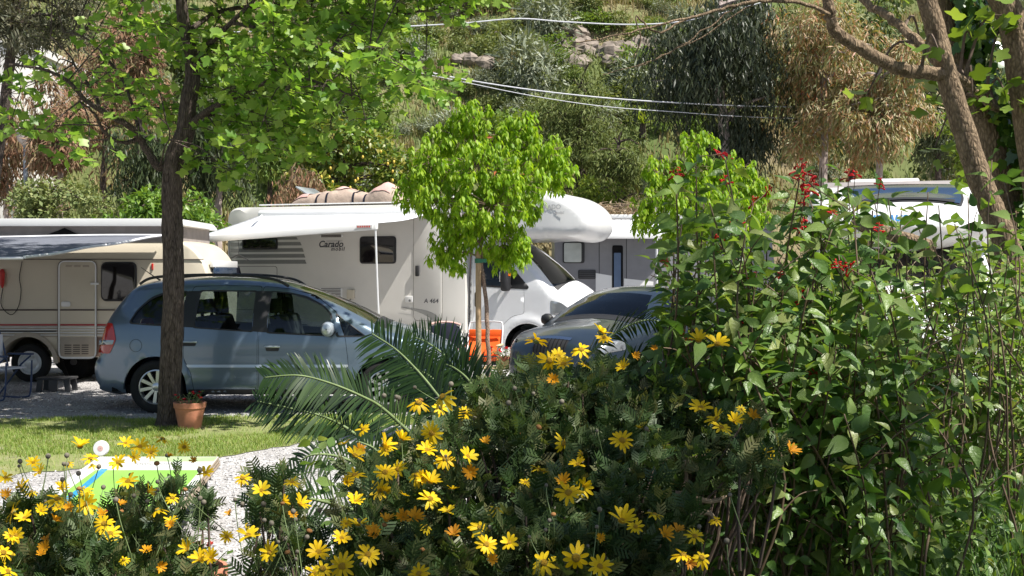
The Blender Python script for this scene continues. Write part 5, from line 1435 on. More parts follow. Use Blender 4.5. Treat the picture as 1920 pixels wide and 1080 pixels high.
def build_step():
    base = np.array([(107 - 960) / FPX * 16.4, 16.4, 0]); root = empty('step_stool', base)
    tag(root, 'low dark grey plastic step in front of the caravan door', 'step')
    MB().box(-.24, .24, -.16, .16, .17, .20).build('tread', M['stool'], root, bevel=.01)
    for sx in (-1, 1):
        for sy in (-1, 1): MB().add([(sx * .24, sy * .15, 0), (sx * .17, sy * .15, 0), (sx * .14, sy * .14, .17), (sx * .22, sy * .14, .17), (sx * .24, sy * .11, 0), (sx * .17, sy * .11, 0), (sx * .14, sy * .10, .17), (sx * .22, sy * .10, .17)], [(0, 1, 2, 3), (7, 6, 5, 4), (0, 4, 5, 1), (1, 5, 6, 2), (2, 6, 7, 3), (3, 7, 4, 0)]).build('leg', M['stool'], root)
    MB().box(-.06, .06, -.155, -.13, .0, .17).build('brace', M['stool'], root, bevel=.005)
build_step()
def build_tank():
    base = np.array([(152 - 960) / FPX * 18.4, 18.4, 0]); root = empty('waste_water_tank', base)
    tag(root, 'round dark waste-water barrel lying under the cream caravan', 'barrel')
    MB().lathe([(.004, -.3), (.17, -.3), (.2, -.28), (.2, .28), (.17, .3), (.004, .3)], 24, 'y', (0, 0, .2)).build('barrel', M['void'], root, smooth=True, sharp=40)
    MB().lathe([(.004, -.33), (.05, -.33), (.05, -.3)], 16, 'y', (0, 0, .28)).build('cap', M['stool'], root)
build_tank()

# clothes hanging from the awning rail
def build_clothes():
    yf = -1.14 - .11 - 2.3
    def hang(name, px, py_top, label, style, s=1.0):
        x = None
        a = (px - 960) / FPX
        # solve the rail position seen at px
        ox, oy = MH_NEAR[0] + 1.14 * ST, MH_NEAR[1] + 1.14 * CT
        x = (a * (oy + yf * CT) - ox - yf * ST) / (CT + ST * a)
        loc = mh_world(x, yf - .03, 0); zr = 2.20 + .2 * (x - mx(490)) / (mx(812) - mx(490)) - .05
        zt = CAM_H + (512 - py_top) / FPX * loc[1]
        root = empty(name, (loc[0], loc[1], zt), -TH * .5); tag(root, label, 'garment' if style != 'hanger' else 'hanger', 'clothes hanging from the awning')
        MB().tube([(0, 0, zr - zt), (0.02, 0, .10), (0, 0, .03)], .005, 6).build('hook', M['black'], root, smooth=True)
        MB().tube([(-.19 * s, 0, -.07), (0, 0, .03), (.19 * s, 0, -.07)], .010, 6).build('hanger_bar', M['black'], root, smooth=True)
        if style == 'hanger': return
        V = []
        outl = [(-.06, .015), (.06, .015), (.19, -.06), (.27, -.34), (.20, -.36), (.155, -.2), (.17, -.62), (-.17, -.62), (-.155, -.2), (-.20, -.36), (-.27, -.34), (-.19, -.06)]
        V2, F = patch2d(np.array(outl) * s, (), .05)
        Y = .05 * np.exp(-(V2[:, 0] / (.16 * s)) ** 2) + .012 * np.sin(V2[:, 0] * 40 + V2[:, 1] * 9)
        b = MB(); b.add(np.stack([V2[:, 0], -Y - .012, V2[:, 1]], 1), F); b.add(np.stack([V2[:, 0], Y + .012, V2[:, 1]], 1), F[:, ::-1])
        b.build('cloth', M['dark_cloth'], root, smooth=True)
        for sd in (-1, 1):
            pts = [(sd * .15 * s, -.055, -.05 * s), (sd * .125 * s, -.062, -.14 * s), (sd * .13 * s, -.062, -.4 * s)]
            MB().tube(pts, .014, 6).build('white_piping', M['white_cloth'], root, smooth=True)
        if style == 'white':
            V2, F = patch2d(np.array([(.0, -.14), (.10, -.17), (.12, -.5), (-.02, -.5)]) * s, (), .06); MB().add(np.stack([V2[:, 0], 0 * V2[:, 0] - .078, V2[:, 1]], 1), F).build('white_panel', M['white_cloth'], root, smooth=True)
        else:
            MB().tube([(-.14 * s, -.066, -.16 * s), (0, -.08, -.15 * s), (.14 * s, -.066, -.19 * s)], .010, 6).build('chest_stripe', M['white_cloth'], root, smooth=True)
    hang('hanging_top', 409, 492, 'left navy top with white panel hanging from the awning', 'white', .92)
    hang('hanging_top', 431, 494, 'right navy top with white chest stripe hanging from the awning', 'stripe', .92)
    hang('coat_hanger', 448, 481, 'empty black coat hanger hanging right of the navy tops', 'hanger', 1.15)
build_clothes()

# ------------------------------------------------------------------ lamp post, cables, white house
def build_lamp():
    p = P(48, 0, 29.0); root = empty('lamp_post', (p[0], p[1], 0)); tag(root, 'grey lamp post standing behind the cream caravan', 'lamp post')
    zt = P(0, 272, 29)[2]
    MB().tube([(0, 0, 0), (0, 0, zt)], [.07, .055], 10).build('post', M['pole'], root, smooth=True)
    MB().lathe([(.06, zt - .02), (.09, zt), (.2, zt + .12), (.22, zt + .25), (.18, zt + .36), (.06, zt + .42), (.004, zt + .43)], 20, 'z').build('globe', M['lampglobe'], root, smooth=True)
    MB().lathe([(.24, zt + .33), (.1, zt + .44), (.004, zt + .47)], 20, 'z').build('cap', M['pole'], root, smooth=True)
M['lampglobe'] = mat('lamp_globe', (0.45, 0.40, 0.36), 0.3)
build_lamp()
def cable(pts, r, label, d=27.5):
    b = np.array(P(pts[0][0], pts[0][1], d)); c = catmull([P(a, q, d) - b for a, q in pts], 8)
    o = MB().tube(c, r, 5).build('overhead_cable', M['cable'], None, smooth=True); o.location = b
    tag(o, label, 'cable', 'cables across the hillside')
cable([(380, 62), (700, 52), (860, 44), (970, 35), (1060, 41), (1180, 46), (1280, 40), (1380, 18), (1470, -8), (1700, -80)], .016, 'uppermost white cable crossing the hillside near the top')
cable([(640, 96), (780, 130), (900, 154), (1060, 176), (1240, 191), (1500, 200), (1900, 190)], .015, 'thick white cable crossing below the uppermost one, above the conifer')
cable([(700, 118), (880, 156), (1000, 180), (1120, 198), (1240, 208), (1500, 222), (1900, 215)], .009, 'thin lowest cable crossing just under the thick white one')

def build_house():
    root = empty('white_house', (-17.9, 33.5, 0)); tag(root, 'white plastered house glimpsed through the brown trees at far left', 'house')
    W, Dp, H = 7.4, 6.0, 8.2
    MB().box(-W / 2, W / 2, 0, Dp, 0, H).build('wall', M['plaster'], root)
    MB().box(-W / 2 - .1, W / 2 + .1, -.1, Dp + .1, H, H + .25).build('parapet', M['plaster'], root)
    for zz in (.9,):
        for xx in (-2.4, 0, 2.4):
            w_ = MB().box(xx - .5, xx + .5, -.02, .02, zz, zz + 1.4).build('window', M['glass_dark'], root)
            MB().box(xx - .6, xx + .6, -.08, 0, zz - .08, zz - .002).build('sill', M['plaster'], w_)
            for sd in (-1, 1): MB().box(xx + sd * .76 - .25, xx + sd * .76 + .25, -.05, -.003, zz, zz + 1.4).build('shutter', M['shutter'], w_)
M['shutter'] = mat('green_shutter', (0.05, 0.12, 0.08), 0.6)
build_house()
# ------------------------------------------------------------------ foliage
def tri_fan(outline):
    n = len(outline); return [(0, i, i + 1) for i in range(1, n - 1)]
def leaf_template(half, fold=0.12, bend=0.15):
    """leaf along +y from its stalk; half = [(width, length)] down one side; folded at the midrib, tip bent down"""
    L = [(0.0, 0.0)] + list(half)
    mid = [(0, y) for (_, y) in half[:-1]]
    V = [(0, 0, 0)]; F = []
    prev = (0, 0, 0)
    rows = []
    for (w, y) in half:
        z = -bend * y * y
        if w <= 1e-6:
            V.append((0, y, z)); rows.append((len(V) - 1,))
        else:
            V += [(-w, y, z + fold * w), (0, y, z), (w, y, z + fold * w)]; k = len(V); rows.append((k - 3, k - 2, k - 1))
    F += [(0, rows[0][1], rows[0][0]), (0, rows[0][2], rows[0][1])]
    for a, b in zip(rows[:-1], rows[1:]):
        if len(b) == 3: F += [(a[0], a[1], b[1]), (a[0], b[1], b[0]), (a[1], a[2], b[2]), (a[1], b[2], b[1])]
        else: F += [(a[0], a[1], b[0]), (a[1], a[2], b[0])]
    return np.array(V, float), np.array(F)

T_OVATE = leaf_template([(.20, .22), (.23, .45), (.13, .75), (0, 1.0)], .25, .18)
T_SAGE = leaf_template([(.15, .07), (.27, .24), (.26, .44), (.14, .70), (.045, .90), (0, 1.0)], .38, .30)
T_LANCE = leaf_template([(.09, .4), (0, 1.0)], .1, .1)
T_DROOP = leaf_template([(.17, .25), (.19, .55), (0, 1.0)], .25, .22)
T_SMALL = (np.array([(0, 0, 0), (-.28, .45, .06), (0, 1, -.05), (.28, .45, .06)], float), np.array([(0, 2, 1), (0, 3, 2)]))
# tulip tree leaf: four lobes and a notched tip
_t = [(0, .0), (.16, .05), (.44, .10), (.50, .28), (.34, .46), (.46, .72), (.42, .92), (.16, .86), (0, .80)]
_V = [(0, .4, -.02)] + [(x, y, .10 * x) for x, y in _t] + [(-x, y, .10 * x) for x, y in _t[-2:0:-1]]
_n = len(_V) - 1
T_TULIP = (np.array(_V, float), np.array([(0, i, i % _n + 1) for i in range(1, _n + 1)]))
_t = [(0, 0), (.30, -.08), (.42, .18), (.26, .36), (.34, .62), (.12, .66), (0, 1.0)]
_V = [(0, .3, 0)] + [(x, y, .06 * x) for x, y in _t] + [(-x, y, .06 * x) for x, y in _t[-2:0:-1]]
_n = len(_V) - 1
T_IVY = (np.array(_V, float), np.array([(0, i, i % _n + 1) for i in range(1, _n + 1)]))

def norm(a): return a / (np.linalg.norm(a, axis=-1, keepdims=True) + 1e-9)
def frames(axis, up):
    y = norm(axis); x = norm(np.cross(y, up)); z = np.cross(x, y)
    return np.stack([x, y, z], -1)           # columns
def bake(tmpl, T, R, S):
    V, F = tmpl; n = len(T)
    out = np.einsum('nij,nvj->nvi', R, V[None] * S[:, None, None]) + T[:, None]
    FF = (F[None] + len(V) * np.arange(n)[:, None, None]).reshape(-1, 3)
    return out.reshape(-1, 3), FF

def project(p):
    d = p[:, 1]; return 960 + FPX * p[:, 0] / d, 512 + FPX * (CAM_H - p[:, 2]) / d

def foliage(root, base, tmpl, T, R, S, mat_, single=0, r=None, crown='crown', leaf='leaf', smooth=False):
    """crown mesh of kind stuff; the leaves that show largest become objects of their own under it"""
    r = r or rng; base = np.asarray(base, float); n = len(T)
    pick = np.zeros(n, bool)
    if single:
        d = np.maximum(T[:, 1], .3); px, py = project(np.stack([T[:, 0], d, T[:, 2]], 1))
        vis = (px > 5) & (px < 1915) & (py > 5) & (py < 1075)
        cell = {}
        score = np.where(vis, S / d, -1)
        # one leaf per small window of the picture, nearest first, so that the ones in view are picked
        order = np.argsort(T[:, 1]); got = set(); idx = []
        for i in order:
            if not vis[i]: continue
            key = (int(px[i] // 9), int(py[i] // 9))
            if key in got: continue
            got.add(key); idx.append(i)
        idx = np.array(idx)
        if len(idx): idx = idx[np.argsort(-score[idx])][:single]; pick[idx] = True
    V, F = bake(tmpl, T[~pick] - base, R[~pick], S[~pick])
    o = new_obj(crown, npmesh(crown, V, F, mat_, np.repeat(r.uniform(0, 1, (~pick).sum()), len(tmpl[0])), smooth), root); o['kind'] = 'stuff'
    if pick.any():
        me = npmesh(leaf, tmpl[0], tmpl[1], mat_, np.zeros(len(tmpl[0])), smooth)
        for i in np.where(pick)[0]:
            lo = new_obj(leaf, me, o)
            m4 = np.eye(4); m4[:3, :3] = R[i] * S[i]; m4[:3, 3] = T[i] - base
            lo.matrix_local = Matrix(m4.tolist())
    return o

def rdir(r, n): return norm(r.normal(0, 1, (n, 3)))

# materials for leaves
M['lf_tulip'] = leaf_mat('tulip_leaf', [(0.11, 0.23, 0.03), (0.18, 0.32, 0.05), (0.25, 0.39, 0.07), (0.33, 0.46, 0.10)], 0.42, 0.5, 0.45, tcol=(1.4, 1.35, .65))
M['lf_lime'] = leaf_mat('lime_leaf', [(0.13, 0.25, 0.014), (0.21, 0.36, 0.02), (0.28, 0.43, 0.032), (0.36, 0.49, 0.055)], 0.5, 0.5, 0.35)
M['lf_hedge'] = leaf_mat('hedge_leaf', [(0.07, 0.15, 0.02), (0.13, 0.23, 0.035), (0.18, 0.28, 0.05)], 0.4, 0.3, 0.4)
M['lf_lemon'] = leaf_mat('lemon_leaf', [(0.06, 0.12, 0.02), (0.11, 0.18, 0.03), (0.2, 0.24, 0.04), (0.28, 0.25, 0.05)], 0.4, 0.3, 0.5)
M['lf_dark'] = leaf_mat('dark_weeping_leaf', [(0.03, 0.045, 0.02), (0.05, 0.075, 0.03), (0.08, 0.10, 0.04)], 0.5, 0.2, 0.3)
M['lf_euca'] = leaf_mat('eucalyptus_leaf', [(0.045, 0.065, 0.035), (0.085, 0.11, 0.055), (0.15, 0.17, 0.09)], 0.45, 0.2, 0.4)
M['lf_eucashade'] = leaf_mat('shaded_eucalyptus_leaf', [(0.02, 0.03, 0.016), (0.04, 0.055, 0.028), (0.075, 0.09, 0.045)], 0.45, 0.15, 0.4)  # eucalyptus leaf colours darkened to stand for shadow in the crown
M['lf_shade'] = leaf_mat('shade_leaf', [(0.045, 0.075, 0.025), (0.08, 0.12, 0.035), (0.13, 0.17, 0.05), (0.18, 0.17, 0.07)], 0.5, 0.25, 0.3)
M['lf_brown'] = leaf_mat('bronze_leaf', [(0.34, 0.13, 0.07), (0.36, 0.24, 0.12), (0.20, 0.22, 0.08), (0.46, 0.35, 0.22), (0.13, 0.16, 0.055), (0.27, 0.28, 0.11), (0.42, 0.2, 0.1)], 0.5, 0.25, 0.4)
M['lf_dry'] = leaf_mat('dry_needle', [(0.28, 0.14, 0.09), (0.22, 0.13, 0.08), (0.17, 0.15, 0.07), (0.33, 0.21, 0.14)], 0.7, 0.15, 0.2)
M['lf_olive'] = leaf_mat('olive_leaf', [(0.15, 0.18, 0.12), (0.22, 0.25, 0.17), (0.29, 0.31, 0.23)], 0.5, 0.15, 0.4)
M['lf_holm'] = leaf_mat('grey_leaf', [(0.08, 0.09, 0.06), (0.13, 0.13, 0.085), (0.2, 0.19, 0.13)], 0.55, 0.15, 0.3)
M['lf_conifer'] = leaf_mat('conifer_spray', [(0.07, 0.10, 0.025), (0.11, 0.145, 0.035), (0.16, 0.18, 0.045)], 0.6, 0.15, 0.25)
M['lf_green'] = leaf_mat('mid_green_leaf', [(0.09, 0.16, 0.03), (0.15, 0.23, 0.05), (0.21, 0.28, 0.07)], 0.5, 0.3, 0.3)
M['lf_yellowgreen'] = leaf_mat('yellow_green_leaf', [(0.13, 0.20, 0.03), (0.2, 0.27, 0.045), (0.26, 0.31, 0.06)], 0.45, 0.4, 0.3)
M['lf_straw'] = leaf_mat('dry_grass', [(0.25, 0.19, 0.10), (0.32, 0.26, 0.15), (0.18, 0.17, 0.075)], 0.8, 0.2, 0.1)
M['lf_hillshrub'] = leaf_mat('hill_shrub_leaf', [(0.11, 0.15, 0.055), (0.18, 0.22, 0.08), (0.25, 0.27, 0.12)], 0.6, 0.2, 0.2)
M['lf_ivy'] = leaf_mat('ivy_leaf', [(0.03, 0.08, 0.015), (0.05, 0.12, 0.02), (0.09, 0.17, 0.03)], 0.25, 0.2, 0.6)

def limb(b, pts, r0, r1, n=8, jit=0.0, sub=5, r=None):
    c = catmull(pts, sub)
    if jit: c[1:-1] += (r or rng).normal(0, jit, c[1:-1].shape)
    b.tube(c, np.linspace(r0, r1, len(c)), n); return c

# ---- the tulip tree in front
def build_tulip_tree():
    r = np.random.default_rng(21); D = 12.6
    base = np.array([P(314, 0, D)[0], D, 0.0]); root = empty('tulip_tree', base)
    tag(root, 'tall tulip tree with bright green lobed leaves standing before the blue car', 'tree')
    q = lambda px, py, dd=0.0: P(px, py, D + dd) - base
    trunk = catmull([q(314, 806), q(315, 790), q(317, 730), q(322, 640), q(326, 560), q(325, 470), q(322, 400), q(322, 340), q(328, 290), q(348, 247), q(353, 195), q(362, 140), q(356, 90), q(342, 25), q(338, -80), q(345, -260), q(340, -450), q(350, -700)], 6)
    rad = np.interp(np.linspace(0, 1, len(trunk)), [0, .03, .08, .2, .42, .5, .62, .75, .88, 1], [.20, .145, .118, .112, .105, .10, .085, .065, .045, .012])
    V, F = tube(trunk, rad, 18)
    # bark ridges
    ang = np.tile(np.arange(18) / 18 * 2 * math.pi, len(trunk)); zz = V[:, 2]
    c = np.repeat(trunk, 18, 0); V = c + (V - c) * (1 + .05 * np.sin(ang * 5 + 2 * np.sin(zz * 3)) + .035 * np.sin(ang * 9 + zz * 11) + r.normal(0, .015, len(V)))[:, None]
    b = MB(); b.add(V, F)
    # burr on the bark
    limbs = []
    def add(pts, r0, r1): limbs.append(limb(b, [q(*p) for p in pts], r0, r1, 8, .004, 5, r))
    add([(326, 300), (300, 313), (283, 293), (263, 263), (247, 240, -.2), (200, 213, -.4), (160, 187, -.5), (127, 153, -.6), (80, 130, -.7), (10, 120, -.8)], .055, .01)
    add([(258, 262), (233, 267, -.1), (200, 253, -.3), (170, 207, -.5), (150, 190, -.7)], .028, .008)
    add([(185, 200, -.4), (180, 180, -.3), (147, 133, -.2), (127, 100, -.1), (95, 70)], .022, .006)
    add([(262, 255, .1), (237, 163, .4), (200, 110, .6), (163, 73, .8), (120, 60, .9)], .02, .006)
    add([(345, 250), (377, 217, -.1), (417, 193, -.3), (467, 170, -.5), (513, 150, -.7), (580, 150, -.9), (660, 180, -1.1)], .045, .008)
    add([(366, 120), (383, 93, -.1), (433, 43, -.3), (473, 3, -.5), (520, -60, -.7)], .04, .01)
    add([(433, 43, -.3), (520, 60, -.6), (600, 90, -.8), (690, 110, -.9)], .022, .006)
    add([(350, 60), (420, 20, .5), (540, 10, 1.0), (647, 25, 1.0), (747, 27, .9), (813, 18, .8), (885, 10, .7)], .03, .005)
    add([(340, 0), (260, -60, -.5), (170, -120, -1.0), (80, -160, -1.2)], .03, .008)
    add([(300, 313), (305, 290, -.3), (318, 255, -.5), (310, 220, -.8)], .012, .005)
    add([(340, -80), (450, -180, .6), (600, -230, 1.0), (760, -200, 1.2)], .035, .008)
    add([(344, -240), (460, -330, -.5), (600, -400, -1.0)], .03, .008)
    add([(344, -240), (200, -330, .6), (60, -380, 1.0)], .03, .008)
    add([(342, -430), (450, -520, .5), (560, -560, .8)], .02, .006)
    add([(342, -430), (240, -530, -.5), (150, -560, -.8)], .02, .006)
    # clumps: (px, py, radius m, leaves)
    cl = []
    def fill(poly, n, dz, nl, rad_=.42):
        poly = np.array(poly, float); lo, hi = poly.min(0), poly.max(0); k = 0
        while k < n:
            g_ = r.uniform(lo, hi)
            if inside(poly, g_[None])[0]: cl.append((g_[0], g_[1], r.uniform(*dz), rad_, nl)); k += 1
    fill([(430, 30), (560, 0), (700, 40), (790, 120), (800, 160), (740, 230), (640, 235), (520, 260), (440, 240), (400, 160)], 56, (-1.5, 1.0), 26)
    fill([(440, 180), (560, 200), (660, 235), (640, 290), (520, 300), (440, 270)], 12, (-1.0, .6), 26, .36)
    fill([(230, 60), (420, 40), (450, 200), (380, 250), (250, 240)], 15, (-1.2, 1.2), 19)
    fill([(60, 110), (240, 90), (260, 260), (170, 300), (60, 240)], 12, (-1.2, .8), 13, .40)
    fill([(0, 140), (70, 150), (70, 290), (0, 260)], 4, (-1.2, 0), 12, .34)
    fill([(210, 0), (420, 0), (420, 60), (230, 60)], 9, (-1, 1), 24)
    fill([(640, -10), (900, -20), (905, 35), (820, 45), (700, 40)], 12, (.2, 1.2), 18, .3)
    fill([(330, 250), (430, 230), (440, 330), (380, 330)], 5, (-.6, .2), 16, .3)
    fill([(470, -15), (900, -15), (900, -220), (470, -220)], 46, (-1.0, 1.2), 34, .5)
    fill([(60, -30), (900, -30), (860, -300), (650, -560), (420, -720), (200, -600), (20, -320)], 130, (-1.7, 1.7), 34, .55)
    allT = []; allA = []; allN = []
    nodes = np.concatenate(limbs + [trunk[55:]])
    for (px, py, dz, rd, nl) in cl:
        c = q(px, py, dz)
        j = np.argmin(np.linalg.norm(nodes - c, axis=1) + .3 * np.maximum(0, nodes[:, 2] - c[2]))
        p0 = nodes[j]; m_ = (p0 + c) / 2 + np.array([0, 0, .08]) + r.normal(0, .06, 3)
        if np.linalg.norm(p0 - c) > .15: b.tube(catmull([p0, m_, c], 4), np.linspace(.009, .004, 9), 5)
        for t in range(5):
            e = c + rdir(r, 1)[0] * rd * np.array([1.15, 1.15, .6]); b.tube([c, (c + e) / 2 + r.normal(0, .03, 3), e], [.004, .003, .002], 4)
            k = int(nl * 1.35) // 5 + 1
            u = r.uniform(.15, 1.05, k)[:, None]; s_ = c + (e - c) * u + r.normal(0, .05, (k, 3))
            allT.append(s_)
            ax = rdir(r, k) * np.array([1, 1, .5]) + np.array([0, 0, -.35]); allA.append(ax)
            allN.append(rdir(r, k) * .75 + np.array([.25, -.15, .8]))
    b.build('trunk', M['bark_main'], root, smooth=True)
    T = np.concatenate(allT) + base; A = np.concatenate(allA); N_ = np.concatenate(allN)
    foliage(root, base, T_TULIP, T, frames(A, N_), r.uniform(.07, .125, len(T)), M['lf_tulip'], 300, r)
build_tulip_tree()

# ---- young trees with drooping light green leaves
def build_lime(name, label, px0, d, trunk_px, lobes, nleaf, seed, single=300, stake=True, base_z=0.0, fruit=8):
    r = np.random.default_rng(seed)
    base = np.array([P(trunk_px, 0, d)[0], d, base_z]); root = empty(name, base); tag(root, label, 'tree', 'young trees with drooping leaves')
    b = MB()
    cx, cy = np.mean([l[0] for l in lobes]), np.mean([l[1] for l in lobes])
    top = P(trunk_px - 6, cy + 30, d) - base
    tr = limb(b, [(0, 0, 0), (.01, 0, .4), (-.012, 0, .8), tuple(P(trunk_px - 8, 560, d) - base), tuple(P(trunk_px - 18, 470, d) - base), tuple(top)], .028, .016, 10, .003, 6, r)
    Ts = []; As = []; Ns = []
    tot = sum(l[2] * l[3] for l in lobes)
    for (lx, ly, rx, ry, dd) in lobes:
        c = P(lx, ly, d + dd) - base; k = max(3, int(nleaf * rx * ry / tot / 15))
        j = tr[np.argmin(np.linalg.norm(tr - c, axis=1))]; b.tube(catmull([j, (j + c) / 2 + np.array([0, 0, .05]), c], 4), np.linspace(.012, .005, 9), 5)
        for t in range(k):
            e = rdir(r, 1)[0]; e = e * r.uniform(.45, 1.05)
            tip = c + e * np.array([rx * d / FPX, .5 * (rx + ry) * d / FPX, ry * d / FPX])
            b.tube([c + (tip - c) * .3, tip], [.003, .0015], 4)
            m_ = 15; a = r.uniform(0, 6.28, m_); ring = np.stack([np.cos(a), np.sin(a), 0 * a], 1)
            Ts.append(tip + ring * r.uniform(.0, .02, (m_, 1)) + np.array([0, 0, 1]) * r.uniform(-.07, .02, (m_, 1)))
            As.append(ring * r.uniform(.25, .9, (m_, 1)) + np.array([0, 0, -1.0]) * r.uniform(.4, 1.1, (m_, 1)))
            Ns.append(ring + np.array([0, 0, .6]) + r.normal(0, .2, (m_, 3)))
    b.build('trunk', M['bark_young'], root, smooth=True)
    T = np.concatenate(Ts) + base; A = np.concatenate(As); N_ = np.concatenate(Ns)
    foliage(root, base, T_DROOP, T, frames(A, N_), r.uniform(.035, .085, len(T)), M['lf_lime'], single, r)
    for k in range(fruit):
        i = r.integers(0, len(T)); s_ = T_SMALL
        o = mesh('withered_leaf', T_DROOP[0] * .07, T_DROOP[1], M['rustleaf'], root); o.location = T[i] - base + np.array([0, -.04, 0]); o.rotation_euler = r.uniform(0, 6, 3)
    if stake:
        sp = P(897, 0, d); st = empty('tree_stake', (sp[0], d - .02, base_z)); tag(st, 'pale wooden stake tied to the young lime-green tree trunk', 'stake')
        MB().tube([(0, 0, 0), (.002, 0, 1.0), (0, 0, P(0, 470, d)[2] - base_z)], .029, 10).build('post', M['stake'], st, smooth=True)
        zt = P(0, 489, d)[2] - base_z
        MB().lathe([(.034, zt - .022), (.036, zt), (.034, zt + .022)], 16, 'z').build('tie', M['tie'], st, smooth=True)
        MB().box(0, .08, -.036, -.033, zt - .018, zt + .018).build('tie_band', M['tie'], st)
M['rustleaf'] = mat('rust_leaf', (0.38, 0.10, 0.03), 0.6)
build_lime('young_tree', 'young staked tree with drooping lime-green leaves in front of the awning motorhome', 915, 11.4, 919,
    [(880, 215, 42, 38, 0), (860, 255, 60, 40, .1), (960, 255, 55, 45, .15), (985, 225, 22, 25, 0), (1010, 285, 60, 42, 0), (1050, 322, 34, 34, 0), (810, 300, 52, 42, -.1), (780, 350, 40, 40, 0), (900, 310, 70, 50, -.3), (970, 345, 65, 50, -.25), (835, 375, 60, 45, -.2), (920, 385, 70, 45, -.35), (985, 378, 40, 36, .1), (875, 425, 55, 35, -.1), (835, 455, 40, 35, 0), (945, 440, 55, 38, 0), (845, 480, 30, 25, 0), (975, 475, 28, 26, 0), (930, 475, 34, 24, .1)], 16500, 31)
build_lime('young_tree', 'smaller lime-green drooping tree behind the red-flowered bush', 1310, 12.6, 1305,
    [(1310, 265, 36, 30, 0), (1300, 310, 55, 40, 0), (1370, 320, 50, 36, .1), (1410, 350, 34, 30, 0), (1240, 320, 40, 34, 0), (1250, 370, 60, 42, -.1), (1330, 375, 65, 45, -.2), (1400, 400, 45, 40, 0), (1220, 410, 40, 30, 0), (1290, 430, 60, 40, 0), (1370, 440, 50, 35, 0)], 10000, 32, 300, stake=False, fruit=0)

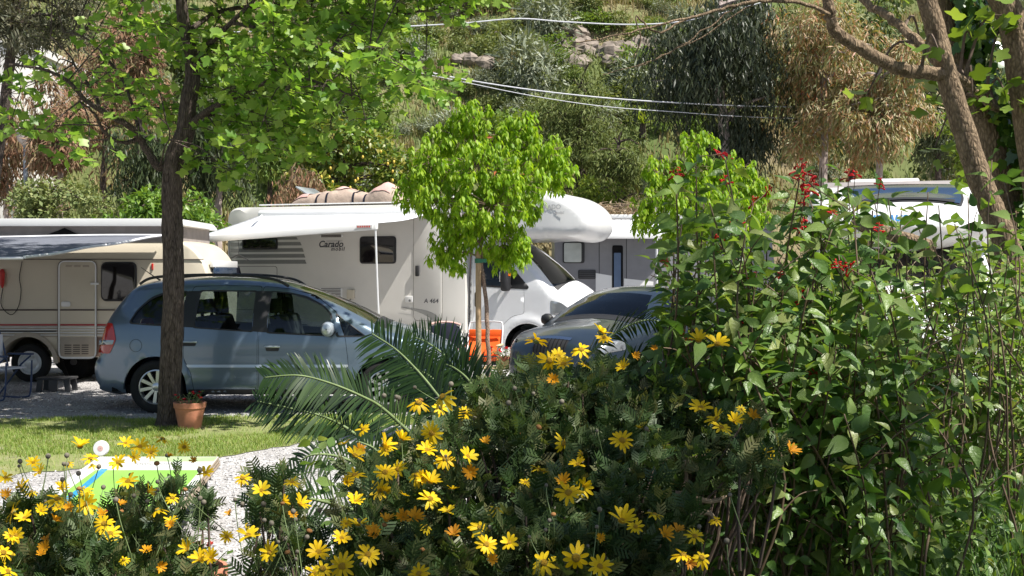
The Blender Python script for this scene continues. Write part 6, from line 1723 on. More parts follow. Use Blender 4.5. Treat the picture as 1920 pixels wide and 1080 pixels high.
# ---- trees and shrubs of the background
def bg_tree(name, label, cat, px, d, crown_px, n, tmpl, mat_, size, seed, style='round', trunk_r=.12, lobes=14, group=None, base_z=None, bark='bark_main', trunk_top=None, single=0, lean=0.0):
    """crown_px = (x0, x1, y0, y1) of the crown in photograph pixels at depth d"""
    r = np.random.default_rng(seed)
    x0, x1, y0, y1 = crown_px; k = d / FPX
    gz = float(hill_z(P(px, 0, d)[0], d)) if base_z is None else base_z
    base = np.array([P(px, 0, d)[0], d, max(gz, 0) - .02]); root = empty(name, base); tag(root, label, cat, group)
    cen = P((x0 + x1) / 2, (y0 + y1) / 2, d); rx, rz = (x1 - x0) / 2 * k, (y1 - y0) / 2 * k; ry = min(rx, 2.2)
    b = MB(); top = cen + np.array([lean, 0, rz * .55])
    tr = limb(b, [(0, 0, 0), tuple((cen - base) * np.array([.3, .3, .35])), tuple(cen - base), tuple(top - base)], trunk_r, trunk_r * .25, 8, .02, 6, r)
    Ts = []; As = []; Ns = []; Ss = []
    if style in ('round', 'weep'):
        lc = rdir(r, lobes) * r.uniform(.35, .85, (lobes, 1)) * np.array([rx, ry, rz]) + cen
        lr = r.uniform(.22, .40, lobes) * (rx + rz) / 2 if lobes > 3 else np.full(lobes, .6 * (rx + rz) / 2)
        for c in lc:
            j = tr[np.argmin(np.linalg.norm(tr + base - c, axis=1) + .25 * np.maximum(0, (tr + base)[:, 2] - c[2]))]
            e = c - base; b.tube(catmull([j, (j + e) / 2 + np.array([0, 0, .1]), e], 3), np.linspace(trunk_r * .35, .012, 7), 5)
    if style == 'round':
        m_ = n // lobes
        for c, q_ in zip(lc, lr):
            dr = rdir(r, m_); u = r.uniform(.55, 1.05, (m_, 1)); p = c + dr * u * q_ * np.array([1, 1, .85])
            Ts.append(p); As.append(dr * .6 + rdir(r, m_) * .8 + np.array([0, 0, -.15])); Ns.append(dr * .5 + np.array([0, 0, .7]) + rdir(r, m_) * .4)
    elif style == 'clump':
        lc = rdir(r, lobes) * r.uniform(.25, .9, (lobes, 1)) * np.array([rx, ry, rz]) + cen; lr = r.uniform(.16, .34, lobes) * (rx + rz) / 2; m_ = n // lobes
        for c, q_ in zip(lc, lr):
            j = tr[np.argmin(np.linalg.norm(tr + base - c, axis=1) + .25 * np.maximum(0, (tr + base)[:, 2] - c[2]))]; e = c - base; b.tube(catmull([j, (j + e) / 2 + np.array([0, 0, .1]), e], 3), np.linspace(trunk_r * .3, .012, 7), 5)
            dr = rdir(r, m_); p = c + dr * r.uniform(.4, 1.05, (m_, 1)) ** .6 * q_ * np.array([1, 1, 1.0])
            Ts.append(p); As.append(dr * .45 + rdir(r, m_) * .6 + np.array([0, 0, -.75])); Ns.append(dr * .6 + np.array([.2, -.2, .4]) + rdir(r, m_) * .5)
    elif style == 'weep':
        per = 9; ns = n // per
        for s_ in range(ns):
            i = r.integers(0, lobes); dr = rdir(r, 1)[0]; p = lc[i] + dr * lr[i] * r.uniform(.4, 1.0)
            L = r.uniform(.35, 1.0) * min(.85, rz * .6); sw = r.normal(0, .12, 3) + dr * .25; sw[2] = 0
            t = np.linspace(0, 1, per)[:, None]
            pts = p + sw * t * .8 + np.array([0, 0, -1.0]) * L * t ** 1.2 + r.normal(0, .03, (per, 3))
            Ts.append(pts); As.append(np.array([0, 0, -1.0]) + rdir(r, per) * .55); Ns.append(rdir(r, per))
    elif style == 'conifer':
        for s_ in range(n // 14):
            h = r.uniform(0, 1) ** .8; zz = cen[2] - rz + 2 * rz * h; R_ = rx * (1 - h) ** .75 * (.75 + .25 * math.sin(h * 34)) * r.uniform(.35, 1.05)
            a = r.uniform(0, 6.283); o_ = np.array([math.cos(a), math.sin(a), 0])
            t = r.uniform(0, 1, (14, 1)); p = np.array([cen[0], cen[1], zz]) + o_ * (R_ - t * .35) + np.array([0, 0, -1]) * (.18 * (R_ - t * .3)) + r.normal(0, .08, (14, 3))
            Ts.append(p); As.append(o_ * .7 + np.array([0, 0, .45]) + rdir(r, 14) * .6); Ns.append(rdir(r, 14) + np.array([0, 0, .6]))
    T = np.concatenate(Ts); A = np.concatenate(As); N_ = np.concatenate(Ns)
    b.build('trunk', M[bark], root, smooth=True)
    foliage(root, base, tmpl, T, frames(A, N_), size * r.uniform(.6, 1.3, len(T)), mat_, single, r)
    return root

BR = 'trees behind the motorhomes'
bg_tree('grey_leaved_tree', 'grey-green small-leaved tree reaching in at the top left corner', 'tree', -60, 15.5, (-140, 205, -120, 112), 9500, T_LANCE, M['lf_holm'], .13, 41, 'round', .12, 26, base_z=0)
bg_tree('dry_tree', 'rusty brown dried tree by the lamp post at far left', 'tree', 112, 28, (50, 175, 110, 395), 6500, T_LANCE, M['lf_dry'], .2, 42, 'clump', .13, 26, BR, bark='bark_pale')
bg_tree('dry_tree', 'rusty brown dried tree before the white house at the left edge', 'tree', 20, 30, (-60, 75, 110, 400), 5200, T_LANCE, M['lf_dry'], .22, 40, 'weep', .12, 12, BR, bark='bark_pale')
bg_tree('dry_tree', 'rusty brown dried tree behind the tulip tree crown', 'tree', 265, 29, (185, 345, -60, 235), 4600, T_LANCE, M['lf_dry'], .2, 43, 'clump', .14, 26, BR)
bg_tree('weeping_tree', 'dark green weeping tree between the caravan and the awning motorhome', 'tree', 405, 27.5, (330, 500, 120, 400), 6000, T_LANCE, M['lf_dark'], .22, 44, 'weep', .13, 16, BR, bark='bark_pale')
bg_tree('weeping_tree', 'dark green tree filling the gap left of the tulip tree trunk', 'tree', 265, 26, (205, 330, 190, 380), 3600, T_LANCE, M['lf_dark'], .2, 45, 'weep', .12, 12, BR)
bg_tree('olive_bush', 'dull olive-green bush behind the caravan roof at far left', 'bush', 110, 24, (-40, 235, 322, 440), 3800, T_SMALL, M['lf_hillshrub'], .11, 46, 'round', .05, 18, base_z=0)
bg_tree('hedge_bush', 'bright green leafy bush behind the caravan left of the awning', 'bush', 330, 21.3, (190, 425, 352, 500), 5200, T_OVATE, M['lf_hedge'], .12, 47, 'round', .05, 22, base_z=0, single=120)
bg_tree('lemon_tree', 'yellowish lemon tree behind the tarpaulin on the roof', 'tree', 640, 27.2, (500, 790, 225, 400), 6000, T_OVATE, M['lf_lemon'], .15, 48, 'round', .1, 26, BR)
bg_tree('shady_tree', 'mid-green tree behind the right half of the tulip tree crown', 'tree', 600, 30.5, (440, 780, 60, 300), 5200, T_OVATE, M['lf_green'], .17, 49, 'round', .14, 24, BR)
bg_tree('weeping_tree', 'yellow-green weeping tree above the awning box', 'tree', 500, 29, (430, 590, 170, 380), 4200, T_LANCE, M['lf_green'], .2, 50, 'clump', .11, 24, BR)
bg_tree('conifer', 'dark green conifer on the slope right of the staked tree', 'tree', 1085, 33, (985, 1190, 100, 400), 11000, T_LANCE, M['lf_conifer'], .17, 51, 'clump', .16, 46, BR)
bg_tree('conifer', 'smaller conifer to the right of the dark conifer above the grey motorhome', 'tree', 1165, 31.5, (1090, 1230, 215, 420), 5200, T_LANCE, M['lf_conifer'], .16, 52, 'clump', .12, 30, BR)
bg_tree('eucalyptus', 'large dark grey-green weeping eucalyptus right of the conifers', 'tree', 1385, 28, (1200, 1500, -90, 330), 23000, T_LANCE, M['lf_eucashade'], .21, 53, 'weep', .22, 34, BR, bark='bark_pale')
bg_tree('bronze_eucalyptus', 'bronze and reddish eucalyptus with pale trunk right of the dark one', 'tree', 1545, 27, (1430, 1660, -60, 350), 14000, T_LANCE, M['lf_brown'], .18, 54, 'clump', .15, 46, BR, bark='bark_pale')
bg_tree('bronze_eucalyptus', 'bronze straw-coloured eucalyptus above the panorama motorhome', 'tree', 1650, 25.5, (1540, 1760, 60, 350), 12500, T_LANCE, M['lf_brown'], .17, 55, 'clump', .13, 44, BR, bark='bark_pale')
bg_tree('weeping_tree', 'pale green weeping tree behind the leaning trunk', 'tree', 1755, 27, (1690, 1830, 90, 340), 4200, T_LANCE, M['lf_euca'], .2, 56, 'clump', .12, 24, BR)
bg_tree('shady_tree', 'yellow-green leafy tree behind the ivy trunk at far right', 'tree', 1880, 22, (1770, 2010, 150, 400), 4200, T_OVATE, M['lf_yellowgreen'], .13, 57, 'round', .1, 20, BR, base_z=0)
bg_tree('shady_tree', 'dark green tree at the right edge behind the panorama motorhome', 'tree', 1960, 27, (1840, 2100, 20, 330), 4200, T_OVATE, M['lf_green'], .17, 58, 'round', .14, 18, BR)
bg_tree('olive_tree', 'silvery grey olive bush below the small conifer', 'tree', 1222, 29.5, (1190, 1262, 280, 380), 1800, T_LANCE, M['lf_olive'], .12, 59, 'round', .06, 9, BR)
bg_tree('green_bush', 'yellow-green bush above the grey motorhome roof', 'bush', 1120, 29.8, (1040, 1200, 325, 420), 2600, T_SMALL, M['lf_yellowgreen'], .1, 60, 'round', .05, 12, BR)
bg_tree('bronze_bush', 'orange-tinted bush behind the roof bundle at its left end', 'bush', 545, 25.2, (495, 600, 285, 400), 1700, T_LANCE, M['lf_dry'], .16, 61, 'weep', .05, 8, base_z=0)

bg_tree('dry_tree', 'rusty brown dried tree standing farthest back behind the lamp post', 'tree', 190, 31.5, (95, 300, 30, 390), 6500, T_LANCE, M['lf_dry'], .2, 62, 'clump', .14, 34, BR)
bg_tree('shady_tree', 'dark green tree farthest back behind the tulip tree trunk', 'tree', 380, 32.5, (270, 520, 20, 330), 7500, T_OVATE, M['lf_shade'], .17, 63, 'clump', .15, 40, BR)
bg_tree('shady_tree', 'olive-green tree behind the bronze eucalyptuses', 'tree', 1590, 32.5, (1450, 1760, -40, 340), 8500, T_OVATE, M['lf_shade'], .17, 64, 'clump', .15, 44, BR)
bg_tree('shady_tree', 'dark tree between the leaning trunk and the ivy trunk, far back', 'tree', 1800, 31.5, (1690, 1960, 60, 360), 6500, T_OVATE, M['lf_shade'], .17, 65, 'clump', .14, 36, BR)
# lemons
lr = np.random.default_rng(4); lemon = None
lt = [o for o in bpy.data.objects if o.name.startswith('lemon_tree')][0]
V, F = lathe([(.003, -.055), (.02, -.045), (.034, -.02), (.036, .01), (.028, .035), (.012, .05), (.003, .056)], 10, 'z')
ml = mat('lemon_skin', (0.58, 0.42, 0.06), 0.5, var=0.1)
for k in range(18):
    p = P(lr.uniform(590, 745), lr.uniform(265, 375), 26.1 + lr.uniform(-.3, .4))
    if lemon is None: o = mesh('lemon', V, F, ml, lt, smooth=True); lemon = o.data
    else: o = new_obj('lemon', lemon, lt)
    o.location = p - np.array(lt.location); o.scale = (.75, .75, .75)

# ---- hillside: shrubs, dry grass, rocks, a small palm
hr = np.random.default_rng(77)
def blob_mesh(name, n, tmpl, mat_, size, seed, flat=.8, lobes=7):
    r = np.random.default_rng(seed); lc = rdir(r, lobes) * r.uniform(.2, .62, (lobes, 1)) * np.array([1, 1, flat]); lc[:, 2] += .55
    m_ = n // lobes; Ts = []; As = []; Ns = []
    for c in lc:
        dr = rdir(r, m_); p = c + dr * r.uniform(.25, .5, (m_, 1)); p[:, 2] = np.maximum(p[:, 2], .03)
        Ts.append(p); As.append(dr * .7 + rdir(r, m_) * .7); Ns.append(dr * .4 + rdir(r, m_) * .5 + np.array([0, 0, .6]))
    T = np.concatenate(Ts); V, F = bake(tmpl, T, frames(np.concatenate(As), np.concatenate(Ns)), size * r.uniform(.6, 1.3, len(T)))
    return npmesh(name, V, F, mat_, np.repeat(r.uniform(0, 1, len(T)), len(tmpl[0])))
kinds = [('hill_shrub', 'low dull-green shrub growing on the hillside', 'shrub', [blob_mesh('hill_shrub', 1500, T_SMALL, M['lf_hillshrub'], .14, 80 + k) for k in range(3)]),
         ('hill_olive', 'silvery grey-green olive growing on the hillside', 'olive tree', [blob_mesh('hill_olive', 1700, T_LANCE, M['lf_olive'], .22, 90 + k, 1.0) for k in range(2)]),
         ('hill_green_shrub', 'fresh green shrub growing on the hillside', 'shrub', [blob_mesh('hill_green_shrub', 1500, T_SMALL, M['lf_green'], .14, 100 + k) for k in range(2)])]
spots = []; mass = []
tries = 0
while len(spots) < 300 and tries < 6000:
    tries += 1
    y = hr.uniform(34.5, 66); px = hr.uniform(660, 1300) if hr.uniform() < .6 else hr.uniform(-60, 1980); x = (px - 960) / FPX * y
    z = float(hill_z(x, y)); py = 512 + FPX * (CAM_H - z) / y
    if py < -60 or py > 360: continue
    s_ = hr.uniform(.35, 1.1)
    if 760 < px < 900 and 110 < py < 240 and hr.uniform() < .8: continue
    if 1030 < px < 1215 and 60 < py < 130: continue
    if any((x - a) ** 2 + (y - b) ** 2 < (.5 * (s_ + c)) ** 2 for a, b, c in spots): continue
    spots.append((x, y, s_)); w_ = hr.uniform(); kd = 0 if w_ < .42 else (1 if w_ < .7 else 2); nm, lb, ct, ms = kinds[kd]
    me = ms[hr.integers(0, len(ms))]; sc = np.array([s_ * 1.25, s_ * 1.1, s_ * hr.uniform(.75, 1.15)]); rot = hr.uniform(0, 6.28)
    if 780 < px < 1230 and -20 < py < 230 and s_ > .75:
        o = new_obj(nm, me); o.location = (x, y, z - .1); o.scale = sc; o.rotation_euler = (0, 0, rot); tag(o, lb, ct, nm.replace('_', ' ') + 's on the slope')
    else: mass.append((me, kd, sc, rot, (x, y, z - .1)))
for kd, lb in ((0, 'dull-green scrub covering the rest of the hillside'), (1, 'silvery scrub covering the rest of the hillside'), (2, 'fresh green scrub covering the rest of the hillside')):
    VV = []; FF = []; RR = []; off = 0
    for me, k2, sc, rot, loc in mass:
        if k2 != kd: continue
        v = np.empty(len(me.vertices) * 3, np.float32); me.vertices.foreach_get('co', v); v = v.reshape(-1, 3) * sc; f = np.empty(len(me.loops), np.int32); me.loops.foreach_get('vertex_index', f)
        rv = np.empty(len(me.vertices), np.float32); me.attributes['rnd'].data.foreach_get('value', rv)
        c, s1 = math.cos(rot), math.sin(rot); v = np.stack([v[:, 0] * c - v[:, 1] * s1, v[:, 0] * s1 + v[:, 1] * c, v[:, 2]], 1) + np.array(loc)
        VV.append(v); FF.append(f.reshape(-1, 3) + off); RR.append(rv); off += len(v)
    tag(new_obj('hill_scrub', npmesh('hill_scrub', np.concatenate(VV), np.concatenate(FF), kinds[kd][3][0].materials[0], np.concatenate(RR))), lb, 'scrub', kind='stuff')
ORD = 'first second third fourth fifth sixth seventh eighth ninth tenth eleventh twelfth thirteenth fourteenth fifteenth sixteenth seventeenth eighteenth nineteenth twentieth'.split()
for nm, lb, ct, ms in kinds:
    row = sorted([o for o in COL.objects if o.name.split('.')[0] == nm], key=lambda o: o.location.x / o.location.y)
    for i, o in enumerate(row): o['label'] = lb + ', ' + (ORD[i] + ' from the left' if i < 20 else 'further right') + ' of its kind'
# named big olives
for (px, py, s_, lb) in ((975, 165, 1.9, 'large silvery olive left of the conifer top'), (1010, 60, 1.8, 'grey olive on the upper slope left of the rocks'), (1180, 175, 1.5, 'grey-green olive right of the conifer top')):
    for y in np.arange(34, 70, .2):
        x = (px - 960) / FPX * y
        if 512 + FPX * (CAM_H - float(hill_z(x, y))) / y < py + 30: break
    o = new_obj('hill_olive', kinds[1][3][0]); o.location = (x, y, float(hill_z(x, y)) - .1); o.scale = (s_, s_, s_); tag(o, lb, 'olive tree')

def hill_at(px, py):
    for y in np.arange(33, 90, .1):
        x = (px - 960) / FPX * y; z = float(hill_z(x, y))
        if 512 + FPX * (CAM_H - z) / y < py: return x, y, z
    return x, y, z
# tall dry grass and green grass tufts
def tufts(name, label, n, test, hmin, hmax, mat_, seed, wid=.02):
    r = np.random.default_rng(seed); q = []
    y = r.uniform(32.5, 68, n * 3); px = r.uniform(-60, 1980, n * 3); x = (px - 960) / FPX * y; z = hill_z(x, y); py = 512 + FPX * (CAM_H - z) / y
    ok = test(px, py, x, y) & (py > -40); q = np.stack([x, y], 1)[ok][:n]
    global rng
    V, F, rd = make_blades(len(q), lambda k: q, hmin, hmax, wid, .7, hill_z)
    tag(new_obj(name, npmesh(name, V, F, mat_, rd)), label, 'grass', kind='stuff')
tufts('hill_dry_grass', 'straw-coloured dry grass over the hillside', 42000, lambda px, py, x, y: (fbm(x * .5, y * .5, 31) > .1) | ((px > 760) & (px < 920) & (py > 120) & (py < 260)), .15, .6, M['lf_straw'], 61)
tufts('hill_green_grass', 'green grass patches over the hillside', 42000, lambda px, py, x, y: fbm(x * .5, y * .5, 31) < .1, .1, .45, M['lf_hillshrub'], 62)
# rocks
rockg = None
for k in range(34):
    px, py = hr.uniform(1035, 1215), hr.uniform(70, 125)
    if k > 27: px, py = hr.uniform(860, 960), hr.uniform(45, 150)
    x, y, z = hill_at(px, py); s_ = hr.uniform(.2, .6)
    n1, n2 = 9, 7; V = []
    for i in range(n2 + 1):
        t = math.pi * i / n2
        for j in range(n1):
            a = 2 * math.pi * j / n1; w_ = 1 + .22 * math.sin(3 * a + k) * math.sin(2 * t) + hr.normal(0, .09)
            V.append((s_ * 1.2 * w_ * math.sin(t) * math.cos(a), s_ * w_ * math.sin(t) * math.sin(a), s_ * .75 * w_ * math.cos(t)))
    F = [(i * n1 + j, i * n1 + (j + 1) % n1, (i + 1) * n1 + (j + 1) % n1, (i + 1) * n1 + j) for i in range(n2) for j in range(n1)]
    o = mesh('rock', V, F, M['rockm'], bpy.data.objects['hillside']); o.location = (x, y, z + .05)
# small palm on the slope
x, y, z = hill_at(1205, 262); pr = empty('slope_palm', (x, y, z)); tag(pr, 'small spiky palm on the slope right of the conifers', 'palm')
MB().tube([(0, 0, 0), (0, 0, .5)], [.12, .1], 8).build('trunk', M['bark_main'], pr)
for k in range(26):
    a = hr.uniform(0, 6.28); el = hr.uniform(.1, 1.3); L = hr.uniform(.8, 1.2); d_ = np.array([math.cos(a) * math.cos(el), math.sin(a) * math.cos(el), math.sin(el)]); s_ = np.cross(d_, (0, 0, 1)); s_ /= np.linalg.norm(s_)
    p = [np.array([0, 0, .5]) + d_ * L * u + np.array([0, 0, -.35 * u * u]) for u in (0, .4, .75, 1)]
    w_ = (.03, .06, .045, .002); V = sum([[p[i] - s_ * w_[i], p[i] + s_ * w_[i]] for i in range(4)], [])
    mesh('frond', V, [(2 * i, 2 * i + 1, 2 * i + 3, 2 * i + 2) for i in range(3)], M['lf_yellowgreen'], pr)
# ------------------------------------------------------------------ cycad with arching fronds
def build_cycad():
    r = np.random.default_rng(9); D = 4.3
    M['lf_cycad'] = leaf_mat('cycad_leaflet', [(0.012, 0.03, 0.006), (0.02, 0.045, 0.009), (0.04, 0.08, 0.016)], 0.32, 0.2, 0.5)
    base = P(900, 0, D); base[2] = float(bank_z(base[0], base[1])); root = empty('cycad', base); tag(root, 'dark green cycad with arching feathery fronds in front of the blue car', 'cycad')
    V, F = lathe([(.11, -.02), (.12, .1), (.10, .22), (.05, .3), (.004, .32)], 14, 'z'); MB().add(V, F).build('trunk', M['bark_main'], root, smooth=True)
    def frond(pts, dl, Lmax, wid=.0043, n=84, up=.12, jit=.16, roll=.95):
        c = catmull([P(a, b_, D + dd) - base for (a, b_, dd) in pts], 10); L = np.linalg.norm(np.diff(c, axis=0), axis=1); s_ = np.concatenate([[0], np.cumsum(L)]); s_ /= s_[-1]
        t = np.linspace(.16, 1, n); q = np.stack([np.interp(t, s_, c[:, k]) for k in range(3)], 1)
        tan = norm(np.gradient(q, axis=0)); side = norm(np.cross(tan, np.array([0, -.25, 1.0])[None])); nrm = np.cross(side, tan); side, nrm = side * math.cos(roll) + nrm * math.sin(roll), nrm * math.cos(roll) - side * math.sin(roll)
        V, F = tube(c, np.linspace(.009, .0025, len(c)), 6); f_o = mesh('frond', V, F, M['greenstem'], root, smooth=True)
        VV = []; FF = []
        ln = Lmax * np.minimum(1, np.sin(np.clip((t - .10) / .9, 0, 1) * math.pi * .82 + .18) * 1.15 + .05)
        for i in range(n):
            for sd in (-1, 1):
                a = tan[i] * r.uniform(.55, .75) + sd * side[i] * 1.0 + nrm[i] * up + r.normal(0, jit * .4, 3); a /= np.linalg.norm(a)
                wv = np.cross(a, nrm[i]); wv /= np.linalg.norm(wv); lk = ln[i] * r.uniform(.88, 1.05); k = len(VV)
                drop = np.array([0, 0, -1.0]) * lk * r.uniform(.12, .28)
                for (u, w_) in ((0, .55), (.35, 1.0), (.7, .85), (1.0, .08)):
                    p = q[i] + a * lk * u + drop * u * u; VV += [p - wv * wid * w_, p + wv * wid * w_]
                FF += [(k + 2 * m_, k + 2 * m_ + 1, k + 2 * m_ + 3, k + 2 * m_ + 2) for m_ in range(3)]
        o = new_obj('leaflets', npmesh('leaflets', np.array(VV), np.array(FF), M['lf_cycad'], np.repeat(r.uniform(0, 1, len(VV) // 8), 8)), f_o); o['kind'] = 'stuff'
    frond([(898, 960, 0), (850, 895, -.05), (787, 830, -.1), (720, 768, -.15), (680, 744, -.2), (620, 719, -.25), (560, 704, -.3), (496, 708, -.3)], 0, .135)
    frond([(890, 980, 0), (800, 925, -.1), (705, 845, -.2), (667, 815, -.25), (640, 797, -.25), (600, 779, -.3), (542, 765, -.3), (482, 752, -.3)], 0, .125)
    frond([(900, 950, 0), (880, 870, .05), (855, 805, .1), (835, 762, .15), (812, 730, .2), (780, 692, .25), (742, 655, .3), (698, 626, .35)], 0, .17, n=86)
    frond([(905, 950, 0), (905, 860, .15), (890, 780, .3), (868, 715, .42), (835, 668, .52), (800, 642, .6), (775, 632, .65)], 0, .20, n=84)
    frond([(905, 950, 0), (915, 860, .1), (915, 790, .2), (900, 750, .25), (878, 712, .3), (852, 690, .35), (832, 682, .4)], 0, .19, n=80)
    frond([(903, 950, 0), (890, 880, .1), (868, 800, .25), (840, 745, .35), (805, 705, .4), (765, 690, .45), (735, 700, .5)], 0, .17, n=84)
    frond([(885, 985, -.1), (790, 935, -.3), (700, 885, -.4), (640, 858, -.45), (590, 852, -.5), (560, 866, -.5)], 0, .10, n=60)
    frond([(880, 1000, -.1), (760, 985, -.4), (660, 955, -.6), (580, 935, -.7), (510, 930, -.75), (462, 950, -.8)], 0, .12, n=62)
    frond([(880, 1010, -.1), (800, 960, -.3), (740, 900, -.45), (715, 860, -.5), (700, 840, -.5), (672, 828, -.5)], 0, .11, n=62)
    frond([(905, 960, 0), (960, 860, .1), (1030, 760, .2), (1100, 670, .3), (1160, 620, .35), (1215, 600, .4), (1260, 612, .4)], 0, .15, n=70)
    frond([(905, 960, 0), (985, 860, -.1), (1080, 760, -.1), (1170, 690, -.1), (1240, 655, -.1), (1300, 650, -.1)], 0, .13, n=66)
build_cycad()

# ------------------------------------------------------------------ yellow daisy bushes
# feathery leaf: midrib and narrow lobes
_V = [(-.022, 0, 0), (.022, 0, 0), (.03, .6, -.04), (-.03, .6, -.04), (.0, 1, -.12)]; _F = [(0, 1, 2), (0, 2, 3), (3, 2, 4)]
for _k, _y in enumerate((.34, .50, .66, .82)):
    for _s in (-1, 1):
        _b = len(_V); _l = .34 * (1 - .6 * abs(_y - .55)); _V += [(_s * .015, _y - .05, -.10 * _y * _y), (_s * .015, _y + .045, -.10 * _y * _y), (_s * _l, _y + _l * .8 + .03, .05 - .10 * _y * _y), (_s * _l * 1.02, _y + _l * .62 - .03, .05 - .10 * _y * _y)]
        _F += [(_b, _b + 3, _b + 2), (_b, _b + 2, _b + 1)]
T_FEATHER = (np.array(_V, float), np.array(_F))
M['lf_daisy'] = leaf_mat('daisy_leaf', [(0.025, 0.055, 0.015), (0.045, 0.085, 0.025), (0.07, 0.115, 0.038), (0.11, 0.15, 0.06), (0.17, 0.165, 0.07)], 0.45, 0.28, 0.35)
M['petal'] = leaf_mat('yellow_petal', [(0.80, 0.52, 0.008), (0.84, 0.58, 0.012), (0.86, 0.62, 0.02)], 0.5, 0.35, 0.2, tcol=(1.1, 1.05, .5))
M['petal_old'] = leaf_mat('orange_petal', [(0.62, 0.26, 0.01), (0.72, 0.36, 0.012), (0.5, 0.2, 0.02)], 0.6, 0.3, 0.2, tcol=(1.1, 1.0, .5))
M['disc'] = mat('flower_disc', (0.74, 0.42, 0.012), 0.8, var=0.3, vscale=300, bump=0.8, bscale=600)
M['budm'] = mat('bud', (0.17, 0.15, 0.11), 0.8, var=0.3, vscale=80)
M['witherm'] = mat('withered', (0.30, 0.14, 0.04), 0.85, var=0.4, vscale=90)
def petal_mesh(name, n, cup, seed, mat_, w=.14):
    r = np.random.default_rng(seed); V = []; F = []
    for k in range(n):
        a = 2 * math.pi * k / n + r.normal(0, .06); L = r.uniform(.78, 1.06); c_ = cup + r.normal(0, .18); d_ = np.array([math.cos(a), math.sin(a), 0]); s_ = np.array([-math.sin(a), math.cos(a), 0]); tw = r.normal(0, .12)
        b_ = len(V)
        for (u, ww) in ((.12, .35), (.40, .85), (.68, 1.0), (.88, .75), (1.0, .28)):
            h = c_ * u - .45 * max(0, u - .45) ** 2 + .02
            p = d_ * u * L * math.cos(c_ * .6) + np.array([0, 0, h * L])
            V += [p - s_ * w * ww + np.array([0, 0, -tw * w + .02]), p, p + s_ * w * ww + np.array([0, 0, tw * w + .02])]
        for m_ in range(4):
            i = b_ + 3 * m_; F += [(i, i + 1, i + 4), (i, i + 4, i + 3), (i + 1, i + 2, i + 5), (i + 1, i + 5, i + 4)]
    return npmesh(name, np.array(V) * .5, np.array(F), mat_, np.zeros(len(V)), True)
PET = [petal_mesh('flower', 12, .12, 1, M['petal']), petal_mesh('flower', 11, .35, 2, M['petal']), petal_mesh('flower', 13, -.15, 3, M['petal']), petal_mesh('flower', 12, .75, 4, M['petal']), petal_mesh('flower', 9, .5, 6, M['petal'], .16), petal_mesh('flower', 13, .2, 7, M['petal'], .12), petal_mesh('flower', 10, -.3, 8, M['petal'])]
PET_OLD = petal_mesh('flower', 11, .9, 5, M['petal_old'], .14)
V_, F_ = lathe([(.125, -.02), (.13, .03), (.10, .075), (.05, .095), (.004, .10)], 14, 'z')
DISC = mesh('flower_disc', V_, F_, M['disc'], smooth=True); DISC_ME = DISC.data; bpy.data.objects.remove(DISC)
V_, F_ = lathe([(.01, -.10), (.10, -.06), (.14, -.01), (.13, .02)], 10, 'z')
CAL = mesh('calyx', V_, F_, M['greenstem'], smooth=True); CAL_ME = CAL.data; bpy.data.objects.remove(CAL)
V_, F_ = lathe([(.004, -.5), (.3, -.42), (.48, -.1), (.46, .2), (.3, .42), (.12, .5), (.004, .5)], 10, 'z')
BUD = mesh('bud', V_, F_, M['budm'], smooth=True); BUD_ME = BUD.data; bpy.data.objects.remove(BUD)
WTH = mesh('withered', np.array(V_) * np.array([1.1, 1.1, .8]), F_, M['witherm'], smooth=True); WTH_ME = WTH.data; bpy.data.objects.remove(WTH)

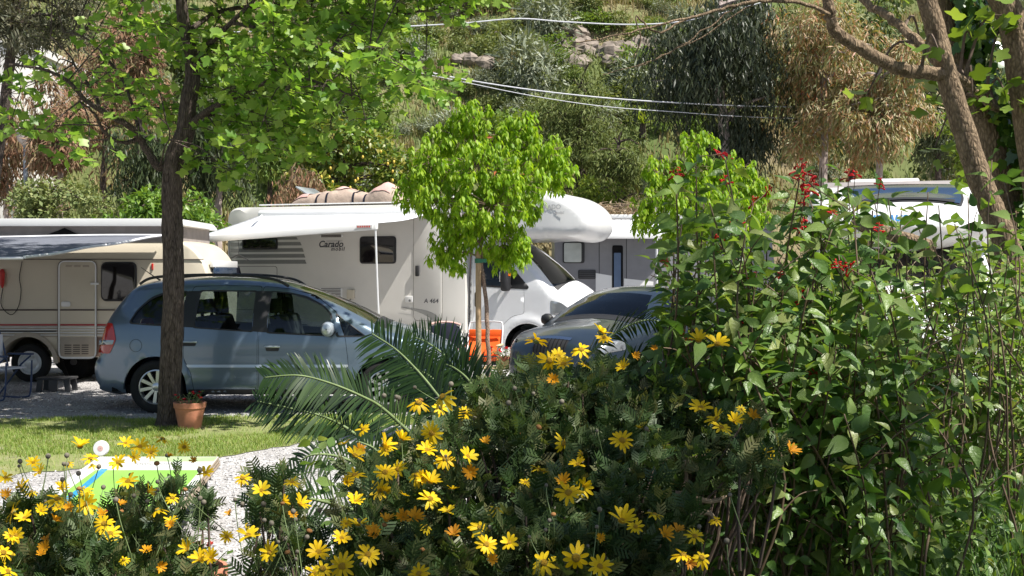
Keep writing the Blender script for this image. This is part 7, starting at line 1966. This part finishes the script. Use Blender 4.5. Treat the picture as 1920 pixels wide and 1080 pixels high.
def daisy_bush(label, base_px, base_d, flowers, polys, nsprig, drange, seed, buds=(), woody=()):
    r = np.random.default_rng(seed); base = P(base_px, 0, base_d); base[2] = float(bank_z(base[0], base[1]))
    root = empty('daisy_bush', base); tag(root, label, 'bush')
    # sprigs of feathery leaves
    C = []
    for poly, share in polys:
        poly = np.array(poly, float); lo, hi = poly.min(0), poly.max(0); k = 0; want = int(nsprig * share)
        while k < want:
            g_ = r.uniform(lo, hi)
            if inside(poly, g_[None])[0]:
                f = np.clip((g_[1] - 640) / 440, 0, 1); d = drange[1] + (drange[0] - drange[1]) * f + r.uniform(.06, .75) ; C.append(P(g_[0], g_[1], d)); k += 1
    C = np.array(C); m_ = 13; n = len(C)
    ax0 = norm((C - (base + np.array([0, 0, .35]))) * np.array([1, 1, .8]) + np.array([0, -.1, .55]) + r.normal(0, .25, (n, 3)))
    t = r.uniform(-1, .25, (n, m_, 1)); T = (C[:, None] + ax0[:, None] * t * .055)
    A = ax0[:, None] * r.uniform(.5, 1.3, (n, m_, 1)) + norm(r.normal(0, 1, (n, m_, 3))) * .75
    T = T.reshape(-1, 3); A = A.reshape(-1, 3)
    N_ = rdir(r, len(T)) * .6 + np.array([0, -.2, .6])
    foliage(root, base, T_FEATHER, T, frames(A, N_), r.uniform(.027, .05, len(T)), M['lf_daisy'], 0, r, 'foliage')
    b = MB()
    for i in range(n):
        if r.uniform() < .35:
            p1 = C[i] - base; p0 = p1 * np.array([.85, .85, .72]) + r.normal(0, .03, 3); b.tube([p0, (p0 + p1) / 2 + r.normal(0, .015, 3), p1], [.004, .003, .002], 4)
    b.build('stems', M['twig'], root, kind='stuff')
    for w_ in woody:
        c = catmull([P(*p) - base for p in w_[0]], 5); MB().tube(c, np.linspace(w_[1], w_[1] * .45, len(c)), 7).build('branch', M['cane'], root, smooth=True)
    def stalk(tip, nrm, par, L, rad=.0011):
        d = -nrm * .4 + np.array([0, 0, -1.0]) + r.normal(0, .22, 3); d /= np.linalg.norm(d)
        p = [tip - nrm * .004, tip - nrm * .03 + d * .02, tip - nrm * .04 + d * L]
        V, F = tube(catmull(p, 4), rad, 5); return V, F
    for (px, py, dm, *fl) in flowers:
        old = 'o' in fl; dfol = drange[1] + (drange[0] - drange[1]) * min(1, max(0, (py - 640) / 440)); d = float(min(max(.052 * FPX / dm, drange[0] - .15), dfol + .03)); size = dm * d / FPX * r.uniform(.84, 1.06)
        p = P(px, py, d); side = 's' in fl
        nz = norm((np.array([.15, -.25, 1.0]) if side else np.array([.12, -.75, .75])) + r.normal(0, .38, 3))
        x_ = norm(np.cross(nz, r.normal(0, 1, 3))); y_ = np.cross(nz, x_)
        me = PET_OLD if old else PET[r.choice(7)]
        o = new_obj('flower', me, root); m4 = np.eye(4); m4[:3, :3] = np.stack([x_, y_, nz], 1) * size; m4[:3, 3] = p - base; o.matrix_local = Matrix(m4.tolist())
        new_obj('flower_disc', DISC_ME, o).scale = (1, 1, 1)
        new_obj('calyx', CAL_ME, o)
        V, F = stalk(p - base, nz, root, r.uniform(.10, .2)); Vl = np.array([o.matrix_local.inverted() @ Vector(v) for v in V]); mesh('stalk', Vl, F, M['greenstem'], o, smooth=True)
    for (px, py, dm, kind) in buds:
        dfol = drange[1] + (drange[0] - drange[1]) * min(1, max(0, (py - 640) / 440)); d = dfol + r.uniform(-.05, .12); size = dm * d / FPX * .8; p = P(px, py, d)
        o = new_obj('bud' if kind == 'b' else 'withered_flower', BUD_ME if kind == 'b' else WTH_ME, root); o.location = p - base; o.scale = (size, size, size * (1 if kind == 'b' else .9)); o.rotation_euler = (r.normal(0, .3), r.normal(0, .3), r.uniform(0, 6))
        V, F = stalk(np.zeros(3), np.array([0, 0, 1.0]), root, r.uniform(.08, .18), .0009); mesh('stalk', V / np.array([size, size, size]), F, M['greenstem'], o, smooth=True)

br = np.random.default_rng(55)
def rbuds(n, x0, x1, y0, y1): return [(br.uniform(x0, x1), br.uniform(y0, y1), br.uniform(8, 14) if k % 7 else br.uniform(11, 15), 'b' if k % 7 else 'w') for k in range(n)]
def rflow(n, x0, x1, y0, y1): return [(br.uniform(x0, x1), br.uniform(y0, y1), br.uniform(24, 36)) + (('o',) if k % 4 == 0 else (('s',) if k % 2 else ())) for k in range(n)]
left_f = rflow(14, 0, 330, 860, 1060) + [(150, 838, 46, 's'), (305, 823, 38, 's'), (345, 838, 32), (235, 832, 32), (262, 838, 38), (283, 848, 32), (128, 868, 24), (170, 860, 42, 's'), (222, 868, 42), (316, 856, 24, 'o'), (363, 864, 22, 'o'), (385, 888, 38), (240, 903, 42, 's'), (75, 885, 36), (10, 896, 36), (40, 912, 40), (115, 915, 36), (155, 920, 46, 's'), (108, 936, 50, 's'), (160, 945, 50), (25, 960, 52), (46, 972, 34), (295, 956, 42, 's'), (195, 982, 48), (206, 1001, 46), (30, 1003, 36), (226, 946, 22, 'o'), (320, 986, 22, 'o'), (190, 965, 24, 'o'), (14, 1072, 42), (6, 1036, 42), (85, 1028, 28, 'o'), (75, 1040, 20, 'o'), (62, 868, 30), (130, 952, 24, 'o'), (300, 1062, 30, 'o'), (250, 858, 28)]
daisy_bush('daisy bush with yellow flowers in the lower left corner', 120, 2.5, left_f,
    [([(220, 915), (330, 890), (390, 910), (390, 960), (240, 960)], .05), ([(0, 960), (90, 950), (170, 975), (240, 965), (330, 960), (395, 965), (330, 1000), (300, 1100), (-40, 1100)], .48), ([(-40, 1000), (320, 1000), (420, 1110), (-40, 1110)], .45)], 330, (2.0, 2.6), 61, rbuds(34, 20, 390, 850, 960))
mid_f = [(455, 897, 34), (490, 921, 40), (548, 905, 36, 's'), (530, 940, 32), (562, 946, 40), (465, 1005, 52), (507, 1036, 46), (425, 1006, 28), (376, 1050, 50), (396, 1046, 40), (430, 965, 22, 'o'), (548, 968, 24, 'o'), (590, 1075, 44), (352, 1030, 40)]
daisy_bush('thin daisy bush at the edge of the path between the two larger ones', 480, 2.3, mid_f,
    [([(440, 905), (530, 890), (590, 905), (600, 950), (540, 985), (470, 960), (430, 930)], .45), ([(330, 1060), (480, 1030), (600, 980), (620, 1100), (330, 1110)], .55)], 50, (2.0, 2.4), 62, rbuds(20, 420, 600, 930, 1060))
cen_f = rflow(18, 640, 1000, 800, 1060) + rflow(8, 1000, 1360, 700, 1060) + [(785, 755, 56), (830, 744, 52, 's'), (826, 766, 40), (1005, 640, 56, 's'), (1126, 624, 50), (1132, 634, 44), (1030, 676, 52), (1056, 683, 52), (1046, 668, 42), (1090, 656, 42), (1096, 686, 32, 's'), (1170, 690, 38), (1310, 640, 50, 's'), (1345, 646, 52, 's'), (810, 812, 52), (665, 855, 52), (720, 836, 46, 's'), (752, 826, 46, 's'), (800, 845, 48), (836, 861, 48), (876, 857, 42), (882, 886, 34, 'o'), (665, 892, 46), (722, 886, 50), (746, 880, 46), (782, 890, 42), (712, 921, 52), (806, 905, 50), (806, 936, 50), (665, 941, 42), (776, 972, 48, 'o'), (755, 970, 34, 'o'), (900, 990, 50), (912, 1021, 50), (955, 1018, 40), (690, 1040, 56), (672, 986, 48), (700, 1000, 40, 'o'), (640, 1010, 46), (597, 1036, 50), (605, 1066, 46), (642, 1062, 56), (786, 1076, 46), (1020, 1056, 58), (1080, 1046, 62), (1125, 1063, 62), (1066, 925, 64), (1092, 912, 44), (1055, 905, 36, 'o'), (1166, 826, 56), (1056, 831, 46), (1166, 978, 60, 's'), (1192, 988, 38), (1245, 1003, 36, 'o'), (1270, 996, 32, 'o'), (1303, 1006, 46), (1281, 1041, 56), (1316, 1046, 42), (1314, 766, 56), (1345, 786, 56), (1352, 802, 50), (1376, 790, 40), (1412, 781, 30, 'o'), (1480, 846, 40, 'o'), (1440, 851, 32), (1010, 880, 34), (910, 830, 24, 'o'), (985, 905, 28), (1228, 655, 20, 'o'), (1190, 668, 20, 'o'), (1125, 1010, 26, 'o'), (870, 775, 30), (1390, 768, 24)]
daisy_bush('large daisy bush with yellow flowers in the middle foreground', 960, 2.4, cen_f,
    [([(880, 760), (930, 710), (1000, 695), (1090, 690), (1190, 690), (1290, 735), (1400, 775), (1480, 820), (1450, 900), (1330, 900), (1150, 850), (950, 850)], .40), ([(640, 900), (720, 860), (820, 800), (950, 800), (1150, 850), (1330, 900), (1300, 1000), (1200, 1110), (640, 1110), (630, 1000), (650, 930)], .60)], 1250, (1.9, 2.6), 63, rbuds(44, 640, 1400, 720, 1060),
    woody=[([(1230, 1120, 2.3), (1215, 1000, 2.35), (1190, 930, 2.4), (1120, 880, 2.45), (1030, 845, 2.5), (960, 800, 2.55)], .011), ([(1225, 1090, 2.35), (1260, 980, 2.35), (1285, 900, 2.4), (1280, 870, 2.4), (1330, 850, 2.5)], .009), ([(1200, 950, 2.35), (1260, 925, 2.3), (1330, 940, 2.35), (1360, 930, 2.4)], .008), ([(1180, 1110, 2.3), (1250, 1000, 2.3), (1320, 960, 2.35), (1345, 985, 2.35)], .010), ([(1130, 1100, 2.3), (1190, 990, 2.35), (1240, 940, 2.35)], .007)])

# ------------------------------------------------------------------ red flowering sage
M['lf_sage'] = leaf_mat('sage_leaf', [(0.05, 0.12, 0.024), (0.09, 0.18, 0.036), (0.14, 0.24, 0.05), (0.21, 0.31, 0.07), (0.10, 0.19, 0.04), (0.26, 0.30, 0.09)], 0.4, 0.4, 0.5, vein=.5)
M['lf_shrub'] = leaf_mat('shrub_leaf', [(0.09, 0.17, 0.03), (0.15, 0.25, 0.05), (0.22, 0.31, 0.075), (0.33, 0.38, 0.13)], 0.45, 0.35, 0.4)
M['redpetal'] = leaf_mat('red_petal', [(0.55, 0.008, 0.015), (0.66, 0.012, 0.02), (0.42, 0.008, 0.015)], 0.45, 0.3, 0.3, tcol=(1.3, .6, .6))
def stem_shrub(name, label, cat, tips, base_area, d_range, lsize, mat_, tmpl, seed, stem_mat, gap=.045, lower=.35, single=300, side=2, rad=.004):
    r = np.random.default_rng(seed); bx0, bx1, by0, by1 = base_area
    base = np.array([(bx0 + bx1) / 2, (by0 + by1) / 2, 0]); base[2] = float(bank_z(base[0], base[1])); root = empty(name, base); tag(root, label, cat)
    Ts = []; As = []; Ns = []; Ss = []; nst = 0
    def leafy(c, t0, sc=1.0):
        L = np.linalg.norm(np.diff(c, axis=0), axis=1).sum(); k = max(2, int(L * (1 - t0) / gap)); t = np.linspace(t0, 1, k); s_ = np.linspace(0, 1, len(c)); q = np.stack([np.interp(t, s_, c[:, m_]) for m_ in range(3)], 1)
        tan = norm(np.gradient(q, axis=0))
        for i in range(k):
            a = r.uniform(0, 3.14) + i * 1.57
            u = np.cross(tan[i], (math.cos(a), math.sin(a), .1)); u /= np.linalg.norm(u) + 1e-9
            for sd in (-1, 1):
                ax = sd * u * 1.0 + tan[i] * r.uniform(.1, .6) + np.array([0, 0, -.25]) + r.normal(0, .2, 3)
                Ts.append(q[i] + r.normal(0, .002, 3) + sd * u * .012); As.append(ax); Ns.append(np.array([.15, -.3, .9]) + r.normal(0, .5, 3)); Ss.append(lsize * sc * (.55 + .45 * math.sin(math.pi * min(1, .25 + .75 * (1 - i / k)))) * r.uniform(.75, 1.25))
    b = MB()
    for (px, py) in tips:
        d = r.uniform(*d_range); tip = P(px, py, d); b0 = np.array([r.uniform(bx0, bx1), r.uniform(by0, by1), 0.0]); b0[0] = .3 * b0[0] + .7 * tip[0]; b0[1] = .5 * b0[1] + .5 * tip[1]; b0[2] = float(bank_z(b0[0], b0[1])) - .01
        mid = (b0 + tip) / 2 + np.array([r.normal(0, .09), r.normal(0, .06), .05]); c = catmull([b0, (b0 + mid) / 2 + r.normal(0, .03, 3), mid, (mid + tip) / 2 + r.normal(0, .025, 3), tip], 5)
        if nst < 60:
            V, F = tube(c - base, np.linspace(rad, rad * .4, len(c)), 6); mesh('stem', V, F, M[stem_mat], root, smooth=True); nst += 1
        else: b.tube(c - base, np.linspace(rad, rad * .4, len(c)), 5)
        leafy(c, lower)
        for k in range(side):
            i = r.integers(int(len(c) * .4), len(c) - 2); e = c[i] + rdir(r, 1)[0] * np.array([.16, .16, .06]) + np.array([0, 0, .10]); cc = catmull([c[i], (c[i] + e) / 2 + np.array([0, 0, .015]), e], 4); b.tube(cc - base, np.linspace(rad * .5, rad * .25, len(cc)), 4); leafy(cc, .25, .8)
    if b.V: b.build('side_stems', M[stem_mat], root, kind='stuff')
    T = np.array(Ts); foliage(root, base, tmpl, T, frames(np.array(As), np.array(Ns)), np.array(Ss), mat_, single, r, 'foliage')
    return root, base
sr = np.random.default_rng(14)
def rand_tips(poly, n):
    poly = np.array(poly, float); lo, hi = poly.min(0), poly.max(0); out = []
    while len(out) < n:
        g_ = sr.uniform(lo, hi)
        if inside(poly, g_[None])[0]: out.append((g_[0], g_[1]))
    return out
tipsA = [(1305, 305), (1268, 345), (1360, 300), (1500, 330), (1345, 455), (1250, 480), (1400, 420), (1330, 380), (1420, 500), (1500, 400), (1560, 430), (1540, 350), (1572, 345), (1522, 392), (1600, 385), (1636, 395), (1560, 380), (1505, 365)] + rand_tips([(1265, 430), (1330, 350), (1420, 420), (1560, 420), (1700, 560), (1740, 760), (1500, 800), (1340, 720), (1265, 640), (1240, 540)], 74)
sage, sbase = stem_shrub('red_sage', 'tall sage bush with scarlet flowers and pointed leaves at right foreground', 'bush', tipsA, (.45, 1.35, 2.5, 3.5), (2.5, 3.4), .055, M['lf_sage'], T_SAGE, 71, 'sagestem', .036, .22, 300, 4, .0042)
# scarlet flowers
V = []; F = []
for k in range(8):
    a = [.3, 2.6, 3.4, -.4, .1, 2.9, 3.6, -.9][k]; el = [.25, .1, -.15, .35, -.2, .4, .05, .1][k]; d_ = np.array([math.cos(a) * math.cos(el), math.sin(a) * math.cos(el), math.sin(el)]); z0 = np.array([0, 0, -.55 + .16 * k]); L_ = [1.0, .8, .9, .7, .95, .6, .5, .45][k]
    c = catmull([z0 + d_ * .05, z0 + d_ * .5 * L_ + np.array([0, 0, .05]), z0 + d_ * L_ + np.array([0, 0, -.05])], 3)
    v, f = tube(c, [.03, .045, .055, .07, .085, .10, .04], 5); n0 = len(V); V += list(v); F += [tuple(i + n0 for i in t) for t in f]
v, f = tube([(0, 0, -.7), (0.02, 0, .8)], .03, 5); n0 = len(V); V += list(v); F += [tuple(i + n0 for i in t) for t in f]
RED = mesh('red_flower', V, F, M['redpetal'], smooth=True); RED_ME = RED.data; bpy.data.objects.remove(RED)
for (px, py, s_) in [(1352, 288, 22), (1366, 294, 16), (1500, 322, 34), (1512, 340, 32), (1505, 306, 20), (1522, 352, 28), (1508, 372, 30), (1590, 330, 24), (1604, 327, 18), (1265, 328, 24), (1272, 322, 16), (1360, 338, 26), (1346, 457, 36), (1372, 422, 24), (1384, 418, 22), (1502, 425, 30), (1590, 502, 24), (1572, 497, 24), (1506, 556, 30), (1486, 556, 22), (1540, 700, 36), (1526, 704, 24), (1470, 710, 22), (1462, 516, 16), (1386, 598, 16), (1650, 344, 22), (1356, 676, 20), (1440, 358, 22), (1412, 378, 22), (1648, 428, 20), (1290, 640, 14), (1278, 624, 14), (1560, 398, 16), (1247, 492, 14), (1415, 520, 18), (1500, 330, 24)]:
    d = sr.uniform(2.55, 2.9); o = new_obj('red_flower', RED_ME, sage); o.location = P(px, py, d) - sbase; k = s_ * d / FPX * .75; o.scale = (k, k, k); o.rotation_euler = (sr.normal(0, .5), sr.normal(0, .5), sr.uniform(0, 6))
    st = mesh('flower_stalk', *tube([(0, 0, .2), (.1, .2, -1.5), (.2, .8, -4.0)], .05, 5), M['sagestem'], o)
# leafy shrub with many canes behind it
stem_shrub('cane_shrub', 'leafy shrub with bundles of brown canes below the leaning trunk', 'bush', rand_tips([(1450, 470), (1600, 440), (1760, 450), (1930, 400), (1960, 760), (1560, 760)], 150), (1.2, 3.0, 4.0, 5.6), (4.0, 5.2), .058, M['lf_shrub'], T_OVATE, 72, 'cane', .045, .30, 300, 4, .0042)
# taller sprays with reddish tips near the right edge
stem_shrub('spray_shrub', 'thin upright sprays with bronze tips crossing the panorama motorhome', 'bush', [(1740, 360), (1700, 440), (1790, 420), (1860, 300), (1880, 330), (1905, 400), (1820, 470), (1660, 470), (1930, 340), (1890, 480), (1770, 520), (1850, 540), (1640, 380), (1665, 372), (1690, 395), (1760, 385), (1815, 370), (1720, 420), (1610, 362), (1585, 375), (1675, 415), (1800, 440), (1745, 450)], (1.3, 1.7, 3.0, 3.7), (3.1, 3.6), .06, M['lf_sage'], T_SAGE, 73, 'sagestem', .07, .6, 150, 1, .004)
# low herbs and long grass on the dark bank
stem_shrub('bank_herb', 'broad-leaved herbs in the shade of the bank at bottom right', 'plant', rand_tips([(1300, 960), (1450, 900), (1700, 930), (1920, 900), (1940, 1075), (1300, 1075)], 60), (.5, 1.6, 3.0, 3.8), (2.9, 3.7), .05, M['lf_sage'], T_SAGE, 74, 'greenstem', .035, .3, 150, 1, .0025)
stem_shrub('bank_herb', 'small green sprig standing over the path left of the daisies', 'plant', [(590, 825), (600, 850), (585, 870), (612, 840)], (-.62, -.5, 3.0, 3.3), (3.0, 3.2), .05, M['lf_sage'], T_OVATE, 75, 'greenstem', .05, .7, 30, 0, .003)
def bank_sampler(n):
    x = rng.uniform(.2, 3.2, n); y = rng.uniform(2.4, 6.2, n); ok = fbm(x * 2, y * 2, 41) > -.5; return np.stack([x, y], 1)[ok]
V, F, rd = make_blades(9000, bank_sampler, .10, .38, .0035, 1.1, bank_z)
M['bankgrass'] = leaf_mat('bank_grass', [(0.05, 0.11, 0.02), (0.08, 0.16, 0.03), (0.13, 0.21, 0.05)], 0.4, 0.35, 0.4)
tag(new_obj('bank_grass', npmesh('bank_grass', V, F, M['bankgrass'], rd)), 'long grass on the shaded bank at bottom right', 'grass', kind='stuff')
# leaf litter and ground ivy cover the rest of the bank
n = 16000; x = rng.uniform(-2.2, 3.6, n); y = rng.uniform(1.2, 7.5, n); z = bank_z(x, y); ok = z > .05; x, y, z = x[ok], y[ok], z[ok]; n = len(x)
T = np.stack([x, y, z + rng.uniform(0, .08, n)], 1); A = rdir(rng, n) * np.array([1, 1, .4])
V, F = bake(T_OVATE, T, frames(A, rdir(rng, n) * .5 + np.array([0, 0, 1])), rng.uniform(.03, .07, n))
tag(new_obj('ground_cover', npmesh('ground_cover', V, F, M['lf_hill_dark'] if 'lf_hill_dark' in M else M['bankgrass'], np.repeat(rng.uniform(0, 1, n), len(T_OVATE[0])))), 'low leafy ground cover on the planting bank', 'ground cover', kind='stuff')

# ------------------------------------------------------------------ near trees on the right
def build_near_trees():
    r = np.random.default_rng(88)
    M['lf_near'] = leaf_mat('near_leaf', [(0.10, 0.17, 0.03), (0.16, 0.25, 0.04), (0.22, 0.30, 0.06)], 0.45, 0.4, 0.3)
    D = 5.6
    base = P(1925, 0, D); base[2] = 0.0; root = empty('leaning_tree', base); tag(root, 'leaning tan-barked tree trunk with forked limbs at right', 'tree')
    q = lambda px, py, dd=0.0: P(px, py, D + dd) - base
    b = MB(); limbs = []
    tr = catmull([np.array([0, 0, -.02]), q(1915, 640), q(1893, 480), q(1862, 400), q(1835, 330), q(1812, 260), q(1790, 190), q(1772, 130), q(1752, 50), q(1735, -10), q(1715, -110), q(1740, -300, -.3), q(1780, -550, -.8)], 6)
    V, F = tube(tr, np.interp(np.linspace(0, 1, len(tr)), [0, .2, .6, .8, 1], [.08, .06, .049, .044, .03]), 14)
    V = V + r.normal(0, .0016, V.shape); b.add(V, F)
    def add(pts, r0, r1): limbs.append(limb(b, [q(*p) for p in pts], r0, r1, 9, .003, 6, r))
    add([(1772, 140), (1740, 136, -.05), (1690, 130, -.1), (1650, 112, -.15), (1610, 88, -.2), (1578, 70, -.22), (1563, 55, -.24), (1557, 25, -.26), (1550, -40, -.3), (1560, -220, -.5)], .034, .024)
    add([(1758, 115), (1735, 92, .1), (1700, 60, .2), (1660, 28, .3), (1620, 2, .4), (1560, -60, .5)], .026, .018)
    add([(1780, 135), (1805, 150, .2), (1835, 178, .35), (1870, 205, .5)], .02, .018)
    add([(1560, 30, -.26), (1500, 5, -.4), (1420, 2, -.5), (1340, 20, -.6), (1260, 42, -.7), (1180, 60, -.75), (1080, 80, -.8)], .010, .0025)
    add([(1300, 30, -.62), (1230, 60, -.7), (1195, 30, -.7), (1200, 75, -.7), (1188, 110, -.7)], .005, .002)
    add([(1380, 10, -.55), (1300, 70, -.6), (1230, 110, -.62), (1130, 140, -.65)], .004, .0015)
    add([(1420, 0, -.5), (1330, 60, -.5), (1240, 105, -.5), (1190, 130, -.5)], .004, .0015)
    b.build('trunk', M['bark_near'], root, smooth=True)
    # crown over the camera's right shoulder, above the picture
    nodes = tr[-8:]
    cl = []
    for k in range(30): cl.append((np.array([r.uniform(1.5, 2.6), r.uniform(-.6, 1.05), r.uniform(3.8, 5.4)]), .42, 40))
    for k in range(5): cl.append((np.array([r.uniform(2.3, 3.5), r.uniform(.8, 2.8), r.uniform(4.0, 5.2)]), .4, 34))
    for k in range(9): cl.append((np.array([r.uniform(2.2, 4.7), r.uniform(-.4, 4.4), r.uniform(4.0, 6.0)]), .5, 40))
    for k in range(14):     # a few sprays that hang into the upper right of the picture
        cl.append((P(r.uniform(1780, 1930), r.uniform(20, 330), r.uniform(5.6, 8.0)), .22, 12))
    for k in range(6): cl.append((P(r.uniform(1600, 1760), r.uniform(20, 290), r.uniform(5.4, 6.4)), .12, 5))
    b2 = MB(); Ts = []; As = []; Ns = []
    allnodes = np.concatenate([tr] + limbs[:3])
    for c, rd, nl in cl:
        e = c - base; j = allnodes[np.argmin(np.linalg.norm(allnodes - e, axis=1))]
        b2.tube(catmull([j, (j + e) / 2 + np.array([0, 0, .12]), e], 4), np.linspace(.010, .003, 9), 5)
        p = c + rdir(r, nl) * r.uniform(.1, 1, (nl, 1)) * rd * np.array([1, 1, .7]); Ts.append(p); As.append(rdir(r, nl) + np.array([0, 0, -.3])); Ns.append(rdir(r, nl) * .5 + np.array([0, 0, .9]))
    b2.build('twigs', M['twig'], root, kind='stuff')
    T = np.concatenate(Ts); foliage(root, base, T_TULIP, T, frames(np.concatenate(As), np.concatenate(Ns)), r.uniform(.05, .10, len(T)), M['lf_near'], 60, r)
    # ivy-clad trunk
    D2 = 6.3; base2 = P(1915, 0, D2); base2[2] = 0; root2 = empty('ivy_tree', base2); tag(root2, 'dark trunk overgrown with glossy ivy behind the leaning tree', 'tree')
    q2 = lambda px, py, dd=0.0: P(px, py, D2 + dd) - base2
    b = MB(); tr2 = catmull([np.array([0, 0, -.02]), q2(1905, 560), q2(1885, 400), q2(1868, 300), q2(1852, 235), q2(1828, 185), q2(1795, 110), q2(1775, 40), q2(1765, -40), q2(1760, -250), q2(1770, -500)], 6)
    b.add(*tube(tr2, np.interp(np.linspace(0, 1, len(tr2)), [0, .5, 1], [.10, .075, .045]), 12))
    limb(b, [q2(1845, 215), q2(1870, 195), q2(1900, 185), q2(1940, 200)], .04, .03, 9, .003, 5, r)
    limb(b, [q2(1840, 200), (q2(1800, 160)), q2(1785, 148)], .035, .025, 9, .003, 5, r)
    b.build('trunk', M['bark_near'], root2, smooth=True)
    n = 760; i = r.integers(8, len(tr2) - 8, n); c = tr2[i]; a = r.uniform(-1.9, 1.3, n); out = np.stack([np.cos(a), np.sin(a) - .4, 0 * a], 1); out = norm(out)
    T = c + base2 + out * r.uniform(.06, .17, (n, 1)) + r.normal(0, .025, (n, 3)) + np.array([.05, -.03, 0])
    A = np.array([0, 0, -1.0]) + r.normal(0, .45, (n, 3)); foliage(root2, base2, T_IVY, T, frames(A, out + np.array([.2, -.3, .5]) + r.normal(0, .25, (n, 3))), r.uniform(.05, .095, n), M['lf_ivy'], 250, r, 'ivy')
    # third trunk at the right edge
    D3 = 6.0; base3 = P(1985, 0, D3); base3[2] = 0; root3 = empty('edge_tree', base3); tag(root3, 'thick dark trunk entering at the top right corner', 'tree')
    q3 = lambda px, py, dd=0.0: P(px, py, D3 + dd) - base3
    b = MB(); t3 = catmull([np.array([0, 0, -.02]), q3(1970, 500), q3(1935, 220), q3(1918, 130), q3(1905, 60), q3(1885, 10), q3(1850, -40), q3(1780, -120)], 6); b.add(*tube(t3, np.linspace(.11, .05, len(t3)), 12)); b.build('trunk', M['bark_near'], root3, smooth=True)
    n = 260; cc = np.array([q3(1800, -200), q3(1700, -260), q3(1900, -250), q3(1950, -120)]); k = r.integers(0, 4, n); T = cc[k] + base3 + r.normal(0, .3, (n, 3)); T[:, 2] = np.maximum(T[:, 2], 3.15 + .0 * T[:, 2])
    foliage(root3, base3, T_TULIP, T, frames(rdir(r, n) + np.array([0, 0, -.3]), rdir(r, n) * .5 + np.array([0, 0, .9])), r.uniform(.06, .11, n), M['lf_near'], 0, r)
    # cut branch lying in the shrub
    pb = P(1640, 430, 4.9); o = empty('cut_branch', pb); tag(o, 'thick cut branch lying across the shrub below the panorama motorhome', 'branch')
    c = catmull([P(1600, 418, 5.0) - pb, P(1640, 430, 4.9) - pb, P(1680, 444, 4.85) - pb, P(1720, 455, 4.8) - pb, P(1750, 463, 4.75) - pb], 6)
    V, F = tube(c, np.interp(np.linspace(0, 1, len(c)), [0, .3, 1], [.02, .032, .026]), 12); V = V + r.normal(0, .0015, V.shape)
    MB().add(V, F).build('wood', M['bark_near'], o, smooth=True)
    MB().tube([P(1640, 430, 4.9) - pb, P(1628, 470, 4.9) - pb, P(1625, 800, 4.9) - pb], [.014, .012, .012], 6).build('prop', M['bark_near'], o, smooth=True)
build_near_trees()
